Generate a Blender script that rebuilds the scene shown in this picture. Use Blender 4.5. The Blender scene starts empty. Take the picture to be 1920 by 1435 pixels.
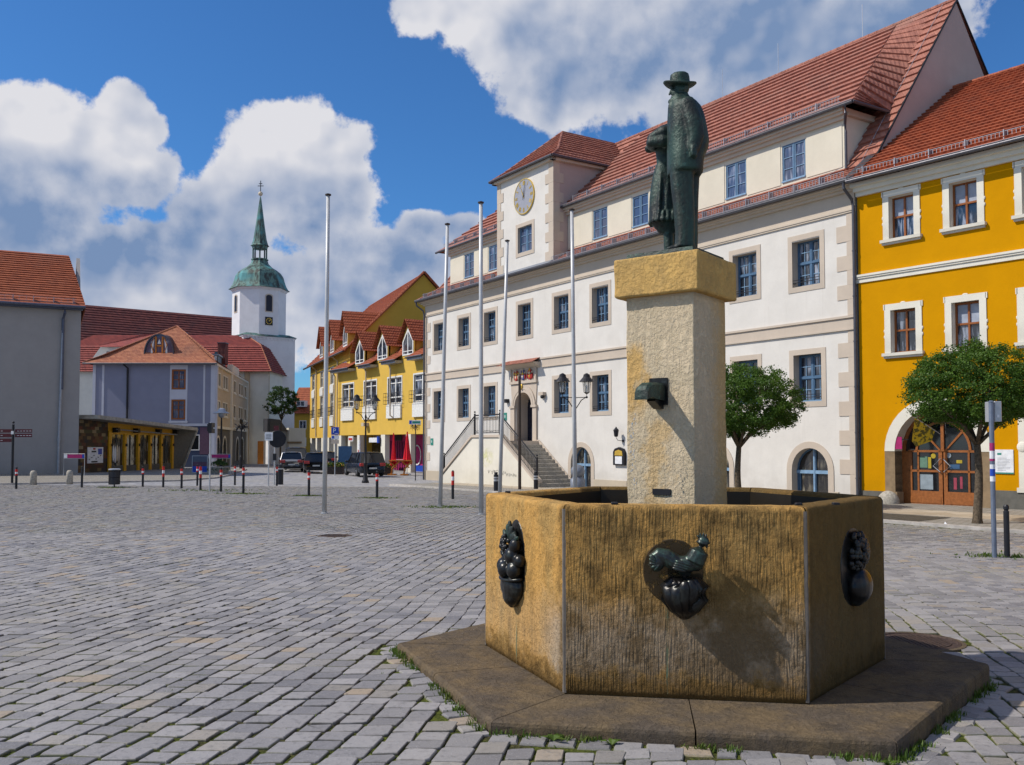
import bpy, math, random
import numpy as np
from math import sin, cos, pi, radians, sqrt, hypot, atan2
from mathutils import Vector, Matrix, noise as mnoise
random.seed(7)
S = bpy.context.scene
C = S.collection
# ------------------------------------------------------------------ camera
cam = bpy.data.objects.new('camera', bpy.data.cameras.new('camera')); C.objects.link(cam)
cam.location = (0, 0, 1.7)
cam.rotation_euler = (radians(90 + 2.402), 0, 0)
cam.data.lens = 36 * 1720 / 1920
cam.data.sensor_width = 36
cam.data.shift_y = 0.02205
cam.data.clip_start = 0.1
cam.data.clip_end = 2000
S.camera = cam
# ------------------------------------------------------------------ light
SUN_EL, SUN_TRAVEL = 46.0, 5.5            # sunlight travels towards +X, a touch away from the camera
S.view_settings.view_transform = 'Standard'
S.view_settings.look = 'None'
S.view_settings.exposure = -0.05
S.view_settings.gamma = 1
sl = bpy.data.lights.new('sun', 'SUN'); sl.energy = 4.5; sl.angle = radians(0.55); sl.color = (1, .93, .83)
sun = bpy.data.objects.new('sun', sl); C.objects.link(sun)
el, tr = radians(SUN_EL), radians(SUN_TRAVEL)
sdir = Vector((-cos(tr) * cos(el), -sin(tr) * cos(el), sin(el)))   # towards the sun
sun.rotation_euler = (-sdir).to_track_quat('-Z', 'Y').to_euler()

W = bpy.data.worlds.new('World'); S.world = W; W.use_nodes = True
nt = W.node_tree; nt.nodes.clear()
class NG:
    """tiny node-graph helper"""
    def __init__(s, nt): s.nt = nt
    def n(s, t, **kw):
        x = s.nt.nodes.new(t)
        for k, v in kw.items(): setattr(x, k, v)
        return x
    def link(s, a, b): s.nt.links.new(a, b)
    def put(s, sock, v):
        if isinstance(v, bpy.types.NodeSocket): s.nt.links.new(v, sock)
        else: sock.default_value = v
    def m(s, op, a, b=0.0, c=0.0, clamp=False):
        x = s.n('ShaderNodeMath', operation=op, use_clamp=clamp)
        s.put(x.inputs[0], a); s.put(x.inputs[1], b)
        if op in ('MULTIPLY_ADD', 'SMOOTH_MIN', 'SMOOTH_MAX', 'COMPARE'): s.put(x.inputs[2], c)
        return x.outputs[0]
    def vm(s, op, a, b=(0, 0, 0)):
        x = s.n('ShaderNodeVectorMath', operation=op)
        s.put(x.inputs[0], a); s.put(x.inputs[1], b)
        return x.outputs[0]
    def noise(s, vec, scale, detail=4.0, rough=.5, dist=0.0, dim='3D'):
        x = s.n('ShaderNodeTexNoise'); x.noise_dimensions = dim
        s.put(x.inputs['Vector'], vec)
        x.inputs['Scale'].default_value = scale; x.inputs['Detail'].default_value = detail
        x.inputs['Roughness'].default_value = rough; x.inputs['Distortion'].default_value = dist
        return x.outputs[0]
    def ramp(s, f, a, b, lo=0.0, hi=1.0, smooth=True):
        x = s.n('ShaderNodeMapRange'); x.interpolation_type = 'SMOOTHSTEP' if smooth else 'LINEAR'
        s.put(x.inputs[0], f); x.inputs[1].default_value = a; x.inputs[2].default_value = b
        x.inputs[3].default_value = lo; x.inputs[4].default_value = hi
        return x.outputs[0]
    def mix(s, f, a, b):
        x = s.n('ShaderNodeMix', data_type='RGBA')
        s.put(x.inputs[0], f)
        for sock, v in ((x.inputs[6], a), (x.inputs[7], b)):
            if isinstance(v, bpy.types.NodeSocket): s.nt.links.new(v, sock)
            else: sock.default_value = (*v[:3], 1)
        return x.outputs[2]
    def mul(s, col, f):
        x = s.n('ShaderNodeVectorMath', operation='SCALE'); s.put(x.inputs[0], col); s.put(x.inputs[3], f)
        return x.outputs[0]
g = NG(nt)
sky = g.n('ShaderNodeTexSky', sky_type='NISHITA'); sky.sun_disc = False
sky.sun_elevation = el; sky.sun_rotation = atan2(sdir.x, sdir.y); sky.altitude = 100
sky.air_density = 1.0; sky.dust_density = 0.4; sky.ozone_density = 3.0
tc = g.n('ShaderNodeTexCoord'); D = tc.outputs['Generated']
sp = g.n('ShaderNodeSeparateXYZ'); g.link(D, sp.inputs[0])
az = g.m('ARCTAN2', sp.outputs[0], sp.outputs[1]); elv = g.m('ARCSINE', sp.outputs[2])
def cloudfield(az, elv, D, off=0.0):
    """sum of soft lobes in azimuth / elevation, warped and broken up by noise"""
    def pa(px): return math.atan((px - 960) / 1720)
    def pe(px, py): return math.atan((832 - py) / 1720 * cos(pa(px)))
    lobes = [(-30, 205, 190, 95), (215, 215, 75, 72), (110, 290, 190, 105), (0, 400, 260, 120), (250, 320, 80, 70),
             (530, 262, 125, 82), (640, 330, 85, 95), (560, 370, 180, 120), (430, 400, 150, 80), (330, 470, 260, 90),
             (790, 440, 52, 50), (870, 440, 50, 38), (760, 500, 90, 60), (150, 520, 420, 110),
             (620, 560, 420, 130), (820, 10, 110, 62), (960, 60, 170, 95), (1060, 130, 170, 110),
             (1250, 90, 270, 190), (1500, 60, 300, 190), (1720, 10, 170, 120), (1400, 420, 420, 230)]
    acc = None
    for (x, y, rx, ry) in lobes:
        a0, e0 = pa(x), pe(x, y)
        ra, re = rx / 1720 * cos(a0) ** 2, ry / 1720 * cos(a0)
        dx = g.m('MULTIPLY', g.m('SUBTRACT', az, a0), 1 / ra); dy = g.m('MULTIPLY', g.m('SUBTRACT', elv, e0), 1 / re)
        r2 = g.m('MULTIPLY_ADD', dx, dx, g.m('MULTIPLY', dy, dy))
        v = g.m('SUBTRACT', 1.0, r2)
        v = g.m('MAXIMUM', v, -1.5)
        acc = v if acc is None else g.m('SMOOTH_MAX', acc, v, .5)
    # clouds elsewhere round the sky
    far = g.m('SUBTRACT', g.m('ABSOLUTE', az), 0.72)
    gen = g.m('MULTIPLY', g.m('SUBTRACT', g.noise(D, 2.2, 2.0), .53), 7.0)
    gen = g.m('MINIMUM', gen, g.m('MULTIPLY', far, 6.0))
    return g.m('MAXIMUM', acc, gen)
warp = g.n('ShaderNodeTexNoise'); warp.inputs['Scale'].default_value = 5.0; warp.inputs['Detail'].default_value = 3.0
g.link(D, warp.inputs['Vector'])
wsep = g.n('ShaderNodeSeparateXYZ'); g.link(warp.outputs['Color'], wsep.inputs[0])
azw = g.m('MULTIPLY_ADD', g.m('SUBTRACT', wsep.outputs[0], .5), .10, az)
elw = g.m('MULTIPLY_ADD', g.m('SUBTRACT', wsep.outputs[1], .5), .07, elv)
base = cloudfield(azw, elw, D)
n1 = g.noise(D, 12.0, 9.0, .63); 
Dup = g.vm('ADD', D, (-.010, 0, .012))
n1u = g.noise(Dup, 13.0, 8.0, .58)
n3 = g.noise(D, 4.5, 5.0, .5)
dens = g.m('ADD', base, g.m('ADD', g.m('MULTIPLY', g.m('SUBTRACT', n1, .5), 2.6), g.m('MULTIPLY', g.m('SUBTRACT', g.noise(D, 5.5, 3.0), .5), 1.1)))
cover = g.ramp(dens, -0.02, 0.30)
# light: bright where thin or facing the sun (upper left), grey-blue deep inside and low down
nr = g.noise(D, 9.0, 3.5, .5); nru = g.noise(Dup, 9.0, 3.5, .5)
relief = g.m('MULTIPLY', g.m('SUBTRACT', nr, nru), 3.0)
depth = g.ramp(dens, 0.15, 1.25)
lowd = g.ramp(elv, 0.36, 0.10)
right = g.ramp(az, -.02, .12)
dk = None                    # the shaded undersides of the big cumulus masses
for (x, y, rx, ry, am) in ((130, 405, 390, 125, 1.1), (150, 520, 420, 60, .45), (300, 330, 60, 75, .55), (235, 255, 60, 60, .25), (630, 500, 340, 165, 1.0), (640, 330, 90, 90, .35), (560, 420, 120, 60, .3),
                           (1260, 190, 360, 250, .90), (1540, 100, 420, 280, 1.0), (1060, 120, 150, 110, .55), (300, 210, 60, 60, .2), (400, 570, 520, 70, .45)):
    a0 = math.atan((x - 960) / 1720); e0 = math.atan((832 - y) / 1720 * cos(a0)); ra = rx / 1720 * cos(a0) ** 2; re = ry / 1720 * cos(a0)
    dx = g.m('MULTIPLY', g.m('SUBTRACT', azw, a0), 1 / ra); dy = g.m('MULTIPLY', g.m('SUBTRACT', elw, e0), 1 / re)
    v = g.m('MULTIPLY', g.ramp(g.m('MULTIPLY_ADD', dx, dx, g.m('MULTIPLY', dy, dy)), 1.5, 0.0), am)
    dk = v if dk is None else g.m('MAXIMUM', dk, v)
n4 = g.noise(D, 7.5, 6.0, .55, .6)
shade = g.m('MULTIPLY', dk, g.m('ADD', .62, g.m('MULTIPLY', n3, .5)))
shade = g.m('MULTIPLY', shade, g.m('ADD', .62, g.m('MULTIPLY', depth, .48)))
shade = g.m('ADD', shade, g.m('MULTIPLY', g.m('SUBTRACT', n4, .46), g.m('MULTIPLY', 1.0, g.m('ADD', .4, g.m('MULTIPLY', depth, .6)))))
shade = g.m('SUBTRACT', shade, g.m('MULTIPLY', g.m('MULTIPLY', g.m('SUBTRACT', n4, .46), right), .55))
shade = g.m('MULTIPLY', g.m('SUBTRACT', shade, relief, clamp=True), .93)
ccol = g.mix(shade, (.90, .90, .95), (.175, .30, .545))
bgS = g.n('ShaderNodeBackground'); 
skyc = g.n('ShaderNodeVectorMath', operation='MULTIPLY'); g.link(sky.outputs[0], skyc.inputs[0]); skyc.inputs[1].default_value = (.36, .72, 1.08)
g.link(skyc.outputs[0], bgS.inputs[0]); bgS.inputs[1].default_value = 0.12
bgC = g.n('ShaderNodeBackground'); g.link(ccol, bgC.inputs[0]); bgC.inputs[1].default_value = 0.85
mx = g.n('ShaderNodeMixShader'); g.link(cover, mx.inputs[0]); g.link(bgS.outputs[0], mx.inputs[1]); g.link(bgC.outputs[0], mx.inputs[2])
wo = g.n('ShaderNodeOutputWorld'); g.link(mx.outputs[0], wo.inputs[0])
W.cycles.sampling_method = 'MANUAL'; W.cycles.sample_map_resolution = 512

# ------------------------------------------------------------------ ground height
_gp = [(0, -30, .05), (0, 0, 0), (-.9, 7.5, .03), (1.2, 5, 0), (1.3, 9.5, -.03), (3.6, 7.2, -.06), (9.2, 17, -.33), (12, 29, -.3), (15, 25, -.28),
       (-5.5, 57.8, -.52), (-1, 33, -.28), (-10.5, 36, -.27), (-20, 41, -.28), (-28.5, 60, -.26), (-45, 50, -.2), (-7, 71, -.55),
       (-14, 60, -.43), (-20, 100, -.62), (-33, 120, -.85), (-27, 85, -.45), (-5, 25.3, -.22), (2.6, 38, -.36), (-10, 14, -.08),
       (-50, 10, 0), (40, 10, -.3), (0, 250, -1), (-200, 100, -.5), (200, 100, -.5), (0, -120, 0), (-24, 28, -.18), (5.6, 12, -.14), (-3.5, 18, -.11)]
_A = np.array(_gp, float)
def _phi(d): return np.sqrt(d * d + 4.0)
_M = _phi(np.hypot(_A[:, None, 0] - _A[None, :, 0], _A[:, None, 1] - _A[None, :, 1]))
_w = np.linalg.solve(_M, _A[:, 2])
def G(x, y):
    x = np.asarray(x, float); y = np.asarray(y, float)
    r = np.zeros(np.broadcast(x, y).shape)
    for (a, b, _), w in zip(_gp, _w): r = r + w * _phi(np.hypot(x - a, y - b))
    return r
def gz(x, y): return float(G(x, y))

# ------------------------------------------------------------------ materials
MATS = {}
def material(name, build, rough=.8, metal=0.0, spec=.3):
    m = bpy.data.materials.new(name); m.use_nodes = True
    t = m.node_tree; t.nodes.clear(); k = NG(t)
    out = k.n('ShaderNodeOutputMaterial'); p = k.n('ShaderNodeBsdfPrincipled'); k.link(p.outputs[0], out.inputs[0])
    p.inputs['Roughness'].default_value = rough; p.inputs['Metallic'].default_value = metal
    p.inputs['Specular IOR Level'].default_value = spec
    tc = k.n('ShaderNodeTexCoord')
    build(k, p, tc.outputs['Object']); MATS[name] = m
    return m
def setc(k, p, c): k.put(p.inputs['Base Color'], c if isinstance(c, bpy.types.NodeSocket) else (*c[:3], 1))
def bump(k, p, h, strength=.5, dist=.01):
    b = k.n('ShaderNodeBump'); b.inputs['Strength'].default_value = strength; b.inputs['Distance'].default_value = dist
    k.link(h, b.inputs['Height']); k.link(b.outputs[0], p.inputs['Normal']); return b
def plain(name, col, rough=.6, metal=0.0, var=.12, scale=6.0, spec=.3, bmp=0.0, bscale=40.0):
    def f(k, p, o):
        n = k.noise(o, scale, 5.0, .6)
        a = tuple(c * (1 - var) for c in col); b = tuple(min(1, c * (1 + var)) for c in col)
        setc(k, p, k.mix(k.ramp(n, .3, .7), a, b))
        if bmp: bump(k, p, k.noise(o, bscale, 4.0), bmp, .01)
    return material(name, f, rough, metal, spec)
def plaster(name, col, dirt=.10, dirtcol=(.35, .31, .26), rain=.5):
    """smooth render: faint trowel mottling, soft rain streaks, slightly dirty"""
    def f(k, p, o):
        n = k.noise(o, .9, 6.0, .65); fine = k.noise(o, 14, 4.0, .6)
        st = k.noise(k.vm('MULTIPLY', o, (2.6, 2.6, .16)), 1.6, 5.0, .65)
        c = k.mix(k.ramp(n, .32, .72), tuple(x * .94 for x in col), tuple(min(1, x * 1.03) for x in col))
        c = k.mix(k.m('MULTIPLY', k.ramp(st, .54, .78), dirt * rain * 2), c, dirtcol)
        c = k.mix(k.m('MULTIPLY', k.ramp(fine, .52, .8), dirt), c, dirtcol)
        sz = k.n('ShaderNodeSeparateXYZ'); k.link(o, sz.inputs[0])     # splash dirt along the foot of the wall, old patches higher up
        foot = k.ramp(k.m('ADD', sz.outputs[2], k.m('MULTIPLY', k.m('SUBTRACT', n, .5), 1.6)), .9, -.5)
        c = k.mix(k.m('MULTIPLY', foot, .35), c, dirtcol)
        pt = k.noise(k.vm('ADD', o, (7, 3, 1)), .35, 3.0, .5, .8)
        c = k.mix(k.m('MULTIPLY', k.ramp(pt, .56, .60), .5 * dirt), c, dirtcol)
        setc(k, p, c)
        h = k.m('ADD', k.m('MULTIPLY', k.noise(o, 3.0, 3.0), 1.0), k.m('MULTIPLY', fine, .25))
        bump(k, p, h, .35, .02)
    return material(name, f, .88, 0, .08)
def tiles(name, ca, cb, cc, w=.21, hgt=.17):
    def f(k, p, o):
        s = k.n('ShaderNodeSeparateXYZ'); k.link(o, s.inputs[0])
        u = k.m('ADD', s.outputs[0], k.m('MULTIPLY', s.outputs[1], .93))
        row = k.m('FLOOR', k.m('DIVIDE', s.outputs[2], hgt))
        us = k.m('DIVIDE', u, w)
        cv = k.n('ShaderNodeCombineXYZ'); k.link(k.m('FLOOR', us), cv.inputs[0]); k.link(row, cv.inputs[1])
        wn = k.n('ShaderNodeTexWhiteNoise'); k.link(cv.outputs[0], wn.inputs[0])
        big = k.noise(o, .35, 5.0, .65)
        c = k.mix(wn.outputs[0], ca, cb)
        c = k.mix(k.m('MULTIPLY', k.ramp(big, .48, .72), .55), c, cc)
        c = k.mix(k.m('MULTIPLY', k.ramp(k.noise(o, 5.0, 5.0, .7), .58, .75), .35), c, (.06, .045, .04))
        fr = k.m('FRACT', us)
        gap = k.m('LESS_THAN', k.m('ABSOLUTE', k.m('SUBTRACT', fr, .5)), .46)
        setc(k, p, c)
        h = k.m('ADD', k.m('MULTIPLY', gap, .6), k.m('MULTIPLY', k.m('SINE', k.m('MULTIPLY', us, 2 * pi)), .35))
        h = k.m('ADD', h, k.m('MULTIPLY', wn.outputs[0], .5))
        bump(k, p, h, .8, .02)
    return material(name, f, .72, 0, .3)
def glass(name, col=(.015, .022, .035), cur=None, rough=.06):
    """window glass seen from the street: dark room with pale curtain folds behind a mirror-like pane"""
    def f(k, p, o):
        c = col
        if cur:
            oi = k.n('ShaderNodeObjectInfo'); rv = k.n('ShaderNodeCombineXYZ'); k.link(k.m('MULTIPLY', oi.outputs['Random'], 37.0), rv.inputs[0]); k.link(k.m('MULTIPLY', oi.outputs['Random'], 91.0), rv.inputs[1]); o = k.vm('ADD', o, rv.outputs[0])
            s = k.noise(k.vm('MULTIPLY', o, (1, 1, .12)), 9.0, 4.0, .6)
            b = k.noise(o, .9, 2.0)
            c = k.mix(k.m('MULTIPLY', k.ramp(s, .46, .62), k.ramp(b, .42, .62)), col, cur)
        setc(k, p, c)
        bump(k, p, k.noise(o, 1.7, 2.0), .10, .04)
    return material(name, f, rough, 0, .9)
plaster('white_render', (.66, .63, .585), .15)
plaster('cream_render', (.66, .61, .50), .08)
plaster('frieze_render', (.56, .48, .39), .12)
plaster('trim_stone', (.53, .45, .37), .14)
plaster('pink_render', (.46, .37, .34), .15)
plaster('yellow_render', (.57, .26, .0), .05, (.30, .16, .0))
plaster('ochre_render', (.66, .43, .085), .06, (.4, .28, .1))
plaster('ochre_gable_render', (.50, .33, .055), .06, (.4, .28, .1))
plaster('grey_render', (.33, .31, .30), .10, (.2, .19, .17))
plaster('blue_render', (.225, .24, .325), .08, (.15, .16, .2))
plaster('navy_render', (.045, .06, .11), .08, (.1, .1, .12))
plaster('tan_render', (.46, .345, .22), .10)
plaster('beige_render', (.52, .44, .33), .10)
plaster('tower_render', (.74, .74, .76), .10, (.4, .4, .42))
plaster('pillar_render', (.72, .69, .60), .08)
plaster('stair_render', (.70, .66, .57), .18, (.45, .42, .33))
plaster('lightband_render', (.50, .52, .60), .08)
tiles('roof_tile', (.40, .165, .115), (.27, .105, .075), (.31, .18, .14))
tiles('roof_tile_orange', (.38, .105, .045), (.27, .07, .032), (.29, .10, .06))
tiles('roof_tile_dark', (.16, .045, .038), (.09, .026, .026), (.07, .035, .035), .35, .3)
tiles('roof_tile_red', (.30, .065, .052), (.21, .045, .04), (.20, .07, .06), .3, .3)
tiles('roof_tile_worn', (.47, .19, .10), (.34, .12, .07), (.16, .09, .07), .2, .16)
glass('glass_dark', cur=(.30, .34, .42))
glass('glass_blue', (.05, .07, .13), (.25, .28, .36))
glass('glass_shop', (.02, .02, .022), (.30, .27, .2))
plain('blue_wood', (.075, .145, .24), .45)
plain('blue_wood_light', (.20, .32, .46), .45)
plain('brown_wood', (.26, .085, .022), .4)
plain('door_wood', (.28, .10, .03), .38, var=.2, scale=12)
plain('dark_door', (.012, .014, .03), .45)
plain('white_paint', (.72, .72, .70), .45)
plain('window_white', (.66, .63, .55), .6, var=.08)
plain('zinc', (.10, .10, .115), .45, .6)
plain('zinc_light', (.32, .33, .36), .45, .5)
plain('bluepipe', (.09, .10, .14), .4, .3)
plain('galv', (.46, .47, .49), .42, .5, var=.08)
plain('pole_grey', (.50, .505, .51), .42, .15, var=.06)
plain('iron', (.022, .022, .026), .5, .3)
plain('iron_brown', (.05, .035, .028), .55, .2)
plain('bollard_black', (.018, .019, .024), .45)
plain('red_paint', (.50, .025, .02), .45)
plain('magenta', (.36, .02, .13), .5)
plain('fabric_red', (.62, .015, .03), .8)
plain('gold', (.75, .50, .09), .35, .5)
plain('copper_green', (.10, .26, .24), .6)
plain('beam_yellow', (.58, .30, .01), .5)
plain('orange_wood', (.50, .18, .03), .6)
plain('rubber', (.015, .015, .015), .8)
plain('carpaint_black', (.006, .007, .010), .18, 0, .05, spec=.6)
plain('carpaint_silver', (.30, .31, .33), .25, .5, .05, spec=.6)
plain('carpaint_blue', (.012, .018, .03), .2, 0, .05, spec=.6)
plain('taillight', (.35, .008, .01), .2, spec=.7)
plain('rim', (.5, .5, .52), .3, .8)
plain('number_plate', (.5, .5, .48), .5)
plain('sign_blue', (.015, .06, .40), .4)
plain('sign_white', (.70, .71, .73), .45)
plain('sign_maroon', (.09, .015, .02), .5)
plain('teal_sign', (.03, .22, .17), .5)
plain('pale_stone', (.36, .33, .28), .9, var=.25, scale=15, bmp=.4)
plain('dark_glass', (.01, .012, .015), .05, spec=.8)
plain('lead', (.20, .22, .26), .5, .4)
plain('bark', (.10, .075, .05), .95, var=.45, scale=18, bmp=.9, bscale=30)
plain('concrete', (.36, .34, .29), .9, var=.25, scale=3, bmp=.3)
plain('grey_wall', (.12, .115, .10), .9)
def leaf(name, a, b, c):
    def f(k, p, o):
        gi = k.n('ShaderNodeNewGeometry')
        n = k.noise(o, 2.2, 3.0)
        at = k.n('ShaderNodeAttribute', attribute_name='tint')
        col = k.mix(at.outputs['Fac'], a, b)
        col = k.mix(k.m('MULTIPLY', k.ramp(n, .4, .7), .6), col, c)
        setc(k, p, col)
        p.inputs['Subsurface Weight'].default_value = 0
        tr = k.n('ShaderNodeBsdfTranslucent'); k.link(col, tr.inputs[0])
        mx = k.n('ShaderNodeMixShader'); mx.inputs[0].default_value = .38
        out = [x for x in k.nt.nodes if x.type == 'OUTPUT_MATERIAL'][0]
        k.link(p.outputs[0], mx.inputs[1]); k.link(tr.outputs[0], mx.inputs[2]); k.link(mx.outputs[0], out.inputs[0])
    return material(name, f, .5, 0, .35)
leaf('leaf_green', (.040, .092, .010), (.115, .215, .020), (.075, .15, .014))
leaf('leaf_grass', (.05, .11, .012), (.13, .20, .03), (.12, .13, .03))
leaf('leaf_dark', (.03, .07, .014), (.07, .13, .02), (.04, .09, .015))

def _sett(k, p, o):
    at = k.n('ShaderNodeAttribute', attribute_name='tint'); hu = k.n('ShaderNodeAttribute', attribute_name='hue')
    c = k.mix(at.outputs['Fac'], (.165, .16, .168), (.315, .30, .298))
    c = k.mix(k.ramp(hu.outputs['Fac'], .955, .97), c, (.36, .255, .16))
    c = k.mix(k.m('MULTIPLY', k.ramp(hu.outputs['Fac'], .80, .88), .5), c, (.31, .275, .22))
    n = k.noise(o, 22, 6.0, .7); n2 = k.noise(o, 90, 4.0, .7); big = k.noise(o, .35, 4.0, .6)
    c = k.mix(k.m('MULTIPLY', k.ramp(n, .48, .72), .6), c, (.10, .098, .10))
    c = k.mix(k.m('MULTIPLY', k.ramp(n2, .54, .72), .6), c, (.44, .43, .42))
    c = k.mix(k.m('MULTIPLY', k.ramp(big, .40, .68), .26), c, (.34, .31, .26))
    ed = k.n('ShaderNodeAttribute', attribute_name='edge')      # soil and moss creeping over the stones' rims
    c = k.mix(k.m('MULTIPLY', ed.outputs['Fac'], k.ramp(k.noise(o, 9, 4.0), .35, .6, .25, .8)), c, k.mix(k.ramp(k.noise(o, .55, 5.0, .65), .47, .60), (.06, .052, .035), (.13, .14, .03)))
    setc(k, p, c)
    h = k.m('ADD', k.m('MULTIPLY', n, 1.0), k.m('MULTIPLY', n2, .4))
    bump(k, p, h, .7, .006)
material('sett_stone', _sett, .62, 0, .35)
def _joint(k, p, o):
    n = k.noise(o, .8, 6.0, .7); f = k.noise(o, 40, 5.0, .7)
    c = k.mix(k.ramp(f, .35, .7), (.03, .025, .017), (.10, .08, .05))
    # moss thrives on the far and right side of the square and beside the fountain
    s = k.n('ShaderNodeSeparateXYZ'); k.link(o, s.inputs[0])
    dx = k.m('SUBTRACT', s.outputs[0], 1.29); dy = k.m('SUBTRACT', s.outputs[1], 7.15)
    rr = k.m('SQRT', k.m('MULTIPLY_ADD', dx, dx, k.m('MULTIPLY', dy, dy)))
    near = k.ramp(rr, 3.4, 2.3)
    ms = k.m('ADD', k.ramp(k.m('ADD', n, k.m('MULTIPLY', k.noise(o, 6, 4.0), .35)), .56, .70), k.m('MULTIPLY', near, .30), clamp=True)
    c = k.mix(ms, c, k.mix(k.ramp(f, .35, .65), (.025, .035, .008), (.12, .14, .025)))
    setc(k, p, c); bump(k, p, f, .9, .02)
material('joint_soil', _joint, .95, 0, .1)
def _road(k, p, o):
    v = k.n('ShaderNodeTexVoronoi', feature='F1'); v.inputs['Scale'].default_value = 5.0; k.link(k.vm('MULTIPLY', o, (1, .8, 0)), v.inputs['Vector'])
    wn = k.n('ShaderNodeSeparateXYZ'); k.link(v.outputs['Color'], wn.inputs[0])
    n = k.noise(o, .5, 5.0, .6)
    c = k.mix(wn.outputs[0], (.19, .19, .205), (.35, .345, .35))
    c = k.mix(k.m('MULTIPLY', k.ramp(n, .45, .7), .4), c, (.30, .28, .22))
    setc(k, p, c); bump(k, p, k.m('SUBTRACT', 1.0, v.outputs['Distance']), .6, .03)
material('road_stone', _road, .75, 0, .3)
def _pave(k, p, o):
    b = k.n('ShaderNodeTexBrick'); k.link(k.vm('MULTIPLY', o, (1, 1, 0)), b.inputs['Vector'])
    b.inputs['Scale'].default_value = 1.0; b.inputs['Brick Width'].default_value = .24; b.inputs['Row Height'].default_value = .16
    b.inputs['Mortar Size'].default_value = .010; b.inputs['Color1'].default_value = (.25, .23, .20, 1); b.inputs['Color2'].default_value = (.33, .31, .28, 1)
    b.inputs['Mortar'].default_value = (.11, .10, .07, 1)
    n = k.noise(o, .8, 6.0, .7)
    setc(k, p, k.mix(k.m('MULTIPLY', k.ramp(n, .45, .7), .5), b.outputs[0], (.19, .17, .13)))
    bump(k, p, b.outputs['Fac'], .6, -.01)
material('small_paving', _pave, .85, 0, .2)
def _slabs(k, p, o):
    b = k.n('ShaderNodeTexBrick'); k.link(k.vm('MULTIPLY', o, (1, 1, 0)), b.inputs['Vector'])
    b.inputs['Scale'].default_value = 1.0; b.inputs['Brick Width'].default_value = .9; b.inputs['Row Height'].default_value = .7
    b.inputs['Mortar Size'].default_value = .012; b.inputs['Color1'].default_value = (.38, .31, .22, 1); b.inputs['Color2'].default_value = (.46, .40, .31, 1)
    b.inputs['Mortar'].default_value = (.15, .13, .10, 1)
    n = k.noise(o, 1.5, 6.0, .7)
    setc(k, p, k.mix(k.m('MULTIPLY', k.ramp(n, .45, .7), .5), b.outputs[0], (.24, .21, .17)))
material('slab_paving', _slabs, .85, 0, .2)
plain('kerb_stone', (.42, .39, .36), .85, var=.2, scale=4, bmp=.4)
plain('dark_earth', (.07, .06, .045), .95, var=.4, scale=14, bmp=.6)
plain('manhole_iron', (.075, .05, .04), .7, .3, var=.3, scale=30)

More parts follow.
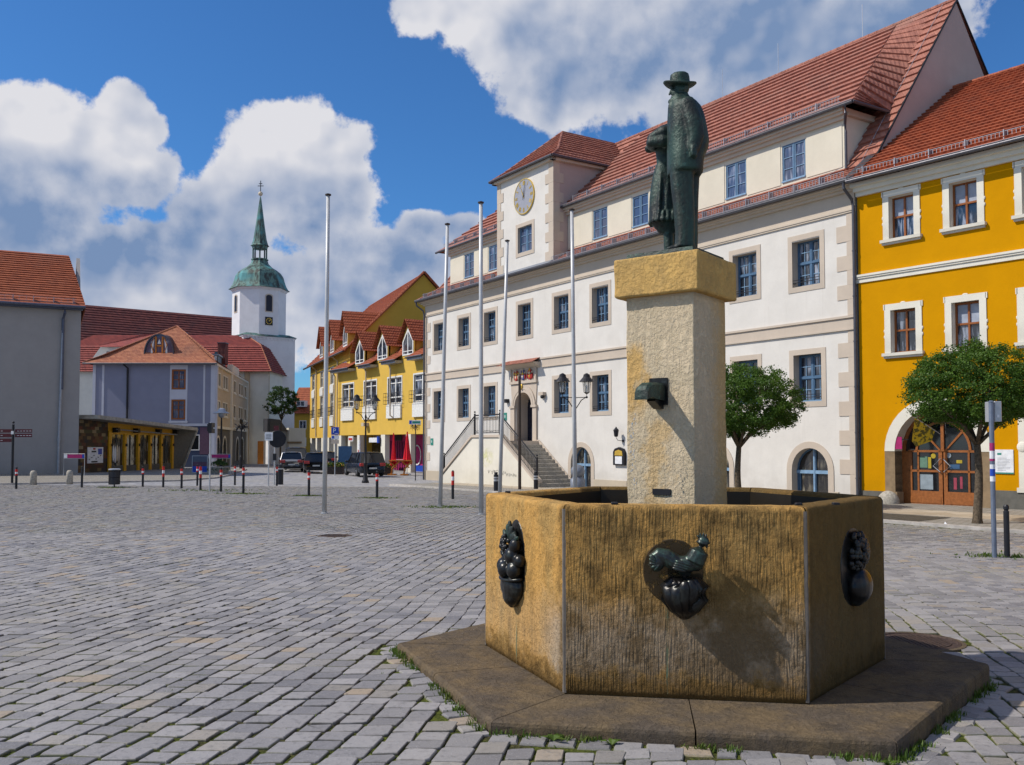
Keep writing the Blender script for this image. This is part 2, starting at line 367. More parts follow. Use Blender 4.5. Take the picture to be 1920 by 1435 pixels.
def stone(name, base, alt, dark, groove=1.0, grey=None, darkened=False, ochre=None):
    """sandstone dressed with a toothed chisel: upright grooves, pits, rust-yellow and sooty patches"""
    def f(k, p, o):
        gv = k.noise(k.vm('MULTIPLY', o, (1, 1, .12)), 62, 3.0, .55, .15)
        gv2 = k.noise(k.vm('MULTIPLY', o, (1, 1, .22)), 95, 3.0, .6)
        pit = k.noise(o, 26, 6.0, .72); big = k.noise(k.vm('MULTIPLY', o, (1, 1, .5)), 2.3, 6.0, .7); mid = k.noise(o, 7, 5.0, .68)
        st = k.noise(k.vm('MULTIPLY', o, (1, 1, .06)), 9, 4.0, .6)
        c = k.mix(k.ramp(big, .38, .62), base, alt)
        c = k.mix(k.m('MULTIPLY', k.ramp(mid, .45, .72), .55), c, dark)
        c = k.mix(k.m('MULTIPLY', k.ramp(st, .52, .72), .45), c, dark)
        c = k.mix(k.m('MULTIPLY', k.ramp(pit, .60, .74), .6), c, tuple(x * .35 for x in dark))
        if grey:
            s = k.n('ShaderNodeSeparateXYZ'); k.link(o, s.inputs[0])
            zz = k.m('ADD', s.outputs[2], k.m('MULTIPLY', k.m('SUBTRACT', mid, .5), .5))
            c = k.mix(k.m('MULTIPLY', k.m('MULTIPLY', k.ramp(zz, .80, .45), k.m('MULTIPLY', k.ramp(zz, .16, .30), k.ramp(k.m('MULTIPLY_ADD', s.outputs[0], .156, s.outputs[1]), -.9, -1.3, .25, 1.0))), .75), c, grey)
            c = k.mix(k.m('MULTIPLY', k.ramp(zz, .30, .10), .85), c, tuple(x * .35 for x in dark))
        if darkened:      # right and rear faces darkened to brown-black, front browned in patches
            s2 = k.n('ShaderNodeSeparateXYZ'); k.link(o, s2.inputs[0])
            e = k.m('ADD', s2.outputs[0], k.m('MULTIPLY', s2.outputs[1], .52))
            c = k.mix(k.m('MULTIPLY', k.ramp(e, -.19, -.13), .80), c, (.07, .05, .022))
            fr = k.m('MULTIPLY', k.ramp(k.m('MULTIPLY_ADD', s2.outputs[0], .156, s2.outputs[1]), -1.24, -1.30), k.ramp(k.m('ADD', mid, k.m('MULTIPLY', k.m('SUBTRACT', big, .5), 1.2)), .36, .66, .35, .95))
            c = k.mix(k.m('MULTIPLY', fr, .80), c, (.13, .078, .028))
        if ochre:
            s3 = k.n('ShaderNodeSeparateXYZ'); k.link(o, s3.inputs[0])
            e3 = k.m('ADD', k.m('MULTIPLY', s3.outputs[0], .8), k.m('MULTIPLY', s3.outputs[1], -.6)); jit = k.m('MULTIPLY', k.m('SUBTRACT', mid, .5), .5)
            e3 = k.m('ADD', e3, jit); z3 = k.m('ADD', s3.outputs[2], jit)
            q1 = k.m('MULTIPLY', k.ramp(e3, -.02, -.20), k.ramp(k.m('ABSOLUTE', k.m('SUBTRACT', z3, 2.18)), .36, .12))
            q2 = k.m('MULTIPLY', k.m('MULTIPLY', k.ramp(k.m('ABSOLUTE', k.m('ADD', e3, .03)), .13, .03), k.ramp(z3, 1.95, 1.8)), .55)
            q3 = k.m('MULTIPLY', k.ramp(k.m('SUBTRACT', k.m('ADD', k.m('MULTIPLY', s3.outputs[0], .6), k.m('MULTIPLY', s3.outputs[1], .8)), jit), -.05, .24), .75)
            c = k.mix(k.m('MULTIPLY', k.m('MAXIMUM', q1, k.m('MAXIMUM', q2, q3)), .8), c, ochre)
        setc(k, p, c)
        h = k.m('ADD', k.m('MULTIPLY', k.m('ADD', gv, k.m('MULTIPLY', gv2, .45)), groove), k.m('MULTIPLY', k.ramp(pit, .62, .40), .45))
        h = k.m('ADD', h, k.m('MULTIPLY', mid, .12))
        bump(k, p, h, .9, .012)
    return material(name, f, .92, 0, .10)
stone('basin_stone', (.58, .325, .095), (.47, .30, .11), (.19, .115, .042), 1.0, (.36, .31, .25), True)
stone('pillar_stone', (.66, .54, .37), (.58, .48, .33), (.50, .42, .28), .55, ochre=(.60, .36, .10))
stone('cap_stone', (.66, .42, .14), (.58, .37, .13), (.36, .25, .11), .25)
stone('step_stone', (.115, .092, .070), (.175, .128, .075), (.062, .051, .040), .05)
def _patina(k, p, o):
    n = k.noise(k.vm('MULTIPLY', o, (1, 1, .45)), 5.5, 6.0, .72); m2 = k.noise(o, 16, 5.0, .7)
    st = k.noise(k.vm('MULTIPLY', o, (1, 1, .12)), 14, 4.0, .6)
    c = k.mix(k.ramp(n, .36, .62), (.016, .020, .019), (.026, .058, .045))
    c = k.mix(k.m('MULTIPLY', k.ramp(m2, .55, .75), .6), c, (.06, .16, .13))
    c = k.mix(k.m('MULTIPLY', k.ramp(st, .5, .7), .5), c, (.03, .026, .02))
    setc(k, p, c); bump(k, p, k.m('ADD', m2, k.m('MULTIPLY', k.noise(o, 50, 3.0), .5)), .8, .010)
material('patina_bronze', _patina, .52, .25, .4)
def _dark(k, p, o):
    n = k.noise(o, 14, 5.0, .7)
    setc(k, p, k.mix(k.ramp(n, .45, .7), (.018, .017, .017), (.04, .046, .042)))
    bump(k, p, k.noise(o, 60, 3.0), .3, .004)
material('dark_bronze', _dark, .30, .55, .5)
plain('joint_grey', (.15, .13, .11), .85, var=.2, scale=10)
plain('bluepole', (.15, .18, .24), .45, .2)
plain('wet_shade_stone', (.018, .014, .009), .4, spec=.4)  # wet stone, with the shadow inside the basin mixed into the colour
def _soot(k, p, o):
    n = k.noise(o, 17, 5.0, .7); setc(k, p, (.045, .03, .014))
    tr = k.n('ShaderNodeBsdfTransparent'); mx = k.n('ShaderNodeMixShader'); k.link(k.ramp(n, .36, .50), mx.inputs[0])
    out = [x for x in k.nt.nodes if x.type == 'OUTPUT_MATERIAL'][0]
    k.link(tr.outputs[0], mx.inputs[1]); k.link(p.outputs[0], mx.inputs[2]); k.link(mx.outputs[0], out.inputs[0])
material('soot', _soot, .9)
def _bird(k, p, o):
    n = k.noise(o, 18, 5.0, .7); setc(k, p, k.mix(k.ramp(n, .42, .7), (.028, .030, .028), (.05, .095, .075))); bump(k, p, k.noise(o, 60, 3.0), .3, .004)
material('bronze_bird', _bird, .34, .45, .5)
def _copper(k, p, o):
    st = k.noise(k.vm('MULTIPLY', o, (1, 1, .10)), 2.2, 5.0, .7)
    c = k.mix(k.ramp(st, .42, .60), (.12, .22, .19), (.045, .05, .045))
    c = k.mix(k.ramp(k.noise(o, .5, 3.0), .5, .7), c, (.08, .26, .27))
    setc(k, p, c); bump(k, p, st, .4, .05)
material('copper_roof', _copper, .6, .1, .3)
def _water(k, p, o):
    setc(k, p, (.012, .02, .018)); bump(k, p, k.noise(o, 14, 3.0), .4, .02)
material('water', _water, .05, 0, .6)
def _mosaic(k, p, o):
    s = k.n('ShaderNodeSeparateXYZ'); k.link(o, s.inputs[0])
    cv = k.n('ShaderNodeCombineXYZ')
    rz = k.m('FLOOR', k.m('DIVIDE', s.outputs[2], .22)); k.link(rz, cv.inputs[1])
    ru = k.m('ADD', k.m('DIVIDE', s.outputs[0], .55), k.m('MULTIPLY', rz, .37)); k.link(k.m('FLOOR', ru), cv.inputs[0])
    wn = k.n('ShaderNodeTexWhiteNoise'); k.link(cv.outputs[0], wn.inputs[0])
    r = k.n('ShaderNodeValToRGB'); r.color_ramp.interpolation = 'CONSTANT'
    cols = [(0, (.03, .02, .015)), (.22, (.10, .05, .02)), (.38, (.05, .015, .01)), (.52, (.14, .095, .04)), (.62, (.02, .02, .03)),
            (.72, (.10, .025, .015)), (.80, (.05, .05, .025)), (.88, (.22, .17, .10)), (.95, (.09, .03, .02))]
    e = r.color_ramp.elements
    e[0].position = 0; e[0].color = (*cols[0][1], 1); e[1].position = cols[1][0]; e[1].color = (*cols[1][1], 1)
    for q, c in cols[2:]: x = e.new(q); x.color = (*c, 1)
    k.link(wn.outputs[0], r.inputs[0]); setc(k, p, r.outputs[0])
material('patchwork_panels', _mosaic, .6, 0, .3)

# ------------------------------------------------------------------ mesh builder
class MB:
    def __init__(s): s.v = []; s.f = []; s.m = []; s.mats = []; s.cur = 0; s.sm = []; s.smooth = False
    def mat(s, name):
        if name not in s.mats: s.mats.append(name)
        s.cur = s.mats.index(name); return s
    def face(s, pts):
        b = len(s.v); s.v += [tuple(p) for p in pts]; s.f.append(tuple(range(b, b + len(pts)))); s.m.append(s.cur); s.sm.append(s.smooth)
    def add(s, vs, fs):
        b = len(s.v); s.v += [tuple(p) for p in vs]
        for f in fs: s.f.append(tuple(b + i for i in f)); s.m.append(s.cur); s.sm.append(s.smooth)
    def box(s, x0, x1, y0, y1, z0, z1):
        v = [(x0, y0, z0), (x1, y0, z0), (x1, y1, z0), (x0, y1, z0), (x0, y0, z1), (x1, y0, z1), (x1, y1, z1), (x0, y1, z1)]
        s.add(v, [(0, 3, 2, 1), (4, 5, 6, 7), (0, 1, 5, 4), (1, 2, 6, 5), (2, 3, 7, 6), (3, 0, 4, 7)]); return s
    def bbox(s, x0, x1, y0, y1, z0, z1, b=.01):
        """box with chamfered upright and top edges"""
        o = [(x0 + b, y0), (x1 - b, y0), (x1, y0 + b), (x1, y1 - b), (x1 - b, y1), (x0 + b, y1), (x0, y1 - b), (x0, y0 + b)]
        i = [(x0 + b, y0 + b), (x1 - b, y0 + b), (x1 - b, y0 + b), (x1 - b, y1 - b), (x1 - b, y1 - b), (x0 + b, y1 - b), (x0 + b, y1 - b), (x0 + b, y0 + b)]
        v = [(x, y, z0) for x, y in o] + [(x, y, z1 - b) for x, y in o] + [(x, y, z1) for x, y in i]
        f = [tuple(reversed(range(8)))]
        for k in range(8):
            n = (k + 1) % 8; f.append((k, n, 8 + n, 8 + k)); f.append((8 + k, 8 + n, 16 + n, 16 + k))
        f.append((16, 18, 20, 22)); s.add(v, f); return s
    def prism(s, poly, z0, z1, axis='z'):
        """extrude polygon; axis z: poly=(x,y); axis y: poly=(x,z) extruded y z0..z1; axis x: poly=(y,z)"""
        n = len(poly)
        def P(a, b, c): return (a, b, c) if axis == 'z' else ((a, c, b) if axis == 'y' else (c, a, b))
        v = [P(a, b, z0) for a, b in poly] + [P(a, b, z1) for a, b in poly]
        f = [tuple(range(n)), tuple(range(2 * n - 1, n - 1, -1))] + [(i, (i + 1) % n, n + (i + 1) % n, n + i) for i in range(n)]
        s.add(v, f); return s
    def lathe(s, prof, n=16, c=(0, 0), a0=0.0, closed=True):
        """prof: list of (r,z)"""
        v = []
        for r, z in prof:
            for k in range(n): t = a0 + 2 * pi * k / n; v.append((c[0] + r * cos(t), c[1] + r * sin(t), z))
        f = []
        for j in range(len(prof) - 1):
            for k in range(n): q = (k + 1) % n; f.append((j * n + k, j * n + q, (j + 1) * n + q, (j + 1) * n + k))
        if closed: f.append(tuple(range(n - 1, -1, -1))); f.append(tuple((len(prof) - 1) * n + k for k in range(n)))
        s.add(v, f); return s
    def tube(s, pts, r, n=8, caps=True):
        pts = [Vector(p) for p in pts]; rs = r if isinstance(r, (list, tuple)) else [r] * len(pts)
        v = []; up = Vector((0, 0, 1))
        for i, p in enumerate(pts):
            d = (pts[min(i + 1, len(pts) - 1)] - pts[max(i - 1, 0)]).normalized()
            a = d.cross(up) if abs(d.z) < .95 else d.cross(Vector((1, 0, 0)))
            a.normalize(); b = d.cross(a)
            for k in range(n): t = 2 * pi * k / n; v.append(p + (a * cos(t) + b * sin(t)) * rs[i])
        f = []
        for j in range(len(pts) - 1):
            for k in range(n): q = (k + 1) % n; f.append((j * n + k, j * n + q, (j + 1) * n + q, (j + 1) * n + k))
        if caps: f.append(tuple(range(n - 1, -1, -1))); f.append(tuple((len(pts) - 1) * n + k for k in range(n)))
        s.add(v, f); return s
    def ball(s, c, r, n=12, m=8, rot=None):
        """ellipsoid; r scalar or (rx,ry,rz)"""
        if not isinstance(r, (tuple, list)): r = (r, r, r)
        v = []
        for j in range(m + 1):
            ph = pi * j / m
            for k in range(n):
                t = 2 * pi * k / n
                q = Vector((r[0] * sin(ph) * cos(t), r[1] * sin(ph) * sin(t), r[2] * cos(ph)))
                if rot: q = rot @ q
                v.append((c[0] + q.x, c[1] + q.y, c[2] + q.z))
        f = [(j * n + k, (j + 1) * n + k, (j + 1) * n + (k + 1) % n, j * n + (k + 1) % n) for j in range(m) for k in range(n)]
        s.add(v, f); return s
    def wall(s, x0, x1, z0, z1, y, holes, reveal=.3, revmat=None):
        """upright sheet in the plane y with rectangular holes (hx0,hx1,hz0,hz1[,arch]); arch=True rounds the head"""
        xs = sorted({x0, x1, *[h[0] for h in holes], *[h[1] for h in holes]}); zs = sorted({z0, z1, *[h[2] for h in holes], *[h[3] for h in holes]})
        xs = [x for x in xs if x0 <= x <= x1]; zs = [z for z in zs if z0 <= z <= z1]
        keep = s.cur
        for i in range(len(xs) - 1):
            for j in range(len(zs) - 1):
                cx, cz = (xs[i] + xs[i + 1]) / 2, (zs[j] + zs[j + 1]) / 2
                if any(h[0] < cx < h[1] and h[2] < cz < h[3] for h in holes): continue
                s.face([(xs[i], y, zs[j]), (xs[i + 1], y, zs[j]), (xs[i + 1], y, zs[j + 1]), (xs[i], y, zs[j + 1])])
        for h in holes:
            a, b, c, d = h[:4]; arch = len(h) > 4 and h[4]; rd = h[5] if len(h) > 5 else reveal
            if not arch: ring = [(a, c), (b, c), (b, d), (a, d)]
            else:
                r = (b - a) / 2; rz = min(r, h[6]) if len(h) > 6 else r; zc = d - rz; n = 12
                arc = [((a + b) / 2 + r * cos(pi * k / n), zc + rz * sin(pi * k / n)) for k in range(n + 1)]
                ring = [(a, c), (b, c)] + arc
                for k in range(n):
                    p, q = arc[k], arc[k + 1]
                    s.face([(p[0], y, p[1]), (p[0], y, d), (q[0], y, d), (q[0], y, q[1])])
            if revmat: s.mat(revmat)
            for k in range(len(ring)):
                p, q = ring[k], ring[(k + 1) % len(ring)]
                s.face([(p[0], y, p[1]), (q[0], y, q[1]), (q[0], y + rd, q[1]), (p[0], y + rd, p[1])])
            s.cur = keep
        return s
    def ring(s, a, b, c, d, w, y0, y1, arch=False, rz=None, bottom=True):
        """flat frame of width w round an opening a..b, c..d, from y0 (front) to y1"""
        if not arch:
            s.box(a - w, a, y0, y1, c - (w if bottom else 0), d + w); s.box(b, b + w, y0, y1, c - (w if bottom else 0), d + w)
            s.box(a, b, y0, y1, d, d + w)
            if bottom: s.box(a, b, y0, y1, c - w, c)
        else:
            r = (b - a) / 2; r2 = rz or r; zc = d - r2; n = 16; m = (a + b) / 2
            s.box(a - w, a, y0, y1, c, zc); s.box(b, b + w, y0, y1, c, zc)
            for k in range(n):
                t, u = pi * k / n, pi * (k + 1) / n
                q = [(m + r * cos(t), zc + r2 * sin(t)), (m + (r + w) * cos(t), zc + (r2 + w) * sin(t)), (m + (r + w) * cos(u), zc + (r2 + w) * sin(u)), (m + r * cos(u), zc + r2 * sin(u))]
                s.prism(q, y0, y1, 'y')
        return s
    def roof(s, eL, eR, rR, rL, rows, lift=.045):
        """tile courses from eave (eL-eR) up to (rL-rR), every course overlapping the one below"""
        eL, eR, rR, rL = map(Vector, (eL, eR, rR, rL))
        nrm = (eR - eL).cross(rL - eL)
        if nrm.length < 1e-6: nrm = (eR - eL).cross(rR - eL)
        nrm.normalize()
        if nrm.z < 0: nrm = -nrm
        for i in range(rows):
            t0, t1 = i / rows, (i + 1) / rows
            a, b = eL.lerp(rL, t0), eR.lerp(rR, t0); c, d = eR.lerp(rR, t1), eL.lerp(rL, t1)
            a2, b2 = a + nrm * lift, b + nrm * lift; c2, d2 = c + nrm * .004, d + nrm * .004
            s.face([a2, b2, c2, d2]); s.face([a - nrm * .01, b - nrm * .01, b2, a2])
            s.face([a, a2, d2]); s.face([b, c2, b2])
        return s
    def build(s, name, parent=None, mat=None, loc=None):
        me = bpy.data.meshes.new(name); me.from_pydata(s.v, [], s.f)
        if mat: s.mats = [mat]; s.m = [0] * len(s.f)
        for x in s.mats: me.materials.append(MATS[x])
        me.polygons.foreach_set('material_index', s.m); me.polygons.foreach_set('use_smooth', s.sm)
        me.update(); o = bpy.data.objects.new(name, me); C.objects.link(o)
        if parent: o.parent = parent
        if loc: o.location = loc
        return o
def tag(o, label=None, cat=None, group=None, kind=None):
    if label: o['label'] = label
    if cat: o['category'] = cat
    if group: o['group'] = group
    if kind: o['kind'] = kind
    return o
def thing(name, label, cat, loc=(0, 0, 0), rz=0.0, group=None):
    o = bpy.data.objects.new(name, None); C.objects.link(o); o.location = loc; o.rotation_euler = (0, 0, rz); o.empty_display_size = .3
    return tag(o, label, cat, group)
def copy_tree(o, parent=None, loc=None):
    c = o.copy(); C.objects.link(c)
    if parent: c.parent = parent
    if loc is not None: c.location = loc
    for ch in list(o.children): copy_tree(ch, c)
    return c
def solid(mb, name, parent, mat, voxel=.012, smooth=4, loc=None):
    """fuse overlapping closed lumps into one continuous sculpted surface"""
    mb.smooth = True
    o = mb.build(name, parent, mat, loc)
    r = o.modifiers.new('fuse', 'REMESH'); r.mode = 'VOXEL'; r.voxel_size = voxel; r.use_smooth_shade = True
    s = o.modifiers.new('soften', 'SMOOTH'); s.factor = .5; s.iterations = smooth
    return o
def rotm(ax, deg): return Matrix.Rotation(radians(deg), 3, ax)
def text(name, s, size, parent, mat, loc, rot=(pi / 2, 0, 0), depth=.01, align='CENTER'):
    cu = bpy.data.curves.new(name, 'FONT'); cu.body = s; cu.size = size; cu.extrude = depth; cu.align_x = align
    t = bpy.data.objects.new('tmp', cu); C.objects.link(t); bpy.context.view_layer.update()
    me = bpy.data.meshes.new_from_object(t.evaluated_get(bpy.context.evaluated_depsgraph_get())); bpy.data.objects.remove(t)
    me.materials.clear(); me.materials.append(MATS[mat])
    o = bpy.data.objects.new(name, me); C.objects.link(o); o.parent = parent; o.location = loc; o.rotation_euler = rot
    return o
# ------------------------------------------------------------------ ground, square, pavements
TA = atan2(-.838, .5457)                       # rotation of the town hall front (x runs left to right along it, y into the house)
TO = Vector((11.75, 31.2, 0))
def TH(x, y=0.0): return (TO.x + x * cos(TA) - y * sin(TA), TO.y + x * sin(TA) + y * cos(TA))
YA = atan2(-.788, .615)
def YH(x, y=0.0): return (TO.x + x * cos(YA) - y * sin(YA), TO.y + x * sin(YA) + y * cos(YA))
def sheet(name, xs, ys, dz, mat, kind='structure', keep=None):
    X, Y = np.meshgrid(xs, ys); Z = G(X, Y) + dz
    nx, ny = len(xs), len(ys)
    v = np.stack([X.ravel(), Y.ravel(), Z.ravel()], 1)
    f = []
    for j in range(ny - 1):
        for i in range(nx - 1):
            if keep and not keep((xs[i] + xs[i + 1]) / 2, (ys[j] + ys[j + 1]) / 2): continue
            a = j * nx + i; f.append((a, a + 1, a + nx + 1, a + nx))
    me = bpy.data.meshes.new(name); me.from_pydata(v.tolist(), [], f); me.materials.append(MATS[mat])
    me.polygons.foreach_set('use_smooth', [True] * len(f))
    o = bpy.data.objects.new(name, me); C.objects.link(o); return tag(o, kind=kind)
def spaced(a, b, fine0, fine1, step, far):
    out = []; x = a
    while x < b:
        out.append(x); x += step if fine0 <= x < fine1 else far
    return out + [b]
gx = spaced(-700, 700, -60, 40, 1.0, 20); gy = spaced(-300, 900, -4, 125, 1.0, 20)
sheet('ground', gx, gy, -.045, 'road_stone')
def outward(x, y):
    a = (x - TO.x) * -.838 + (y - TO.y) * -.5457; b = (x - TO.x) * -.788 + (y - TO.y) * -.615
    return a, b
def on_walk(x, y, m=0.0):
    t = (x - TO.x) * -.5457 + (y - TO.y) * .838
    a, b = outward(x, y)
    return (b < 6.6 + m and t < 3) or (a < 6.6 + m and 0 <= t < 22.8)
HX, HY, HR, HA = 1.2867, 7.1537, 1.5206, -.1561
SR = 2.246
def inhex(x, y, r):
    dx, dy = x - HX, y - HY; best = -9
    for i in range(6):
        t = HA + pi / 6 + i * pi / 3; best = max(best, dx * cos(t) + dy * sin(t))
    return best < r * cos(pi / 6)
# bedding of the setts: dark soil and moss in the joints
sheet('joints', np.arange(-32, 22.1, .5).tolist(), np.arange(-2, 44.1, .5).tolist(), -.013, 'joint_soil', keep=lambda x, y: y > 1.2 and abs(x) < y * .66 + 4.2)
# the setts themselves, laid in slightly wavering rows
rng = np.random.default_rng(11)
def build_setts():
    V = []; F = []; T = []; HU = []; ED = []; nb = 0
    ang = radians(11); ca, sa = cos(ang), sin(ang)
    s = -34.0; 
    while s < 34:
        w = rng.uniform(.155, .195); sc = s + w / 2; t = -6 + rng.uniform(0, .2)
        ts = []
        while t < 47:
            l = rng.uniform(.14, .215) if rng.random() < .88 else rng.uniform(.215, .27)
            ts.append((t, l)); t += l
        A = np.array(ts); tc = A[:, 0] + A[:, 1] / 2
        bend = .42 * np.sin(tc / 7.5 + 1.0) + .06 * np.sin(tc / 1.7 + s * .9) + .03 * np.sin(tc * 1.9 + s)
        xx = sc + bend; X = xx + tc * sa; Y = tc * ca
        ok = (Y > 1.5) & (Y < 44) & (np.abs(X) < Y * .66 + 4.0) & ~((Y > 20) & (np.abs(X) > Y * .66 + 2))
        Zg = G(X, Y); slope = (.42 / 7.5) * np.cos(tc / 7.5 + 1.0)
        for i in np.nonzero(ok)[0]:
            x, y, z = X[i], Y[i], Zg[i]
            if inhex(x, y, SR + .172) or on_walk(x, y, .16): continue
            if hypot(x - 3.62, y - 8.28) < .42 or hypot(x + 3.48, y - 18.11) < .36: continue
            gap = rng.uniform(.0035, .0085) if y < 14 else .0065
            hw, hl = w / 2 - gap, A[i, 1] / 2 * ca - gap * .8 - .0022; sh = math.tan(ang + slope[i])
            th = rng.normal(0, .022)
            c, sn = cos(th), sin(th); dz = rng.normal(0, .0022); tx, ty = rng.normal(0, .011, 2)
            if y < 19:
                k = min(hw, hl) * rng.uniform(.07, .24)
                o = np.array([(-hw + k, -hl), (hw - k, -hl), (hw, -hl + k), (hw, hl - k), (hw - k, hl), (-hw + k, hl), (-hw, hl - k), (-hw, -hl + k)])
                o = o + rng.normal(0, .0048, o.shape)
                rings = [(1.0, -.045), (1.0, -.008), (.98, -.0025), (.93, .0008)]
                for sc_, zz in rings:
                    p = o * sc_ if sc_ > .98 else o * (1 - (1 - sc_) * np.array([min(1, .085 / hw), min(1, .085 / hl)]))
                    p = np.stack([p[:, 0] + p[:, 1] * sh, p[:, 1]], 1); px = p[:, 0] * c - p[:, 1] * sn; py = p[:, 0] * sn + p[:, 1] * c
                    pz = z + dz + zz + (p[:, 0] * tx + p[:, 1] * ty) * (zz > -.03)
                    V.append(np.stack([x + px, y + py, pz], 1))
                    ED.append([1.0 if sc_ > .98 else (.6 if sc_ > .95 else 0.0)] * 8)
                for r in range(3):
                    for q in range(8): F.append((nb + r * 8 + q, nb + r * 8 + (q + 1) % 8, nb + r * 8 + 8 + (q + 1) % 8, nb + r * 8 + 8 + q))
                F.append(tuple(nb + 24 + q for q in range(8))); n = 32
            else:
                o = np.array([(-hw, -hl), (hw, -hl), (hw, hl), (-hw, hl)]) + rng.normal(0, .004, (4, 2))
                for sc_, zz in ((1.0, -.03), (.90, 0.0)):
                    p = o * sc_; p = np.stack([p[:, 0] + p[:, 1] * sh, p[:, 1]], 1); px = p[:, 0] * c - p[:, 1] * sn; py = p[:, 0] * sn + p[:, 1] * c
                    V.append(np.stack([x + px, y + py, np.full(4, z + dz + zz)], 1)); ED.append([1.0 if zz < 0 else .22] * 4)
                for q in range(4): F.append((nb + q, nb + (q + 1) % 4, nb + 4 + (q + 1) % 4, nb + 4 + q))
                F.append((nb + 4, nb + 5, nb + 6, nb + 7)); n = 8
            nb += n; T.append((n, rng.random(), rng.random()))
        s += w
    V = np.concatenate(V); me = bpy.data.meshes.new('cobblestones'); me.from_pydata(V.tolist(), [], F)
    me.materials.append(MATS['sett_stone'])
    for nm, vals in (('tint', np.concatenate([np.full(n, a) for n, a, b in T])), ('hue', np.concatenate([np.full(n, b) for n, a, b in T])), ('edge', np.concatenate(ED))):
        a = me.attributes.new(nm, 'FLOAT', 'POINT'); a.data.foreach_set('value', vals.astype(np.float32))
    o = bpy.data.objects.new('cobblestones', me); C.objects.link(o); tag(o, kind='structure')
    print('setts', len(T))
build_setts()
# setts cut round the fountain step, following its edges
def ring_setts():
    m = MB(); tint = []; hue = []; edge = []
    def one(x, y, th, hw, hl):
        z = gz(x, y); o = [(-hw, -hl), (hw, -hl), (hw, hl), (-hw, hl)]; o = [(a + random.gauss(0, .006), b + random.gauss(0, .006)) for a, b in o]
        v = []
        for sc_, zz in ((1, -.04), (1, -.012), (.88, 0)):
            for a, b in o: v.append((x + (a * cos(th) - b * sin(th)) * sc_, y + (a * sin(th) + b * cos(th)) * sc_, z + zz))
        m.add(v, [(q, (q + 1) % 4, 4 + (q + 1) % 4, 4 + q) for q in range(4)] + [(4 + q, 4 + (q + 1) % 4, 8 + (q + 1) % 4, 8 + q) for q in range(4)] + [(8, 9, 10, 11)])
        t, h = random.random(), random.random(); tint.extend([t] * 12); hue.extend([h] * 12); edge.extend([1] * 8 + [0] * 4)
    for i in range(6):
        t0 = HA + i * pi / 3; t1 = t0 + pi / 3; r = SR + .088
        A = Vector((HX + r * cos(t0), HY + r * sin(t0))); B = Vector((HX + r * cos(t1), HY + r * sin(t1)))
        d = (B - A); L = d.length; d.normalize(); s = .04
        while s < L - .04:
            l = min(random.uniform(.12, .2), L - s); p = A + d * (s + l / 2)
            if l > .07: one(p.x, p.y, atan2(d.y, d.x), l / 2 - .007, .072)
            s += l
    o = m.build('edging_setts', mat='sett_stone')
    for nm, vals in (('tint', tint), ('hue', hue), ('edge', edge)):
        a = o.data.attributes.new(nm, 'FLOAT', 'POINT'); a.data.foreach_set('value', vals)
    tag(o, kind='structure')
ring_setts()
# pavement along the town hall and the yellow house, with its kerb
def strip(name, pts, mat, dz, kind='structure', th=None):
    """ribbon draped on the ground: pts = list of (inner xy, outer xy)"""
    m = MB()
    for (a, b), (c, d) in zip(pts[:-1], pts[1:]):
        n = 4
        for k in range(n):
            p = [(a[0] + (b[0] - a[0]) * k / n, a[1] + (b[1] - a[1]) * k / n), (a[0] + (b[0] - a[0]) * (k + 1) / n, a[1] + (b[1] - a[1]) * (k + 1) / n),
                 (c[0] + (d[0] - c[0]) * (k + 1) / n, c[1] + (d[1] - c[1]) * (k + 1) / n), (c[0] + (d[0] - c[0]) * k / n, c[1] + (d[1] - c[1]) * k / n)]
            m.face([(x, y, gz(x, y) + dz) for x, y in p])
            if th and k == n - 1: m.face([(p[1][0], p[1][1], gz(*p[1]) + dz), (p[2][0], p[2][1], gz(*p[2]) + dz), (p[2][0], p[2][1], gz(*p[2]) - .06), (p[1][0], p[1][1], gz(*p[1]) - .06)])
    o = m.build(name, mat=mat); return tag(o, kind=kind)
def band(y0, y1):
    """two edge lines at distances y0 (near the houses) and y1 (towards the square)"""
    out = []
    for x in np.arange(24, 0, -1.0): out.append((YH(x, -y0), YH(x, -y1)))
    out.append((YH(.6, -y0), YH(.6, -y1)))
    for x in np.arange(-.8, -22.9, -1.0): out.append((TH(x, -y0), TH(x, -y1)))
    out.append((TH(-22.9, -y0), TH(-22.9, -y1)))
    return out
strip('pavement', band(-.5, 6.4), 'small_paving', .05)
strip('slab_path', band(2.4, 4.3), 'slab_paving', .054)
strip('kerb', band(6.4, 6.6), 'kerb_stone', .062, th=True)
# west kerb and pavement below the grey house and the pavilion
kl = [(-60, 44.0), (-34, 44.2), (-24.9, 44.75), (-21.5, 47.6), (-18.4, 51.0), (-18.0, 55.3), (-18.6, 60), (-20, 66), (-22, 76)]
inner = [(-60, 51), (-40, 55), (-31, 58), (-28.6, 61), (-28.2, 63), (-28.1, 66), (-28.1, 70), (-27.9, 74), (-27.3, 84)]
strip('pavement_west', [(a, b) for a, b in zip(inner, kl)], 'small_paving', .03)
strip('kerb_west', [(b, (b[0] + .15, b[1] - .15)) for b in kl], 'kerb_stone', .045, th=True)
def pit(name, u0, u1, w0, w1, fr):
    m = MB(); q = [fr(u0, -w0), fr(u1, -w0), fr(u1, -w1), fr(u0, -w1)]
    m.face([(x, y, gz(x, y) + .058) for x, y in q]); tag(m.build(name, mat='dark_earth'), kind='structure')
pit('tree_pit', 2.2, 5.4, 4.5, 6.2, YH); pit('tree_pit', -3.2, -.8, 4.6, 6.3, TH)
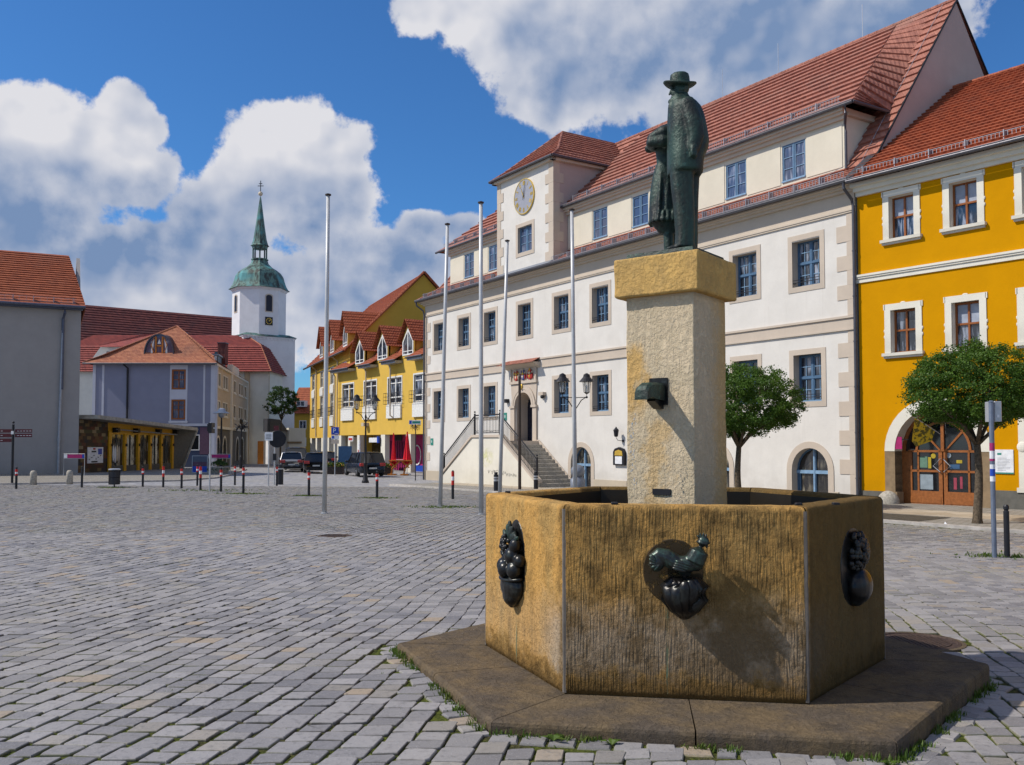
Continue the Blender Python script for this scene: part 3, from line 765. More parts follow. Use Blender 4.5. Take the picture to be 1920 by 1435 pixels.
# manhole covers
for (x, y, r, lab, gr) in ((-3.48, 18.11, .30, 'round dark manhole cover in the open cobbles left of the fountain', 0), (3.62, 8.28, .36, 'rusty brown ringed manhole cover behind the right corner of the fountain step', 0)):
    m = MB(); z = 0
    m.lathe([(r, -.03), (r, .0), (r - .03, .004), (r - .035, -.006), (r - .075, -.006), (r - .08, .002), (.02, .002)], 32)
    for k in range(14):
        for j in range(14):
            px, py = (k - 6.5) * .042, (j - 6.5) * .042
            if hypot(px, py) < r - .1: m.box(px - .012, px + .012, py - .012, py + .012, .002, .006)
    t = thing('manhole_cover', lab, 'manhole cover', (x, y, gz(x, y) + .006)); m.build('cover', t, 'manhole_iron')
    c = MB(); c.lathe([(r + .04, -.03), (r + .04, -.002), (r + .005, .002), (r + .004, -.02)], 32, closed=False); c.build('collar', t, 'step_stone')
# weeds and moss along the fountain step and in the joints
def grass():
    m = MB(); tint = []
    def blade(x, y, h, lean, a, w=.004):
        z = gz(x, y) - .01; dx, dy = cos(a) * lean, sin(a) * lean; px, py = -sin(a) * w, cos(a) * w
        m.add([(x - px, y - py, z), (x + px, y + py, z), (x + px * .7 + dx * .5, y + py * .7 + dy * .5, z + h * .6), (x - px * .7 + dx * .5, y - py * .7 + dy * .5, z + h * .6), (x + dx, y + dy, z + h)], [(0, 1, 2, 3), (3, 2, 4)])
        tint.extend([random.random()] * 5)
    for i in range(6):
        t0 = HA + i * pi / 3; t1 = t0 + pi / 3
        A = Vector((HX + SR * cos(t0), HY + SR * sin(t0))); B = Vector((HX + SR * cos(t1), HY + SR * sin(t1)))
        for c in range(90):
            u = random.random(); q = A.lerp(B, u); nn = Vector((cos((t0 + t1) / 2), sin((t0 + t1) / 2)))
            dens = mnoise.noise(Vector((q.x * 1.6, q.y * 1.6, 3)))
            if dens < -.12: continue
            q = q + nn * random.uniform(.004, .06)
            for b in range(random.randint(5, 12)):
                blade(q.x + random.gauss(0, .018), q.y + random.gauss(0, .014), random.uniform(.015, .05) * (1 + max(0, dens)), random.uniform(.005, .03), random.uniform(0, 6.28), random.uniform(.003, .007))
    for c in range(700):
        y = random.uniform(4.6, 24); x = random.uniform(-.6, .66) * y
        if inhex(x, y, SR + .05) or on_walk(x, y): continue
        if mnoise.noise(Vector((x * .35, y * .35, 9))) < .05 and hypot(x - HX, y - HY) > 3.4: continue
        for b in range(random.randint(3, 7)): blade(x + random.gauss(0, .012), y + random.gauss(0, .04), random.uniform(.008, .018), random.uniform(.003, .012), random.uniform(0, 6.28), .004)
    for (px, py, sp) in ((-7.66, 34.72, .3), (-10.57, 36.19, .5), (-4.87, 33.21, .3), (-18.03, 41.69, .4), (-13, 39, 1.2), (8.9, 16.5, .45), (-2.2, 28.3, .5), (12.8, 24.9, .8)):
        for c in range(170):
            x, y = random.gauss(px, sp), random.gauss(py, sp * .5)
            for b in range(3): blade(x + random.gauss(0, .03), y + random.gauss(0, .03), random.uniform(.02, .07), .02, random.uniform(0, 6.28), .012)
    o = m.build('grass', mat='leaf_grass'); a = o.data.attributes.new('tint', 'FLOAT', 'POINT'); a.data.foreach_set('value', tint)
    tag(o, 'short green weeds and moss in the joints and along the fountain step', 'grass', kind='stuff')
grass()
# a few broad-leaved weeds at the foot of the step
def weed(x, y, s, lab):
    t = thing('weed', lab, 'weed', (x, y, gz(x, y))); m = MB()
    for k in range(9):
        a = random.uniform(0, 6.28); l = s * random.uniform(.6, 1.1); r = random.uniform(.5, 1.1); w = l * .24
        p = [Vector((0, 0, 0)), Vector((cos(a) * l * .45, sin(a) * l * .45, l * .40 * r)), Vector((cos(a) * l, sin(a) * l, l * .36 * r))]; n = Vector((-sin(a), cos(a), 0)) * w
        m.add([p[0], p[1] - n, p[1] + n, p[2]], [(0, 1, 2), (1, 3, 2)])
    o = m.build('leaves', t, 'leaf_grass'); a = o.data.attributes.new('tint', 'FLOAT', 'POINT'); a.data.foreach_set('value', [random.random() * .5 + .3] * len(o.data.vertices))
weed(.235, 5.27, .085, 'small bright green weed below the front left corner of the fountain step')
weed(.56, 5.22, .07, 'broad-leaved green weed in front of the step, right of the corner weed')
weed(2.02, 4.98, .06, 'tiny green weed at the front right corner of the fountain step')
# ------------------------------------------------------------------ fountain
ft = thing('fountain', 'large hexagonal sandstone fountain with square pillar and bronze reliefs on a wide step', 'fountain', (HX, HY, 0))
def hexpt(r, i, a=HA): return (r * cos(a + i * pi / 3), r * sin(a + i * pi / 3))
def slab():
    m = MB(); zt = .0889
    for i in range(6):
        a, b = hexpt(SR, i), hexpt(SR, i + 1); c, d = hexpt(.9, i), hexpt(.9, i + 1)
        # each side of the step: two stones with open joints, chamfered nose
        for (s0, s1) in ((0.0, .47 + .06 * sin(i * 2.1)), (.47 + .06 * sin(i * 2.1), 1.0)):
            g0, g1 = .0022, .0022
            def L(p, q, t): return Vector((p[0] + (q[0] - p[0]) * t, p[1] + (q[1] - p[1]) * t))
            o0, o1, i0, i1 = L(a, b, s0 + g0), L(a, b, s1 - g1), L(c, d, s0 + g0), L(c, d, s1 - g1)
            n = Vector((cos(HA + (i + .5) * pi / 3), sin(HA + (i + .5) * pi / 3)))
            prof = [(0, -.25), (0, zt - .030), (-.006, zt - .012), (-.022, zt - .002), (-.05, zt)]; cc = Vector((0, 0))
            N = 14; v = []
            for k in range(N + 1):
                p = o0.lerp(o1, k / N); q = i0.lerp(i1, k / N)
                for j, (u, z) in enumerate(prof):
                    w = p * (1 + u / SR / .87); jj = .006 * mnoise.noise(Vector((w.x * 6, w.y * 6, i))) if 0 < j < 4 else 0
                    v.append((w.x + n.x * jj, w.y + n.y * jj, z + jj * .6))
                v.append((q.x, q.y, zt)); v.append((q.x, q.y, -.25))
            M_ = len(prof) + 2
            f = [(k * M_ + j, (k + 1) * M_ + j, (k + 1) * M_ + j + 1, k * M_ + j + 1) for k in range(N) for j in range(M_ - 1)]
            f += [tuple(range(M_ - 1, -1, -1)), tuple(N * M_ + j for j in range(M_))]
            m.add(v, f)
    return m.build('step', ft, 'step_stone')
slab()
ZR, ZB = 1.3065, .089
def basin():
    """six slabs; front skin subdivided and knocked about by noise so that edges and grooves are real"""
    m = MB(); T_ = .17
    rin = HR - T_ / cos(pi / 6)
    for i in range(6):
        A, B = Vector(hexpt(HR, i)), Vector(hexpt(HR, i + 1)); n = Vector((cos(HA + (i + .5) * pi / 3), sin(HA + (i + .5) * pi / 3)))
        vis = i in (3, 4, 5); NX, NZ = (430, 110) if vis else (24, 12)
        prof = []   # distance along outside up then over the rounded rim to the inside
        for k in range(NZ + 1): prof.append((0.0, ZB + (ZR - .035 - ZB) * k / NZ))
        for k in range(1, 6): t = k / 5 * pi / 2; prof.append((-.03 * (1 - cos(t)), ZR - .035 + .032 * sin(t)))
        prof += [(-.09, ZR), (-T_ + .02, ZR), (-T_, ZR - .02), (-T_, .3)]
        C0, D0 = Vector(hexpt(rin, i)), Vector(hexpt(rin, i + 1))
        v = []; mm = len(prof)
        for k in range(NX + 1):
            t = .004 + .992 * k / NX
            for j, (u, z) in enumerate(prof):
                f_ = -u / T_; p = A.lerp(B, t).lerp(C0.lerp(D0, t), f_)
                dz = 0; d = 0
                if vis and j <= NZ + 6:
                    q = Vector((p.x, p.y, z))
                    s = (A - B).length * t
                    gw = s * 135 + 2.2 * mnoise.noise(Vector((s * 9, z * 2.2, i * 7)))
                    on = .5 + .5 * mnoise.noise(Vector((s * 7, z * 5, i + 40)))
                    d = .0036 * (mnoise.noise(Vector((gw, z * 7, i * 7)))) * (.4 + on) - .003 * max(0, mnoise.noise(Vector((s * 42, z * 34, i * 3 + 9))) - .25) * 2 + .004 * mnoise.noise(Vector((s * 3, z * 3, i)))
                    e = min(t, 1 - t) * 1.52
                    if e < .02: d -= (.02 - e) * .35
                    if z < ZB + .03: d -= (ZB + .03 - z) * .5
                    if j > NZ: d *= .8; dz = .004 * mnoise.noise(Vector((s * 9, u * 9, i + 4)))
                elif vis: dz = .003 * mnoise.noise(Vector((t * 12, u * 9, i + 4)))
                v.append((p.x + n.x * d, p.y + n.y * d, z + dz))
        m.smooth = True
        m.add(v, [(k * mm + j, (k + 1) * mm + j, (k + 1) * mm + j + 1, k * mm + j + 1) for k in range(NX) for j in range(mm - 1)])
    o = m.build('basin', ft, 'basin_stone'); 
    w = MB(); w.face([hexpt(rin + .01, i) + (.86,) for i in range(6)]); w.build('water', ft, 'water')
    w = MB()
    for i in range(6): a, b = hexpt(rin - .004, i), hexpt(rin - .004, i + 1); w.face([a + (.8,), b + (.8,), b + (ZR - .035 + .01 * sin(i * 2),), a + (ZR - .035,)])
    w.build('wet_shade_lining', ft, 'wet_shade_stone')  # near-black sheet over the inner walls: wetness and painted-in shade
    for i in range(6):
        j = MB()
        a = HA + i * pi / 3; p = (HR - .004) * 1.0
        c, s = cos(a), sin(a); w_ = .015; x, y = p * c, p * s
        pts = [(x - s * -w_ - c * (w_ * .577 - .003), y + c * -w_ - s * (w_ * .577 - .003)), (x + c * .003, y + s * .003), (x - s * w_ - c * (w_ * .577 - .003), y + c * w_ - s * (w_ * .577 - .003)), (x - c * .05, y - s * .05)]
        j.prism(pts, ZB + .01, ZR - .03)
        j.build('joint_mortar', ft, 'joint_grey')
    for (x, y) in ((-.62, -1.17), (.55, -1.25), (.80, -1.22), (-1.32, .22), (.15, 1.22)): r = MB(); r.bbox(x - .022, x + .022, y - .018, y + .018, ZR, ZR + .014, .004); r.build('rim_stub', ft, 'iron')
basin()
PA = radians(-36.9)          # the pillar stands turned against the basin: x along its front face
def turned(a, z=0, loc=(0, 0)): 
    e = bpy.data.objects.new('tmp', None); return e
def rough_block(name, hx, z0, z1, mat, b=.02, n=46, amp=.004, sink=0.0, zr=None):
    """square block turned by PA, edges worn, faces slightly uneven"""
    m = MB(); m.smooth = True
    nz = max(6, int((z1 - z0) / (2 * hx) * n)); P = []
    # unwrap the four sides as a ring with worn corners
    ring = []
    k4 = n
    for side in range(4):
        for k in range(k4):
            t = -1 + 2 * k / k4; x, y = [(t, -1), (1, t), (-t, 1), (-1, -t)][side]
            ring.append((x, y))
    rows = [(z0 + b * .3, 1 - b / hx * .7), (z0 + b, 1)] + [(z0 + b + (z1 - z0 - 2 * b) * k / nz, 1) for k in range(1, nz)] + [(z1 - b, 1), (z1 - b * .3, 1 - b / hx * .35), (z1, 1 - b / hx)]
    rows = [(z0, 1 - b / hx)] + rows
    v = []
    for z, s in rows:
        for x, y in ring:
            # soften corner
            cx = max(0, abs(x) - (1 - b / hx)); cy = max(0, abs(y) - (1 - b / hx)); q = 1.0
            if cx > 0 and cy > 0: q = 1 - .30 * (min(cx, cy))
            d = 1 + (amp * mnoise.noise(Vector((x * hx * 30, y * hx * 30, z * 6))) + amp * 1.6 * mnoise.noise(Vector((x * hx * 6, y * hx * 6, z * 6 + 5)))) / hx
            X, Y = x * hx * s * d * q, y * hx * s * d * q
            zz = z + (.006 * mnoise.noise(Vector((x * 3, y * 3, z))) if z > z0 + .05 or name == 'capstone' else 0)
            v.append((X * cos(PA) - Y * sin(PA), X * sin(PA) + Y * cos(PA), zz))
    R_ = len(ring)
    f = [(j * R_ + k, j * R_ + (k + 1) % R_, (j + 1) * R_ + (k + 1) % R_, (j + 1) * R_ + k) for j in range(len(rows) - 1) for k in range(R_)]
    m.add(v, f); m.smooth = False; m.add([v[k] for k in range(R_)], [tuple(range(R_ - 1, -1, -1))]); m.add([v[(len(rows) - 1) * R_ + k] for k in range(R_)], [tuple(range(R_))])
    return m.build(name, ft, mat)
rough_block('pillar', .285, .3, 2.835, 'pillar_stone', .008, 70, .0026)
rough_block('capstone', .352, 2.825, 3.125, 'cap_stone', .010, 70, .003)
# frame of the pillar's front face
def pf(x, y, z):  # x right along the face, y outwards from the face
    Y = -(.285 + y); return (x * cos(PA) - Y * sin(PA), x * sin(PA) + Y * cos(PA), z)
sp_ = MB()
def pbox(m, x0, x1, y0, y1, z0, z1):
    v = [pf(x0, y0, z0), pf(x1, y0, z0), pf(x1, y1, z0), pf(x0, y1, z0), pf(x0, y0, z1), pf(x1, y0, z1), pf(x1, y1, z1), pf(x0, y1, z1)]
    m.add(v, [(0, 3, 2, 1), (4, 5, 6, 7), (0, 1, 5, 4), (1, 2, 6, 5), (2, 3, 7, 6), (3, 0, 4, 7)])
pl = MB(); pbox(pl, -.080, .072, -.005, .014, 1.99, 2.195); pl.build('spout_plate', ft, 'dark_bronze')
sp = MB()
# spout: box-like nose that runs out of the wall and turns down
prof = [(0.0, 2.155, 2.02), (.14, 2.155, 2.03), (.21, 2.15, 2.045), (.262, 2.125, 2.03), (.285, 2.09, 2.02), (.29, 2.04, 2.02)]
v = []; hw = .054
for y, zt_, zb_ in prof:
    for x, z in ((-hw, zb_), (hw, zb_), (hw, zt_ - .018), (hw - .02, zt_), (-hw + .02, zt_), (-hw, zt_ - .018)): v.append(pf(x + .0, y, z))
f = [(j * 6 + k, j * 6 + (k + 1) % 6, j * 6 + 6 + (k + 1) % 6, j * 6 + 6 + k) for j in range(5) for k in range(6)] + [tuple(range(30, 36)), (5, 4, 3, 2, 1, 0)]
sp.add(v, f); spo = sp.build('spout', ft, 'patina_bronze')
bk = MB(); v = [pf(x, y, z) for x in (-.035, .035) for y, z in ((0, 2.03), (.13, 2.03), (.14, 2.015), (.03, 1.96), (0, 1.96))]
bk.add(v, [(0, 1, 2, 3, 4), (9, 8, 7, 6, 5)] + [(k, (k + 1) % 5, 5 + (k + 1) % 5, 5 + k) for k in range(5)]); bk.build('bracket', ft, 'dark_bronze')
np_ = MB(); pbox(np_, -.06, .09, -.004, .012, 1.285 + .03, 1.33 + .03); np_.build('name_plate', ft, 'iron')
# drops of water running down below the spout
wd = MB(); wd.smooth = True
for k in range(46):
    z = random.uniform(1.36, 1.98); wd.ball(pf(-.02 + .05 * mnoise.noise(Vector((z * 6, 0, 0))) + random.gauss(0, .012) - .06, .262 + random.gauss(0, .012), z), (.003, .003, random.uniform(.004, .013)), 6, 4)
MATS['drop'] = None
def _drop(k, p, o): setc(k, p, (.75, .8, .85)); p.inputs['Transmission Weight'].default_value = .6
material('drop', _drop, .05, 0, .8); wd.build('water_drops', ft, 'drop')
# ---- bronze reliefs on three faces
def facef(i):
    A, B = Vector(hexpt(HR, i)), Vector(hexpt(HR, i + 1)); d = (B - A).normalized(); n = Vector((cos(HA + (i + .5) * pi / 3), sin(HA + (i + .5) * pi / 3)))
    return lambda x, y, z: (A.x + d.x * x + n.x * y, A.y + d.y * x + n.y * y, z)
def rot_face(i):
    A, B = Vector(hexpt(HR, i)), Vector(hexpt(HR, i + 1)); d = (B - A).normalized(); n = Vector((cos(HA + (i + .5) * pi / 3), sin(HA + (i + .5) * pi / 3)))
    return Matrix(((d.x, n.x, 0), (d.y, n.y, 0), (0, 0, 1)))
def rb(m, i, x, y, z, rx, ry, rz, roll=0):
    F_ = facef(i); R0 = rot_face(i); R0 = Matrix([[r_[0], -r_[1], r_[2]] for r_ in R0]); m.ball(F_(x, y, z), (rx, ry, rz), 18, 12, R0 @ Matrix.Rotation(radians(roll if not roll else roll), 3, 'Y'))
def rtube(m, i, pts, r, n=10): F_ = facef(i); m.tube([F_(*p) for p in pts], r, n)
# front: cockerel on a pumpkin, over a round recess
cut = MB()
for k in range(40):
    pass
def disc(i, cx, cz, rx, rz, name, depth=.006):
    m = MB(); F_ = facef(i); n = 40
    r0 = [F_(cx + rx * cos(2 * pi * k / n), depth, cz + rz * sin(2 * pi * k / n)) for k in range(n)]
    r1 = [F_(cx + (rx + .012) * cos(2 * pi * k / n), -.01, cz + (rz + .012) * sin(2 * pi * k / n)) for k in range(n)]
    m.add(r0 + r1, [tuple(range(n))] + [(k, (k + 1) % n, n + (k + 1) % n, n + k) for k in range(n)]); m.build(name, ft, 'soot' if i == 4 else 'dark_bronze')
disc(4, .70, .89, .185, .20, 'stain_ring')
pk = MB(); pk.smooth = True
for k in range(7):
    a = radians(-78 + 156 * k / 6); x = lambda q: .768 + sin(a) * q
    yy = .03 + .055 * cos(a)
    rtube(pk, 4, [(x(.02), yy + .02, .850), (x(.075), yy + .03, .842), (x(.118), yy + .022, .800), (x(.112), yy + .012, .735), (x(.070), yy, .668), (x(.018), .04, .610)], [.012, .030, .041, .043, .033, .014], 14)
rb(pk, 4, .768, .015, .745, .125, .05, .10); rb(pk, 4, .768, .015, .66, .06, .04, .07); pk.build('pumpkin', ft, 'dark_bronze')
st_ = MB(); rtube(st_, 4, [(.765, .10, .83), (.768, .09, .87), (.765, .06, .90)], [.022, .017, .02]); st_.smooth = True
st_.build('stalk', ft, 'dark_bronze')
ck = MB()
rb(ck, 4, .775, .08, .945, .080, .058, .058, -12)
rb(ck, 4, .835, .085, .965, .052, .05, .062, -25)
rtube(ck, 4, [(.83, .085, .965), (.862, .088, 1.03), (.878, .088, 1.082)], [.066, .058, .044], 12)
rb(ck, 4, .886, .088, 1.092, .037, .033, .034)
rtube(ck, 4, [(.905, .088, 1.090), (.932, .088, 1.078)], [.012, .003])
rtube(ck, 4, [(.72, .075, .95), (.66, .072, .985), (.61, .07, .998), (.575, .07, .975), (.562, .07, .93)], [.055, .055, .050, .042, .026], 12)
rb(ck, 4, .60, .08, .955, .050, .045, .062, 20)
rb(ck, 4, .775, .07, .895, .035, .03, .035)
solid(ck, 'cockerel', ft, 'bronze_bird', .006, 1)
cb = MB(); cb.smooth = True
for q, zz in ((-.024, .016), (-.010, .026), (.006, .028), (.020, .020)): rb(cb, 4, .880 + q, .088, 1.114 + zz * .35, .0075, .007, zz * .8, q * 1100)
rb(cb, 4, .906, .09, 1.066, .009, .007, .017); cb.build('comb', ft, 'bronze_bird'); cb = MB(); cb.smooth = True
for k in range(4): rb(cb, 4, .765 - k * .010, .126, .958 - k * .013, .056 - k * .004, .016, .015, 14)
for k in range(5): a = radians(150 + k * 28); rb(cb, 4, .605 + .030 * cos(a), .112, .965 + .036 * sin(a), .030, .016, .012, 60 - k * 28)
cb.build('feathers', ft, 'bronze_bird')
# left: fruit heaped in a bowl
disc(3, .69, .84, .17, .30, 'relief_backing', .004)
fb = MB(); 
rb(fb, 3, .68, .02, .665, .165, .085, .115)
rb(fb, 3, .685, .03, .60, .10, .07, .085); rb(fb, 3, .69, .03, .565, .05, .045, .06)
bo = solid(fb, 'bowl', ft, 'dark_bronze', .007, 2)
rm = MB(); F3 = facef(3); rm.smooth = True
rm.tube([F3(.69 + .165 * cos(pi * k / 14), .02 + .088 * sin(pi * k / 14), .735 - .02 * sin(pi * k / 14)) for k in range(15)], .012, 8); rm.build('bowl_rim', ft, 'dark_bronze')
fr = MB()
for (x, y, z, r) in ((.58, .055, .80, .062), (.68, .085, .785, .062), (.79, .055, .79, .066), (.76, .06, .89, .066), (.84, .035, .86, .05), (.66, .06, .86, .045), (.56, .03, .86, .04)): rb(fr, 3, x, y, z, r, r * .9, r)
rb(fr, 3, .79, .05, .96, .05, .045, .06, 20)
solid(fr, 'fruit', ft, 'dark_bronze', .007, 0)
gr = MB(); gr.smooth = True
for k in range(46):
    a = random.uniform(0, 6.28); r = random.uniform(0, .085); x = .62 + cos(a) * r * 1.0; z = .945 + sin(a) * r * 1.05
    rb(gr, 3, x, .055 + .03 * (1 - r / .085) + random.gauss(0, .004), z, .019, .019, .019)
gr.build('grapes', ft, 'dark_bronze')
lv = MB()
for (x, z, rl, L_) in ((.70, 1.05, 30, .06), (.64, 1.06, -20, .055), (.58, 1.03, -50, .05), (.74, 1.02, 70, .06), (.67, 1.09, 0, .05), (.80, 1.01, 60, .045), (.55, .99, -70, .04)): rb(lv, 3, x, .045, z, L_ * .45, .018, L_, rl)
rb(lv, 3, .68, .03, 1.03, .075, .03, .06)
solid(lv, 'leaves', ft, 'patina_bronze', .007, 0)
# right: grapes over a melon
disc(5, .83, .85, .235, .265, 'relief_backing', .004)
ml = MB()
rb(ml, 5, .86, .03, .72, .15, .085, .125); rb(ml, 5, .83, .02, .66, .09, .06, .08)
solid(ml, 'melon', ft, 'dark_bronze', .008, 2)
gp = MB(); gp.smooth = True
for k in range(90):
    a = random.uniform(0, 6.28); r = random.uniform(0, 1) ** .6; x = .86 + cos(a) * r * .15; z = .955 + sin(a) * r * .135
    rb(gp, 5, x, .02 + .06 * (1 - r * r), z, .024, .022, .024)
gp.build('grapes', ft, 'dark_bronze')
# verdigris that has run down the stone below the reliefs
def runs(i, x, z0, z1, w):
    m = MB(); F_ = facef(i); n = 24; v = []
    for k in range(n + 1):
        z = z0 + (z1 - z0) * k / n; c = x + .006 * mnoise.noise(Vector((z * 7, i, 0))); ww = w * (.6 + .5 * mnoise.noise(Vector((z * 9, i, 3)))) * (1 - .5 * k / n)
        v += [F_(c - ww, .0048, z), F_(c + ww, .0048, z)]
    m.add(v, [(2 * k, 2 * k + 1, 2 * k + 3, 2 * k + 2) for k in range(n)]); m.build('verdigris_run', ft, 'verdigris')
def _verd(k, p, o):
    n = k.noise(k.vm('MULTIPLY', o, (1, 1, .3)), 30, 4.0, .6)
    setc(k, p, k.mix(k.ramp(n, .4, .65), (.24, .20, .10), (.12, .20, .13)))
    tr = k.n('ShaderNodeBsdfTransparent'); mx = k.n('ShaderNodeMixShader'); k.link(k.ramp(n, .35, .62, .15, .75), mx.inputs[0])
    out = [x for x in k.nt.nodes if x.type == 'OUTPUT_MATERIAL'][0]
    k.link(tr.outputs[0], mx.inputs[1]); k.link(p.outputs[0], mx.inputs[2]); k.link(mx.outputs[0], out.inputs[0])
material('verdigris', _verd, .9)
runs(4, .66, .70, .12, .013); runs(3, .70, .55, .10, .016); runs(3, .73, .55, .2, .008)

# ------------------------------------------------------------------ the bronze couple on the pillar
stt = thing('bronze_statue', 'green bronze statue of a man in hat and coat and a woman, on the pillar', 'statue', (HX, HY, 3.125))
pm = MB(); cs, sn = cos(PA), sin(PA)
def sxy(x, y): return (x * cs - y * sn, x * sn + y * cs)
def plate():
    m = MB(); h = .285; v = [sxy(-h, -h) + (0,), sxy(h, -h) + (0,), sxy(h, h) + (0,), sxy(-h, h) + (0,)]
    h -= .008; v += [sxy(-h, -h) + (.045,), sxy(h, -h) + (.045,), sxy(h, h) + (.045,), sxy(-h, h) + (.045,)]
    m.add(v, [(3, 2, 1, 0), (4, 5, 6, 7), (0, 1, 5, 4), (1, 2, 6, 5), (2, 3, 7, 6), (3, 0, 4, 7)]); m.build('base_plate', stt, 'patina_bronze')
plate()
# coordinates: X as seen from the square, Y away from the viewer, Z up, metres from the pillar top
def X_(px, Y=7.0): return (px - 960) / 1720 * Y - HX
def Z_(py, Y=7.0): return .065 + (459 - py) * .00427
mn = MB()
def cap(m, pts, rs, n=14, sq=(1, 1)):
    """limb through points with radii, rounded ends; elliptic via sq=(rx factor, ry factor)"""
    P_ = [Vector(p) for p in pts]; v = []; rows = []
    d0 = (P_[0] - P_[1]).normalized(); d1 = (P_[-1] - P_[-2]).normalized()
    seq = [(P_[0] + d0 * rs[0] * .9, rs[0] * .35), (P_[0] + d0 * rs[0] * .6, rs[0] * .78)] + list(zip(P_, rs)) + [(P_[-1] + d1 * rs[-1] * .6, rs[-1] * .78), (P_[-1] + d1 * rs[-1] * .9, rs[-1] * .35)]
    for i, (p, r) in enumerate(seq):
        a = seq[max(i - 1, 0)][0]; b = seq[min(i + 1, len(seq) - 1)][0]; d = (b - a).normalized()
        u = Vector((1, 0, 0)) if abs(d.z) > .7 else Vector((0, 0, 1)); w = d.cross(u).normalized(); u = w.cross(d).normalized()
        for k in range(n): t = 2 * pi * k / n; v.append(p + u * r * cos(t) * sq[0] + w * r * sin(t) * sq[1])
    f = [(j * n + k, j * n + (k + 1) % n, (j + 1) * n + (k + 1) % n, (j + 1) * n + k) for j in range(len(seq) - 1) for k in range(n)]
    f += [tuple(range(n - 1, -1, -1)), tuple((len(seq) - 1) * n + k for k in range(n))]
    m.add(v, f)
def loft(m, rows, n=26, pw=2.6):
    """rows of (z, x0, x1, y0, y1): superellipse sections"""
    v = []
    for z, x0, x1, y0, y1 in rows:
        cx, cy, rx, ry = (x0 + x1) / 2, (y0 + y1) / 2, (x1 - x0) / 2, (y1 - y0) / 2
        for k in range(n):
            t = 2 * pi * k / n; c, s = cos(t), sin(t)
            v.append((cx + rx * math.copysign(abs(c) ** (2 / pw), c), cy + ry * math.copysign(abs(s) ** (2 / pw), s), z))
    f = [(j * n + k, j * n + (k + 1) % n, (j + 1) * n + (k + 1) % n, (j + 1) * n + k) for j in range(len(rows) - 1) for k in range(n)]
    f += [tuple(range(n - 1, -1, -1)), tuple((len(rows) - 1) * n + k for k in range(n))]
    m.add(v, f)
Ym = -.13      # the man's centre line, nearer the square
# trousers and legs
legs = [(458, 1266, 1302), (440, 1268, 1303), (425, 1268, 1304), (400, 1266, 1304), (380, 1264.5, 1303), (350, 1261, 1302), (325, 1259, 1303), (305, 1259, 1306)]
loft(mn, [(Z_(y), X_(a), X_(b), Ym - .135, Ym + .03) for y, a, b in legs], pw=2.8)
legs2 = [(459, 1284, 1314), (440, 1284, 1315), (400, 1282, 1315.5), (360, 1278, 1317), (325, 1276, 1319), (305, 1274, 1320)]
loft(mn, [(Z_(y), X_(a), X_(b), Ym - .01, Ym + .13) for y, a, b in legs2], pw=2.6)
# shoes, toes to the left
cap(mn, [(X_(1296), Ym - .06, .075), (X_(1276), Ym - .065, .078), (X_(1254), Ym - .07, .062)], [.042, .036, .020], sq=(.9, 1.15))
cap(mn, [(X_(1306), Ym + .07, .075), (X_(1282), Ym + .07, .075), (X_(1262), Ym + .07, .062)], [.042, .036, .022], sq=(.9, 1.1))
# coat
coat = [(321, 1257, 1321, -.16, .16), (317, 1256.5, 1322, -.168, .168), (300, 1256.5, 1323, -.17, .17), (288, 1256.5, 1326, -.17, .17), (276, 1256.5, 1332, -.165, .17), (262, 1257, 1334.5, -.16, .17),
        (245, 1257, 1332, -.158, .17), (228, 1257.5, 1329, -.155, .165), (212, 1258, 1325, -.148, .16), (200, 1259, 1320, -.14, .15), (190, 1262, 1312, -.115, .125), (182, 1266, 1303, -.075, .08), (176, 1270, 1297, -.05, .05)]
loft(mn, [(Z_(y), X_(a), X_(b), Ym + c, Ym + d) for y, a, b, c, d in coat], 32, 2.5)
# collar and lapel standing out at the front
cap(mn, [(X_(1262), Ym - .03, Z_(196)), (X_(1262), Ym - .05, Z_(212))], [.022, .014]); cap(mn, [(X_(1264), Ym + .03, Z_(195)), (X_(1262), Ym + .05, Z_(212))], [.022, .014])
cap(mn, [(X_(1262), Ym - .02, Z_(188)), (X_(1274), Ym - .06, Z_(184)), (X_(1290), Ym - .05, Z_(178))], [.022, .024, .022])
# near arm hanging inside the sleeve, from the shoulder to the wrist
cap(mn, [(X_(1290), Ym - .125, Z_(200)), (X_(1300), Ym - .160, Z_(235)), (X_(1303), Ym - .168, Z_(262)), (X_(1298), Ym - .172, Z_(284))], [.058, .060, .054, .040], sq=(1.1, .75))
cap(mn, [(X_(1300), Ym + .125, Z_(200)), (X_(1310), Ym + .165, Z_(245)), (X_(1304), Ym + .17, Z_(286))], [.055, .055, .04], sq=(1.1, .75))
# fist holding the coat edge: palm, four fingers of unequal length folded round, thumb across
hx, hz = X_(1296), Z_(293)
cap(mn, [(hx + .012, Ym - .182, hz + .028), (hx + .010, Ym - .186, hz - .026)], [.026, .022], sq=(1, .75))
for q, (dz, l) in enumerate(((.024, .030), (.008, .034), (-.009, .032), (-.025, .025))):
    cap(mn, [(hx + .010, Ym - .204, hz + dz), (hx - .006, Ym - .210, hz + dz - .001), (hx - l * .62, Ym - .200, hz + dz - .003), (hx - l * .62 + .004, Ym - .186, hz + dz - .004)], [.0078, .0078, .0072, .0062], 8)
cap(mn, [(hx + .018, Ym - .196, hz + .022), (hx + .006, Ym - .206, hz + .037), (hx - .012, Ym - .204, hz + .038)], [.009, .008, .007], 8)
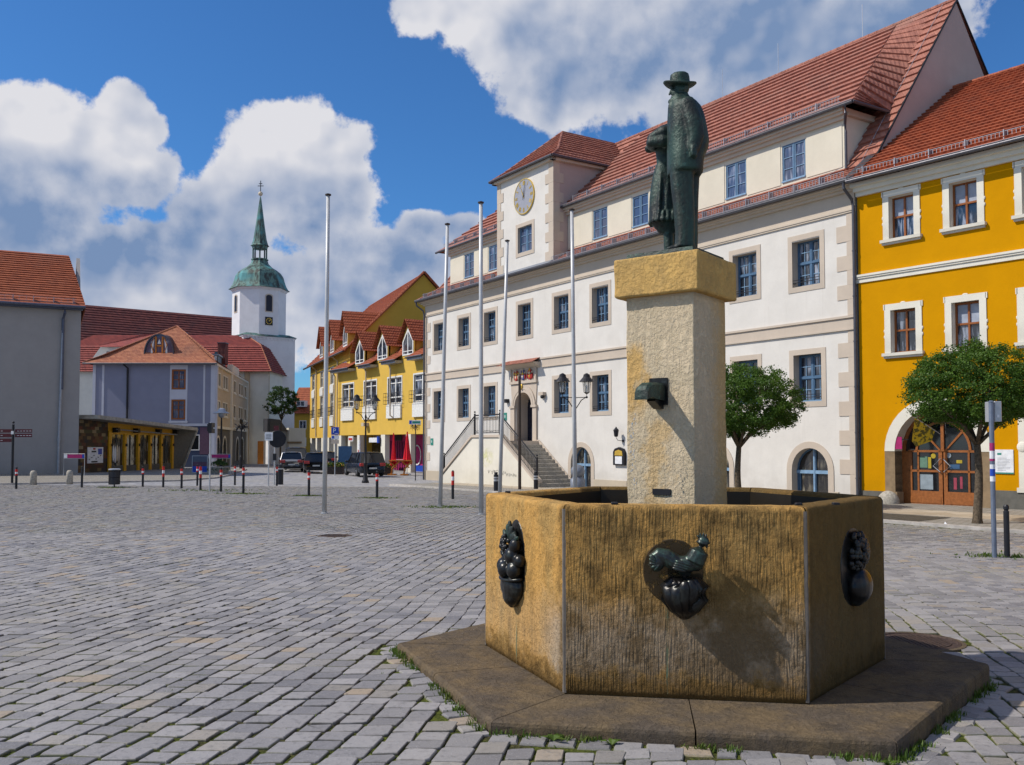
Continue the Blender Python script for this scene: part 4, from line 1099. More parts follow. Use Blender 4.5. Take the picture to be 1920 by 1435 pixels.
# head in profile to the left
cap(mn, [(X_(1284), Ym, Z_(184)), (X_(1283), Ym, Z_(172))], [.042, .040])
mn.ball((X_(1284), Ym, Z_(160)), (.062, .052, .070), 18, 12)
mn.ball((X_(1274), Ym, Z_(171)), (.040, .036, .044), 14, 10)
cap(mn, [(X_(1263.5), Ym, Z_(163)), (X_(1260.8), Ym, Z_(173))], [.006, .011], 8)     # nose
mn.ball((X_(1265), Ym, Z_(179)), (.014, .018, .007), 10, 6); mn.ball((X_(1265.5), Ym, Z_(182)), (.013, .017, .006), 10, 6)   # lips
mn.ball((X_(1267), Ym, Z_(186)), (.018, .022, .015), 12, 8)      # chin
mn.ball((X_(1264.5), Ym, Z_(159)), (.012, .036, .008), 10, 6)    # brow
mn.ball((X_(1267), Ym - .020, Z_(165)), (.010, .009, .007), 8, 6); mn.ball((X_(1267), Ym + .020, Z_(165)), (.010, .009, .007), 8, 6)  # eyes
mn.ball((X_(1286), Ym - .052, Z_(166)), (.013, .008, .021), 10, 8)   # ear
mn.ball((X_(1288), Ym + .052, Z_(166)), (.013, .008, .021), 10, 8)
mo = solid(mn, 'man_figure', stt, 'patina_bronze', .0085, 2)
ht = MB(); tl = rotm('Y', -3) @ rotm('X', 4); hc = Vector((X_(1281), Ym, Z_(156)))
def hp(p): return hc + tl @ Vector(p)
prof = [(.060, -.010), (.085, -.004), (.112, -.004), (.124, .006), (.122, .012), (.105, .010), (.078, .012), (.074, .03), (.072, .060), (.067, .082), (.052, .094), (.02, .092)]
v = []; n = 36
for r, z in prof:
    for k in range(n):
        t = 2 * pi * k / n; s = 1.0 + (.02 * cos(2 * t)); wave = (.012 * cos(2 * t) - .012 * cos(t)) * max(0, (r - .075) / .05)
        dent = -.014 * max(0, (z - .09) / .02) * (abs(sin(t)) < .35)
        v.append(hp((r * 1.02 * cos(t) * s, r * .88 * sin(t), z + wave + dent)))
ht.smooth = True
ht.add(v, [(j * n + k, j * n + (k + 1) % n, (j + 1) * n + (k + 1) % n, (j + 1) * n + k) for j in range(len(prof) - 1) for k in range(n)] + [tuple(range(n - 1, -1, -1)), tuple((len(prof) - 1) * n + k for k in range(n))])
ht.build('hat', mo, 'patina_bronze')
# the woman behind him: folded arms, long skirt with a scalloped hem
wm = MB(); Yw = .17; K = 7.3
def XW(px): return (px - 960) / 1720 * K - HX
def ZW(py): return .065 + (455 - py) * .00424 + .10
skirt = [(412, 1220.5, 1292), (405, 1220, 1291), (385, 1220.5, 1290), (363, 1221.5, 1288), (345, 1223.5, 1286), (325, 1227, 1282), (305, 1232, 1279), (292, 1238, 1277)]
loft(wm, [(ZW(y), XW(a), XW(b), Yw - .12 * (1 - .0035 * (412 - y)), Yw + .12 * (1 - .0035 * (412 - y))) for y, a, b in skirt], 30, 2.3)
for q, (x, yy) in enumerate(((1226, -.07), (1233, -.105), (1242, -.12), (1251, -.122), (1260, -.12), (1223.5, -.02), (1224, .04), (1228, .09), (1237, .11), (1248, .12))):
    cap(wm, [(XW(x) + .005, Yw + yy * .98, ZW(395)), (XW(x), Yw + yy, ZW(411))], [.010, .019], 8)
for x in (1236, 1250): cap(wm, [(XW(x + 5), Yw - .070, ZW(320)), (XW(x + 1), Yw - .095, ZW(360)), (XW(x - 1), Yw - .104, ZW(400))], [.010, .014, .018], 8)   # pleats
loft(wm, [(ZW(432), XW(1240), XW(1285), Yw - .075, Yw + .08), (ZW(424), XW(1235), XW(1288), Yw - .09, Yw + .095), (ZW(414), XW(1226), XW(1290), Yw - .11, Yw + .11), (ZW(405), XW(1228), XW(1288), Yw - .1, Yw + .1)], 24, 2.2)
cap(wm, [(XW(1256), Yw - .03, .11), (XW(1256), Yw - .03, ZW(425))], [.038, .045]); cap(wm, [(XW(1266), Yw + .06, .11), (XW(1266), Yw + .06, ZW(425))], [.038, .045])
cap(wm, [(XW(1260), Yw - .03, .075), (XW(1240), Yw - .03, .062)], [.034, .020]); cap(wm, [(XW(1270), Yw + .06, .075), (XW(1250), Yw + .06, .062)], [.034, .020])
loft(wm, [(ZW(y), XW(a), XW(b), Yw - d, Yw + d) for y, a, b, d in ((300, 1236, 1279, .085), (285, 1235, 1281, .085), (268, 1233, 1285, .10), (250, 1232, 1288, .115), (238, 1238, 1288, .11), (230, 1250, 1284, .08), (224, 1258, 1280, .045), (216, 1261, 1278, .04))], 26, 2.3)
# crossed forearms and elbows pushed forward
cap(wm, [(XW(1262), Yw - .125, ZW(238)), (XW(1240), Yw - .15, ZW(246)), (XW(1221), Yw - .125, ZW(257))], [.048, .042, .034])
cap(wm, [(XW(1221), Yw - .12, ZW(266)), (XW(1226), Yw - .03, ZW(265)), (XW(1240), Yw + .06, ZW(258))], [.042, .044, .036])
cap(wm, [(XW(1268), Yw - .16, ZW(266)), (XW(1240), Yw - .175, ZW(267)), (XW(1220.5), Yw - .14, ZW(267))], [.044, .048, .042])
cap(wm, [(XW(1266), Yw - .16, ZW(244)), (XW(1242), Yw - .17, ZW(249)), (XW(1221), Yw - .14, ZW(257))], [.046, .044, .032])
cap(wm, [(XW(1264), Yw + .12, ZW(240)), (XW(1240), Yw + .14, ZW(252)), (XW(1224), Yw + .08, ZW(262))], [.046, .042, .038])
cap(wm, [(XW(1226), Yw - .02, ZW(254)), (XW(1219), Yw - .08, ZW(254)), (XW(1220), Yw - .11, ZW(258))], [.026, .022, .018])
for q in range(4): cap(wm, [(XW(1240 + q * 4.2), Yw - .168, ZW(246 - q * 1.5)), (XW(1241 + q * 4.2), Yw - .185, ZW(251 - q * 1.5)), (XW(1241.5 + q * 4.2), Yw - .182, ZW(257 - q * 1.5))], [.009, .009, .007], 8)
# head, turned to the front with a bun, hidden from the square by the man
cap(wm, [(XW(1270), Yw, ZW(222)), (XW(1270), Yw, ZW(212))], [.036, .036]); wm.ball((XW(1272), Yw, ZW(198)), (.054, .050, .066), 16, 12)
wm.ball((XW(1266), Yw, ZW(206)), (.034, .034, .038), 12, 8); cap(wm, [(XW(1262), Yw, ZW(200)), (XW(1260.5), Yw, ZW(207))], [.005, .009], 8)
wm.ball((XW(1282), Yw, ZW(198)), (.034, .034, .034), 12, 8); wm.ball((XW(1262), Yw, ZW(212)), (.011, .016, .006), 8, 6)
wm.ball((XW(1274), Yw - .05, ZW(202)), (.011, .007, .018), 8, 6); wm.ball((XW(1274), Yw + .05, ZW(202)), (.011, .007, .018), 8, 6)
solid(wm, 'woman_figure', stt, 'patina_bronze', .0085, 2)
# ------------------------------------------------------------------ town hall
th = thing('town_hall', 'long white town hall with a clock tower, blue windows and steep red tiled roof', 'town hall', (TO.x, TO.y, 0), TA)
XL = -31.5
ctr_up = [-2.05, -4.97, -7.95, -10.95, -13.93, -17.02, -20.32, -23.79, -26.7, -29.75]
ctr_lo = [-2.05, -4.97, -7.95, -10.95, -13.93, -17.02, -23.79, -26.7, -29.75]
ww = .61
holes = [(c - ww, c + ww, 7.40, 9.07) for c in ctr_up] + [(c - ww, c + ww, 3.20, 4.93) for c in ctr_lo]
arcs = [-2.0, -6.65, -11.0, -15.45]
holes += [(c - .79, c + .79, -.6, 1.54, True) for c in arcs]
holes += [(-21.1, -19.52, 1.84, 4.40, True, .75)]
m = MB().mat('white_render')
m.wall(XL, 0, -1, 9.72, 0, holes, .36, 'trim_stone')
m.mat('white_render'); D_ = 12.4
m.face([(XL, 0, -1), (XL, D_, -1), (XL, D_, 10.6), (XL, 0, 10.6)])
m.face([(XL, D_, -1), (0, D_, -1), (0, D_, 10.6), (XL, D_, 10.6)])
m.mat('white_render').face([(0, 0, -1), (0, D_, -1), (0, D_, 10.6), (0, 0, 10.6)])
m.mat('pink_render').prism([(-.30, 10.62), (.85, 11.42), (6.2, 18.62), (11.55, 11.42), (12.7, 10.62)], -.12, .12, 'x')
m.mat('white_render').face([(XL, 0, 9.72), (0, 0, 9.72), (0, 0, 10.6), (XL, 0, 10.6)])
m.build('wall', th)
# painted bands, cornice, belt course
m = MB()
for a, b in ((XL - .04, -22.2), (-18.66, .04)):
    m.box(a, b, -.035, .02, 5.66, 6.02); m.box(a, b, -.09, .02, 6.02, 6.10); m.box(a, b, -.07, .02, 5.60, 5.66)
m.box(-22.2, -18.66, -.035, .02, 6.02, 6.10)
m.build('belt_course', th, 'trim_stone')
m = MB()
m.box(XL - .04, .04, -.03, .02, 9.79, 10.36); m.box(XL - .06, .06, -.08, .02, 9.72, 9.79); m.box(XL - .06, .06, -.055, .02, 9.66, 9.72)
m.box(XL - .1, .08, -.16, .02, 10.36, 10.46); m.box(XL - .2, .10, -.28, .02, 10.46, 10.54); m.box(XL - .3, .12, -.40, .02, 10.54, 10.60)
m.build('cornice', th, 'frieze_render')
# corner stones
m = MB()
long_z = [(8.68, 9.24), (7.68, 8.19), (6.67, 7.17), (4.67, 5.17), (3.66, 4.16), (2.65, 3.15), (1.65, 2.15), (.65, 1.15)]
zz = 9.66
def quoin(xc, sgn, ztop, zbot, longs, wl, ws, y=-.02, mb=m):
    pts = []; z = ztop
    for a, b in sorted(longs, reverse=True):
        if z > b + .01: mb.box(*sorted((xc, xc + sgn * ws)), y, .02, b + .004, z - .004)
        mb.box(*sorted((xc, xc + sgn * wl)), y - .004, .02, a, b); z = a
    if z > zbot: mb.box(*sorted((xc, xc + sgn * ws)), y, .02, zbot, z - .004)
for a in ((.02, -1, 9.66, 6.12, long_z[:3], .74, .33), (.02, -1, 5.6, -.6, long_z[3:], .74, .33), (XL - .02, 1, 9.66, 6.12, long_z[:3], .66, .28), (XL - .02, 1, 5.6, -.6, long_z[3:], .66, .28)):
    m = MB(); quoin(*a, mb=m); m.build('corner_stones', th, 'trim_stone')
px = [XL] + sorted([v for c in arcs for v in (c - 1.03, c + 1.03)]) + [0.03]
for a, b in zip(px[::2], px[1::2]):
    if a < -16: b = -24.8
    if b > -.9: b -= .8
    m = MB(); m.box(a, b, -.05, .02, -.7, .02); m.build('plinth', th, 'beige_render')
def th_window():
    e = MB(); e.ring(-ww, ww, 0, 1.70, .195, -.022, .02)
    o = e.build('window', th, 'trim_stone')
    s = MB().mat('blue_wood'); y = .29
    s.ring(-ww + .05, ww - .05, .05, 1.65, .05, y, y + .06); s.box(-.045, .045, y - .02, y + .06, .05, 1.65); s.box(-ww + .05, ww - .05, y - .03, y + .06, .84, .91)
    for a, b in ((-ww + .05, -.045), (.045, ww - .05)):
        for c, d in ((.05, .84), (.91, 1.65)):
            s.mat('blue_wood').ring(a + .035, b - .035, c + .035, d - .035, .035, y + .005, y + .05)
            s.mat('blue_wood_light').box((a + b) / 2 - .012, (a + b) / 2 + .012, y + .012, y + .045, c + .035, d - .035)
            s.box(a + .035, b - .035, y + .014, y + .043, (c + d) / 2 - .012, (c + d) / 2 + .012)
    s.mat('blue_wood_light').box(-ww + .02, ww - .02, y - .05, y, .0, .05)
    s.build('sash', o)
    p = MB(); p.face([(-ww + .05, y + .04, .05), (ww - .05, y + .04, .05), (ww - .05, y + .04, 1.65), (-ww + .05, y + .04, 1.65)]); p.build('pane', o, 'glass_dark')
    r = MB(); r.box(-ww + .02, ww - .02, -.02, .0, .14, .165); r.box(-ww + .02, ww - .02, -.02, .0, .24, .26)
    for k in (-ww + .02, ww - .045): r.box(k, k + .025, -.02, .12, .14, .16)
    r.build('guard_rail', o, 'iron')
    return o
w0 = th_window(); first = True
for c, z in [(c, 7.40) for c in ctr_up] + [(c, 3.21) for c in ctr_lo]:
    if first: w0.location = (c, 0, z); first = False
    else: copy_tree(w0, th, (c, 0, z))
def arch_window():
    e = MB(); e.ring(-.79, .79, -.6, 1.54, .235, -.03, .02, arch=True, bottom=False); o = e.build('arched_window', th, 'trim_stone')
    s = MB().mat('blue_wood_light'); y = .27
    s.box(-.05, .05, y - .03, y + .06, -.6, 1.5); s.box(-.79, .79, y - .04, y + .06, .62, .74); s.box(-.03, .03, y - .055, y - .03, -.6, 1.5)
    s.mat('blue_wood'); s.ring(-.73, .73, -.6, 1.48, .06, y, y + .05, arch=True, bottom=False)
    for a in (-.70, .64): s.box(a, a + .06, y, y + .05, -.6, .62)
    s.build('sash', o)
    p = MB(); n = 14; p.face([(.79, y + .04, -.6), (-.79, y + .04, -.6)][::-1] + [(.79 * cos(pi * k / n), y + .04, .75 + .79 * sin(pi * k / n)) for k in range(n + 1)]); p.build('pane', o, 'glass_shop')
    return o
a0 = arch_window(); a0.location = (arcs[0], 0, 0)
for c in arcs[1:]: copy_tree(a0, th, (c, 0, 0))
# ---- roofs
R = 18.7
def P3(x, y, z): return (x, y, z)
m = MB()
xr = .16; xr2 = XL - .35; rl = -26.6
m.roof((xr2, -.5, 10.66), (xr, -.5, 10.66), (xr, .85, 11.46), (xr2 + .6, .85, 11.46), 5)
m.roof((xr2 + .6, .85, 11.46), (xr, .85, 11.46), (xr, 6.2, R), (rl, 6.2, R), 21, .07)
m.roof((xr2 + .6, .85, 11.46), (xr2 + .6, 11.6, 11.46), (rl, 6.2, R), (rl, 6.2, R), 32)
m.roof((xr2, -.5, 10.66), (xr2, 12.9, 10.66), (xr2 + .6, 11.6, 11.46), (xr2 + .6, .85, 11.46), 5)
m.roof((xr, 12.9, 10.66), (xr2, 12.9, 10.66), (rl, 6.2, R), (xr, 6.2, R), 20)
m.build('roof', th, 'roof_tile')
def ridge(mb, a, b, r=.09, step=.38):
    a, b = Vector(a), Vector(b); L = (b - a).length; n = max(1, int(L / step)); 
    for k in range(n): mb.tube([a.lerp(b, k / n), a.lerp(b, (k + 1.08) / n)], [r, r * .86], 7)
m = MB(); ridge(m, (xr, 6.2, R + .02), (rl, 6.2, R + .02)); ridge(m, (rl, 6.2, R), (xr2 + .6, .85, 11.5)); ridge(m, (xr2 + .6, .85, 11.5), (xr2, -.5, 10.68)); m.build('ridge_tiles', th, 'roof_tile')
m = MB(); m.tube([(xr + .02, .85, 11.48), (xr + .02, 6.2, R)], .035, 6); m.tube([(xr + .02, -.5, 10.68), (xr + .02, .85, 11.48)], .035, 6); m.tube([(xr, 6.2, R), (xr, 12.9, 10.7)], .035, 6); m.build('verge', th, 'iron')
# long dormer storey, right of the tower
GZ = 13.72
m = MB()
Pk = (-.62, 1.15, 14.32); Rg = (-2.4, 6.2, R + .01); V_ = (-.30, 2.5, 13.72)
m.roof((-17.7, .50, GZ), (-.36, .50, GZ), Pk, (-17.7, 1.15, 14.29), 2, .075)
m.roof((-17.7, 1.15, 14.29), Pk, Rg, (-17.7, 6.2, R + .01), 13, .085)
m.roof((-.36, .5, GZ), V_, V_, Pk, 4)
m.roof(Pk, V_, (-.9, 6.18, R), Rg, 15, .08)
m.build('dormer_roof', th, 'roof_tile')
m = MB()
m.roof((-30.95, .50, GZ), (-22.9, .50, GZ), (-22.9, 6.2, R + .01), (-26.2, 6.2, R), 14, .085)
m.roof((-30.95, .50, GZ), (-30.95, 2.6, GZ), (-26.2, 6.2, R), (-26.2, 6.2, R), 22)
m.build('dormer_roof', th, 'roof_tile')
def dormer(x0, x1, cs):
    h = [(c - .55, c + .55, 11.70, 13.12) for c in cs]
    m = MB().mat('cream_render'); m.wall(x0, x1, 11.3, 13.40, .85, h, .1)
    m.face([(x1, .85, 11.3), (x1, 2.7, 11.3), (x1, 2.7, 13.6), (x1, .85, 13.6)]); m.face([(x0, .85, 11.3), (x0, 2.7, 11.3), (x0, 2.7, 13.6), (x0, .85, 13.6)])
    xs = [x0] + sorted(cs) + [x1]
    for a, b in zip(xs[:-1], xs[1:]):       # raised plaster panels between the windows
        p, q = a + (.62 if a != x0 else .12), b - (.62 if b != x1 else .12)
        if q - p > .3: m.box(p, q, .825, .86, 11.62, 13.22)
    m.mat('frieze_render').box(x0 - .05, x1 + .05, .72, .87, 13.32, 13.46); m.box(x0 - .1, x1 + .1, .60, .87, 13.46, 13.56); m.box(x0 - .16, x1 + .16, .5, .87, 13.56, 13.68)
    m.box(x1, x1 + .16, .87, 2.6, 13.46, 13.68); m.mat('frieze_render').box(x0, x1, .80, .86, 11.34, 11.42)
    return m.build('dormer_wall', th)
d1 = [-2.0 - 1.25, -6.17, -9.15, -12.03, -14.97]
dormer(-17.7, -.95, d1); d2 = [-27.55, -24.75]; dormer(-29.87, -22.9, d2)
def dorm_window():
    s = MB(); y = .03; s.mat('blue_wood').ring(-.51, .51, .04, 1.38, .05, y - .02, y + .06); s.box(-.04, .04, y - .02, y + .05, .04, 1.38)
    o = s.build('dormer_window', th)
    g_ = MB().mat('blue_wood_light')
    for a, b in ((-.51, -.04), (.04, .51)):
        g_.ring(a + .03, b - .03, .07, 1.35, .03, y - .005, y + .04)
        for k in (1, 2): g_.box(a + .03, b - .03, y, y + .035, .07 + k * 1.28 / 3 - .012, .07 + k * 1.28 / 3 + .012)
    g_.box(-.55, .55, -.05, .03, -.02, .04); g_.build('sash', o)
    p = MB(); p.face([(-.51, y + .03, .04), (.51, y + .03, .04), (.51, y + .03, 1.38), (-.51, y + .03, 1.38)]); p.build('pane', o, 'glass_blue')
    return o
dw = dorm_window(); dw.location = (d1[0], .85, 11.70)
for c in d1[1:] + d2: copy_tree(dw, th, (c, .85, 11.70))
# ---- clock tower
m = MB(); x0, x1 = -22.92, -17.6
m.mat('white_render').wall(x0, x1, 10.65, 16.15, -.05, [(-21.0 + .15, -19.5 - .02, 11.83, 13.2)], .3, 'trim_stone')
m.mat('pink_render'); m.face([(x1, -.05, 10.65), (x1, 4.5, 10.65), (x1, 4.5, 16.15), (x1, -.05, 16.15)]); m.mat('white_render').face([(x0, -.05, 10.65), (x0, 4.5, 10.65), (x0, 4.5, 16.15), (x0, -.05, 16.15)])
m.build('tower_wall', th)
m = MB(); L = [(10.95 + k * 1.0, 11.45 + k * 1.0) for k in range(5)]
quoin(x1 + .012, -1, 16.1, 10.6, L, .72, .42, -.075, m); m.build('tower_corner_stones', th, 'trim_stone'); m = MB(); quoin(x0 - .012, 1, 16.1, 10.6, L, .62, .36, -.075, m); m.build('tower_corner_stones', th, 'trim_stone'); m = MB()
z = 16.1
for a, b in reversed(L):
    m.box(x1, x1 + .018, -.05, .32, b + .004, z - .004); m.box(x1, x1 + .022, -.05, .56, a, b); z = a
m.build('tower_corner_stones', th, 'trim_stone'); m = MB()
m.ring(-20.85, -19.52, 11.83, 13.2, .2, -.078, -.03)
m.build('tower_window_surround', th, 'trim_stone')
m = MB().mat('lead'); m.box(x0 - .1, x1 + .1, -.5, -.05, 10.66, 10.72); m.face([(x0, -.05, 11.0), (x1, -.05, 11.0), (x1, -.5, 10.72), (x0, -.5, 10.72)]); m.build('lead_flashing', th)
tw = copy_tree(dw, th, (-20.18, .06, 11.83)); tw.scale = (1.25, 1, 1)
m = MB(); e = .34; ez = 16.2; cy = 2.45
A, B = (x0 - e, -.05 - e, ez), (x1 + e, -.05 - e, ez); T = (-20.26, cy, 18.72)
A1, B1 = (x0 + .15, .35, 16.75), (x1 - .15, .35, 16.75)
m.roof(A, B, B1, A1, 3); m.roof(A1, B1, T, T, 9, .07)
Bb, Ab = (x1 + e, 4.2, ez), (x0 - e, 4.2, ez); B2, A2 = (x1 - .15, 4.9, 16.75), (x0 + .15, 4.9, 16.75); T2 = (-20.26, 6.2, 18.72)
m.roof(B, Bb, B2, B1, 3); m.roof(B1, B2, T2, T, 9, .07); m.roof(Ab, A, A1, A2, 3); m.roof(A2, A1, T, T2, 11)
m.build('tower_roof', th, 'roof_tile')
m = MB(); ridge(m, A, A1, .07); ridge(m, B, B1, .07); ridge(m, A1, T, .07); ridge(m, B1, T, .07); ridge(m, T, T2, .08); m.build('tower_ridge_tiles', th, 'roof_tile')
m = MB().mat('frieze_render'); m.box(x0 - .22, x1 + .22, -.28, -.05, 16.02, 16.16); m.box(x1, x1 + .22, -.28, 4, 16.02, 16.16); m.box(x0 - .22, x0, -.28, 4, 16.02, 16.16)
m.mat('zinc'); m.tube([A, B], .07, 8); m.tube([B, Bb], .07, 8); m.tube([A, Ab], .07, 8); m.build('tower_eaves', th)
# clock
cf = MB().mat('blue_wood'); m = cf; R_ = .90
m = MB(); ck_c = (-20.22, -.09, 14.78)
m.mat('clock_face') if 'clock_face' in MATS else None
plain('clock_face', (.30, .31, .36), .6, var=.06)
fc = MB(); n = 48
fc.mat('clock_face').prism([(R_ * cos(2 * pi * k / n), R_ * sin(2 * pi * k / n)) for k in range(n)], -.02, .05, 'y')
clk = fc.build('clock', th); clk.location = ck_c
gd = MB().mat('gold')
for k in range(n):
    a, b = 2 * pi * k / n, 2 * pi * (k + 1) / n
    gd.prism([(R_ * cos(a), R_ * sin(a)), (R_ * 1.045 * cos(a), R_ * 1.045 * sin(a)), (R_ * 1.045 * cos(b), R_ * 1.045 * sin(b)), (R_ * cos(b), R_ * sin(b))], -.035, .04, 'y')
gd.build('bezel', clk)
def bar(mb, x, z, w, l, ang, y0=-.034, y1=-.02):
    c, s = cos(ang), sin(ang)
    mb.prism([(x + a * c - b * s, z + a * s + b * c) for a, b in ((-w, -l), (w, -l), (w, l), (-w, l))], y0, y1, 'y')
nm = MB().mat('gold'); numer = ['XII', 'I', 'II', 'III', 'IIII', 'V', 'VI', 'VII', 'VIII', 'IX', 'X', 'XI']
for h, s in enumerate(numer):
    a = pi / 2 - h * pi / 6; rr = R_ * .80; ang = a - pi / 2
    wid = {'I': .05, 'V': .10, 'X': .10}; tot = sum(wid[c] for c in s); u = -tot / 2
    for c_ in s:
        w = wid[c_]; uc = u + w / 2; cx, cz = rr * cos(a) + uc * cos(ang), rr * sin(a) + uc * sin(ang); l = .115
        if c_ == 'I': bar(nm, cx, cz, .014, l, ang)
        elif c_ == 'V':
            for sg in (-1, 1): bar(nm, cx + sg * .022 * cos(ang), cz + sg * .022 * sin(ang), .012, l, ang - sg * .2)
        else:
            for sg in (-1, 1): bar(nm, cx, cz, .012, l, ang + sg * .36)
        u += w
nm.build('numerals', clk)
hd = MB().mat('gold'); a = radians(90 + 28)          # hour hand towards eleven
hd.prism([(-.03 * sin(a), .03 * cos(a)), (.62 * cos(a) * .93, .62 * sin(a) * .93), (.03 * sin(a), -.03 * cos(a)), (-.12 * cos(a), -.12 * sin(a))], -.06, -.045, 'y')
hd.build('hour_hand', clk); hd = MB().mat('iron'); a = radians(90 - 14)
hd.prism([(-.025 * sin(a), .025 * cos(a)), (.80 * cos(a), .80 * sin(a)), (.025 * sin(a), -.025 * cos(a)), (-.2 * cos(a), -.2 * sin(a))], -.075, -.06, 'y'); hd.build('minute_hand', clk)
# gutters, downpipes, snow guards, lightning rods
m = MB().mat('zinc')
m.tube([(xr2, -.56, 10.64), (xr, -.56, 10.64)], .075, 8); m.tube([(-17.6, .42, GZ - .02), (-.30, .42, GZ - .02)], .07, 8); m.tube([(-.30, .42, GZ - .02), (-.26, 2.4, GZ - .02)], .06, 8); m.tube([(-30.98, .42, GZ - .02), (-22.9, .42, GZ - .02)], .07, 8)
m.mat('zinc_light'); m.tube([(xr2, -.63, 10.70), (xr, -.63, 10.70)], .014, 5); m.tube([(-17.6, .35, GZ + .04), (-.30, .35, GZ + .04)], .014, 5); m.build('gutter', th)
def pipe(name, pts, r=.055, mat='zinc', rings=True, par=None):
    m = MB().mat(mat); m.tube(pts, r, 10)
    if rings:
        z = pts[-1][2] + .9
        while z < pts[-2][2] - .3: m.lathe([(r + .012, z), (r + .012, z + .05)], 10, (pts[-1][0], pts[-1][1])); z += 1.55
    return m.build(name, par or th)
pipe('downpipe', [(.0, -.56, 10.6), (.0, -.54, 10.38), (.05, -.20, 10.05), (.07, -.14, 9.8), (.07, -.14, -.4)])
pipe('downpipe', [(XL - .25, -.56, 10.6), (XL - .25, -.52, 10.38), (XL + .02, -.20, 10.05), (XL + .06, -.14, 9.8), (XL + .06, -.14, -.6)])
pipe('downpipe', [(-.62, .42, 13.66), (-.62, .45, 13.4), (-.85, .72, 13.1), (-.85, .75, 12.8), (-.85, .75, 11.5)], .05, rings=False)
def snow(name, x0, x1, y, z, h=.22, par=None, step=.13, ang=0):
    m = MB().mat('zinc_light'); par = par or th
    m.box(x0, x1, y, y + .012, z + h - .015, z + h); m.box(x0, x1, y, y + .012, z, z + .015)
    k = x0
    while k < x1: m.box(k, k + .014, y, y + .01, z, z + h); k += step
    k = x0 + .2
    while k < x1: m.box(k, k + .03, y - .02, y + .25, z - .05, z + h + .04); k += 1.15
    return m.build(name, par)
snow('snow_guard', -17.5, -.2, -.28, 10.85); snow('snow_guard', xr2 + .4, -23.0, -.28, 10.85)
snow('snow_guard', -17.3, -1.1, .78, GZ + .28); snow('snow_guard', -30.6, -23.0, .78, GZ + .30)
m = MB()
for x in (-4.0, -12.0, -8.5): m.tube([(x, 6.2, R), (x, 6.2, R + 1.5)], .012, 5)
m.tube([(-.35, .9, 11.62), (-.35, 6.1, R)], .010, 4); m.tube([(-1.6, -.4, 10.85), (-.9, .9, 11.7), (-.9, 2.0, 13.2)], .008, 4); m.build('lightning_rod', th, 'galv')
# ---- portal with coloured relief
m = MB().mat('trim_stone')
px0, px1 = -21.55, -19.12
m.box(px0, -21.16, -.10, .02, 1.84, 3.60); m.box(-19.46, px1, -.10, .02, 1.84, 3.60)
m.box(px0 - .04, -21.08, -.16, .02, 3.58, 3.70); m.box(-19.54, px1 + .04, -.16, .02, 3.58, 3.70)
n = 18; cx = -20.31; r0, r1 = .79, 1.12; zc = 3.66
for k in range(n):
    t, u = pi * k / n, pi * (k + 1) / n
    m.prism([(cx + r0 * cos(t), zc + .92 * r0 * sin(t)), (cx + r1 * cos(t), zc + r1 * sin(t)), (cx + r1 * cos(u), zc + r1 * sin(u)), (cx + r0 * cos(u), zc + .92 * r0 * sin(u))], -.13, .02, 'y')
    m.prism([(cx + (r0 + .12) * cos(t), zc + (r0 + .10) * sin(t)), (cx + (r0 + .18) * cos(t), zc + (r0 + .16) * sin(t)), (cx + (r0 + .18) * cos(u), zc + (r0 + .16) * sin(u)), (cx + (r0 + .12) * cos(u), zc + (r0 + .10) * sin(u))], -.15, -.125, 'y')
    m.prism([(cx + 1.12 * cos(t), zc + 1.12 * sin(t)), (px1 if t < pi / 2 else px0, 4.86), (px1 if u <= pi / 2 else px0, 4.86), (cx + 1.12 * cos(u), zc + 1.12 * sin(u))], -.06, .02, 'y')
m.box(px0 - .05, px1 + .05, -.14, .02, 4.86, 5.0)
m.box(px0, px0 + .10, -.12, .02, 5.0, 5.66); m.box(px1 - .10, px1, -.12, .02, 5.0, 5.66); m.box(px0, px1, -.05, .02, 5.0, 5.66)
m.mat('gold'); m.ball((cx - .05, -.17, 4.70), (.09, .06, .13), 10, 8); m.ball((cx - .05, -.2, 4.60), (.06, .04, .06), 8, 6)
portal = m.build('portal', th)
plain('relief_red', (.42, .035, .03), .6); plain('relief_blue', (.06, .07, .22), .6); plain('relief_cream', (.6, .5, .36), .6)
rl_ = MB()
for k, (c, main, alt) in enumerate(((-20.97, 'relief_red', 'relief_cream'), (-20.33, 'relief_blue', 'relief_cream'), (-19.68, 'relief_red', 'gold'))):
    rl_.mat(main).prism([(c - .15, 5.30), (c + .15, 5.30), (c + .15, 5.15), (c, 5.02), (c - .15, 5.15)], -.13, -.05, 'y')
    rl_.mat(alt).prism([(c - .09, 5.27), (c + .09, 5.27), (c, 5.10)], -.15, -.128, 'y')
    rl_.mat('gold' if k != 2 else 'relief_cream').ball((c, -.12, 5.38), (.09, .06, .08), 10, 6)
    rl_.mat(main); rl_.ball((c - .10, -.11, 5.47), (.05, .04, .10), 8, 6); rl_.ball((c + .10, -.11, 5.47), (.05, .04, .10), 8, 6)
    rl_.mat(alt).ball((c, -.12, 5.52), (.045, .05, .06), 8, 6); rl_.ball((c, -.12, 5.60), (.035, .04, .035), 8, 6)
    for sg in (-1, 1): rl_.mat('relief_red' if k else 'relief_cream').ball((c + sg * .21, -.10, 5.22), (.05, .05, .16), 8, 6); rl_.mat('relief_cream' if k else 'gold').ball((c + sg * .21, -.11, 5.42), (.04, .04, .05), 8, 6)
rl_.build('coat_of_arms_relief', portal)
m = MB().mat('frieze_render'); m.prism([(.0, 5.62), (-.42, 5.84), (-.45, 5.90), (.0, 5.90)], -21.95, -18.85, 'x')
m.build('canopy', th)
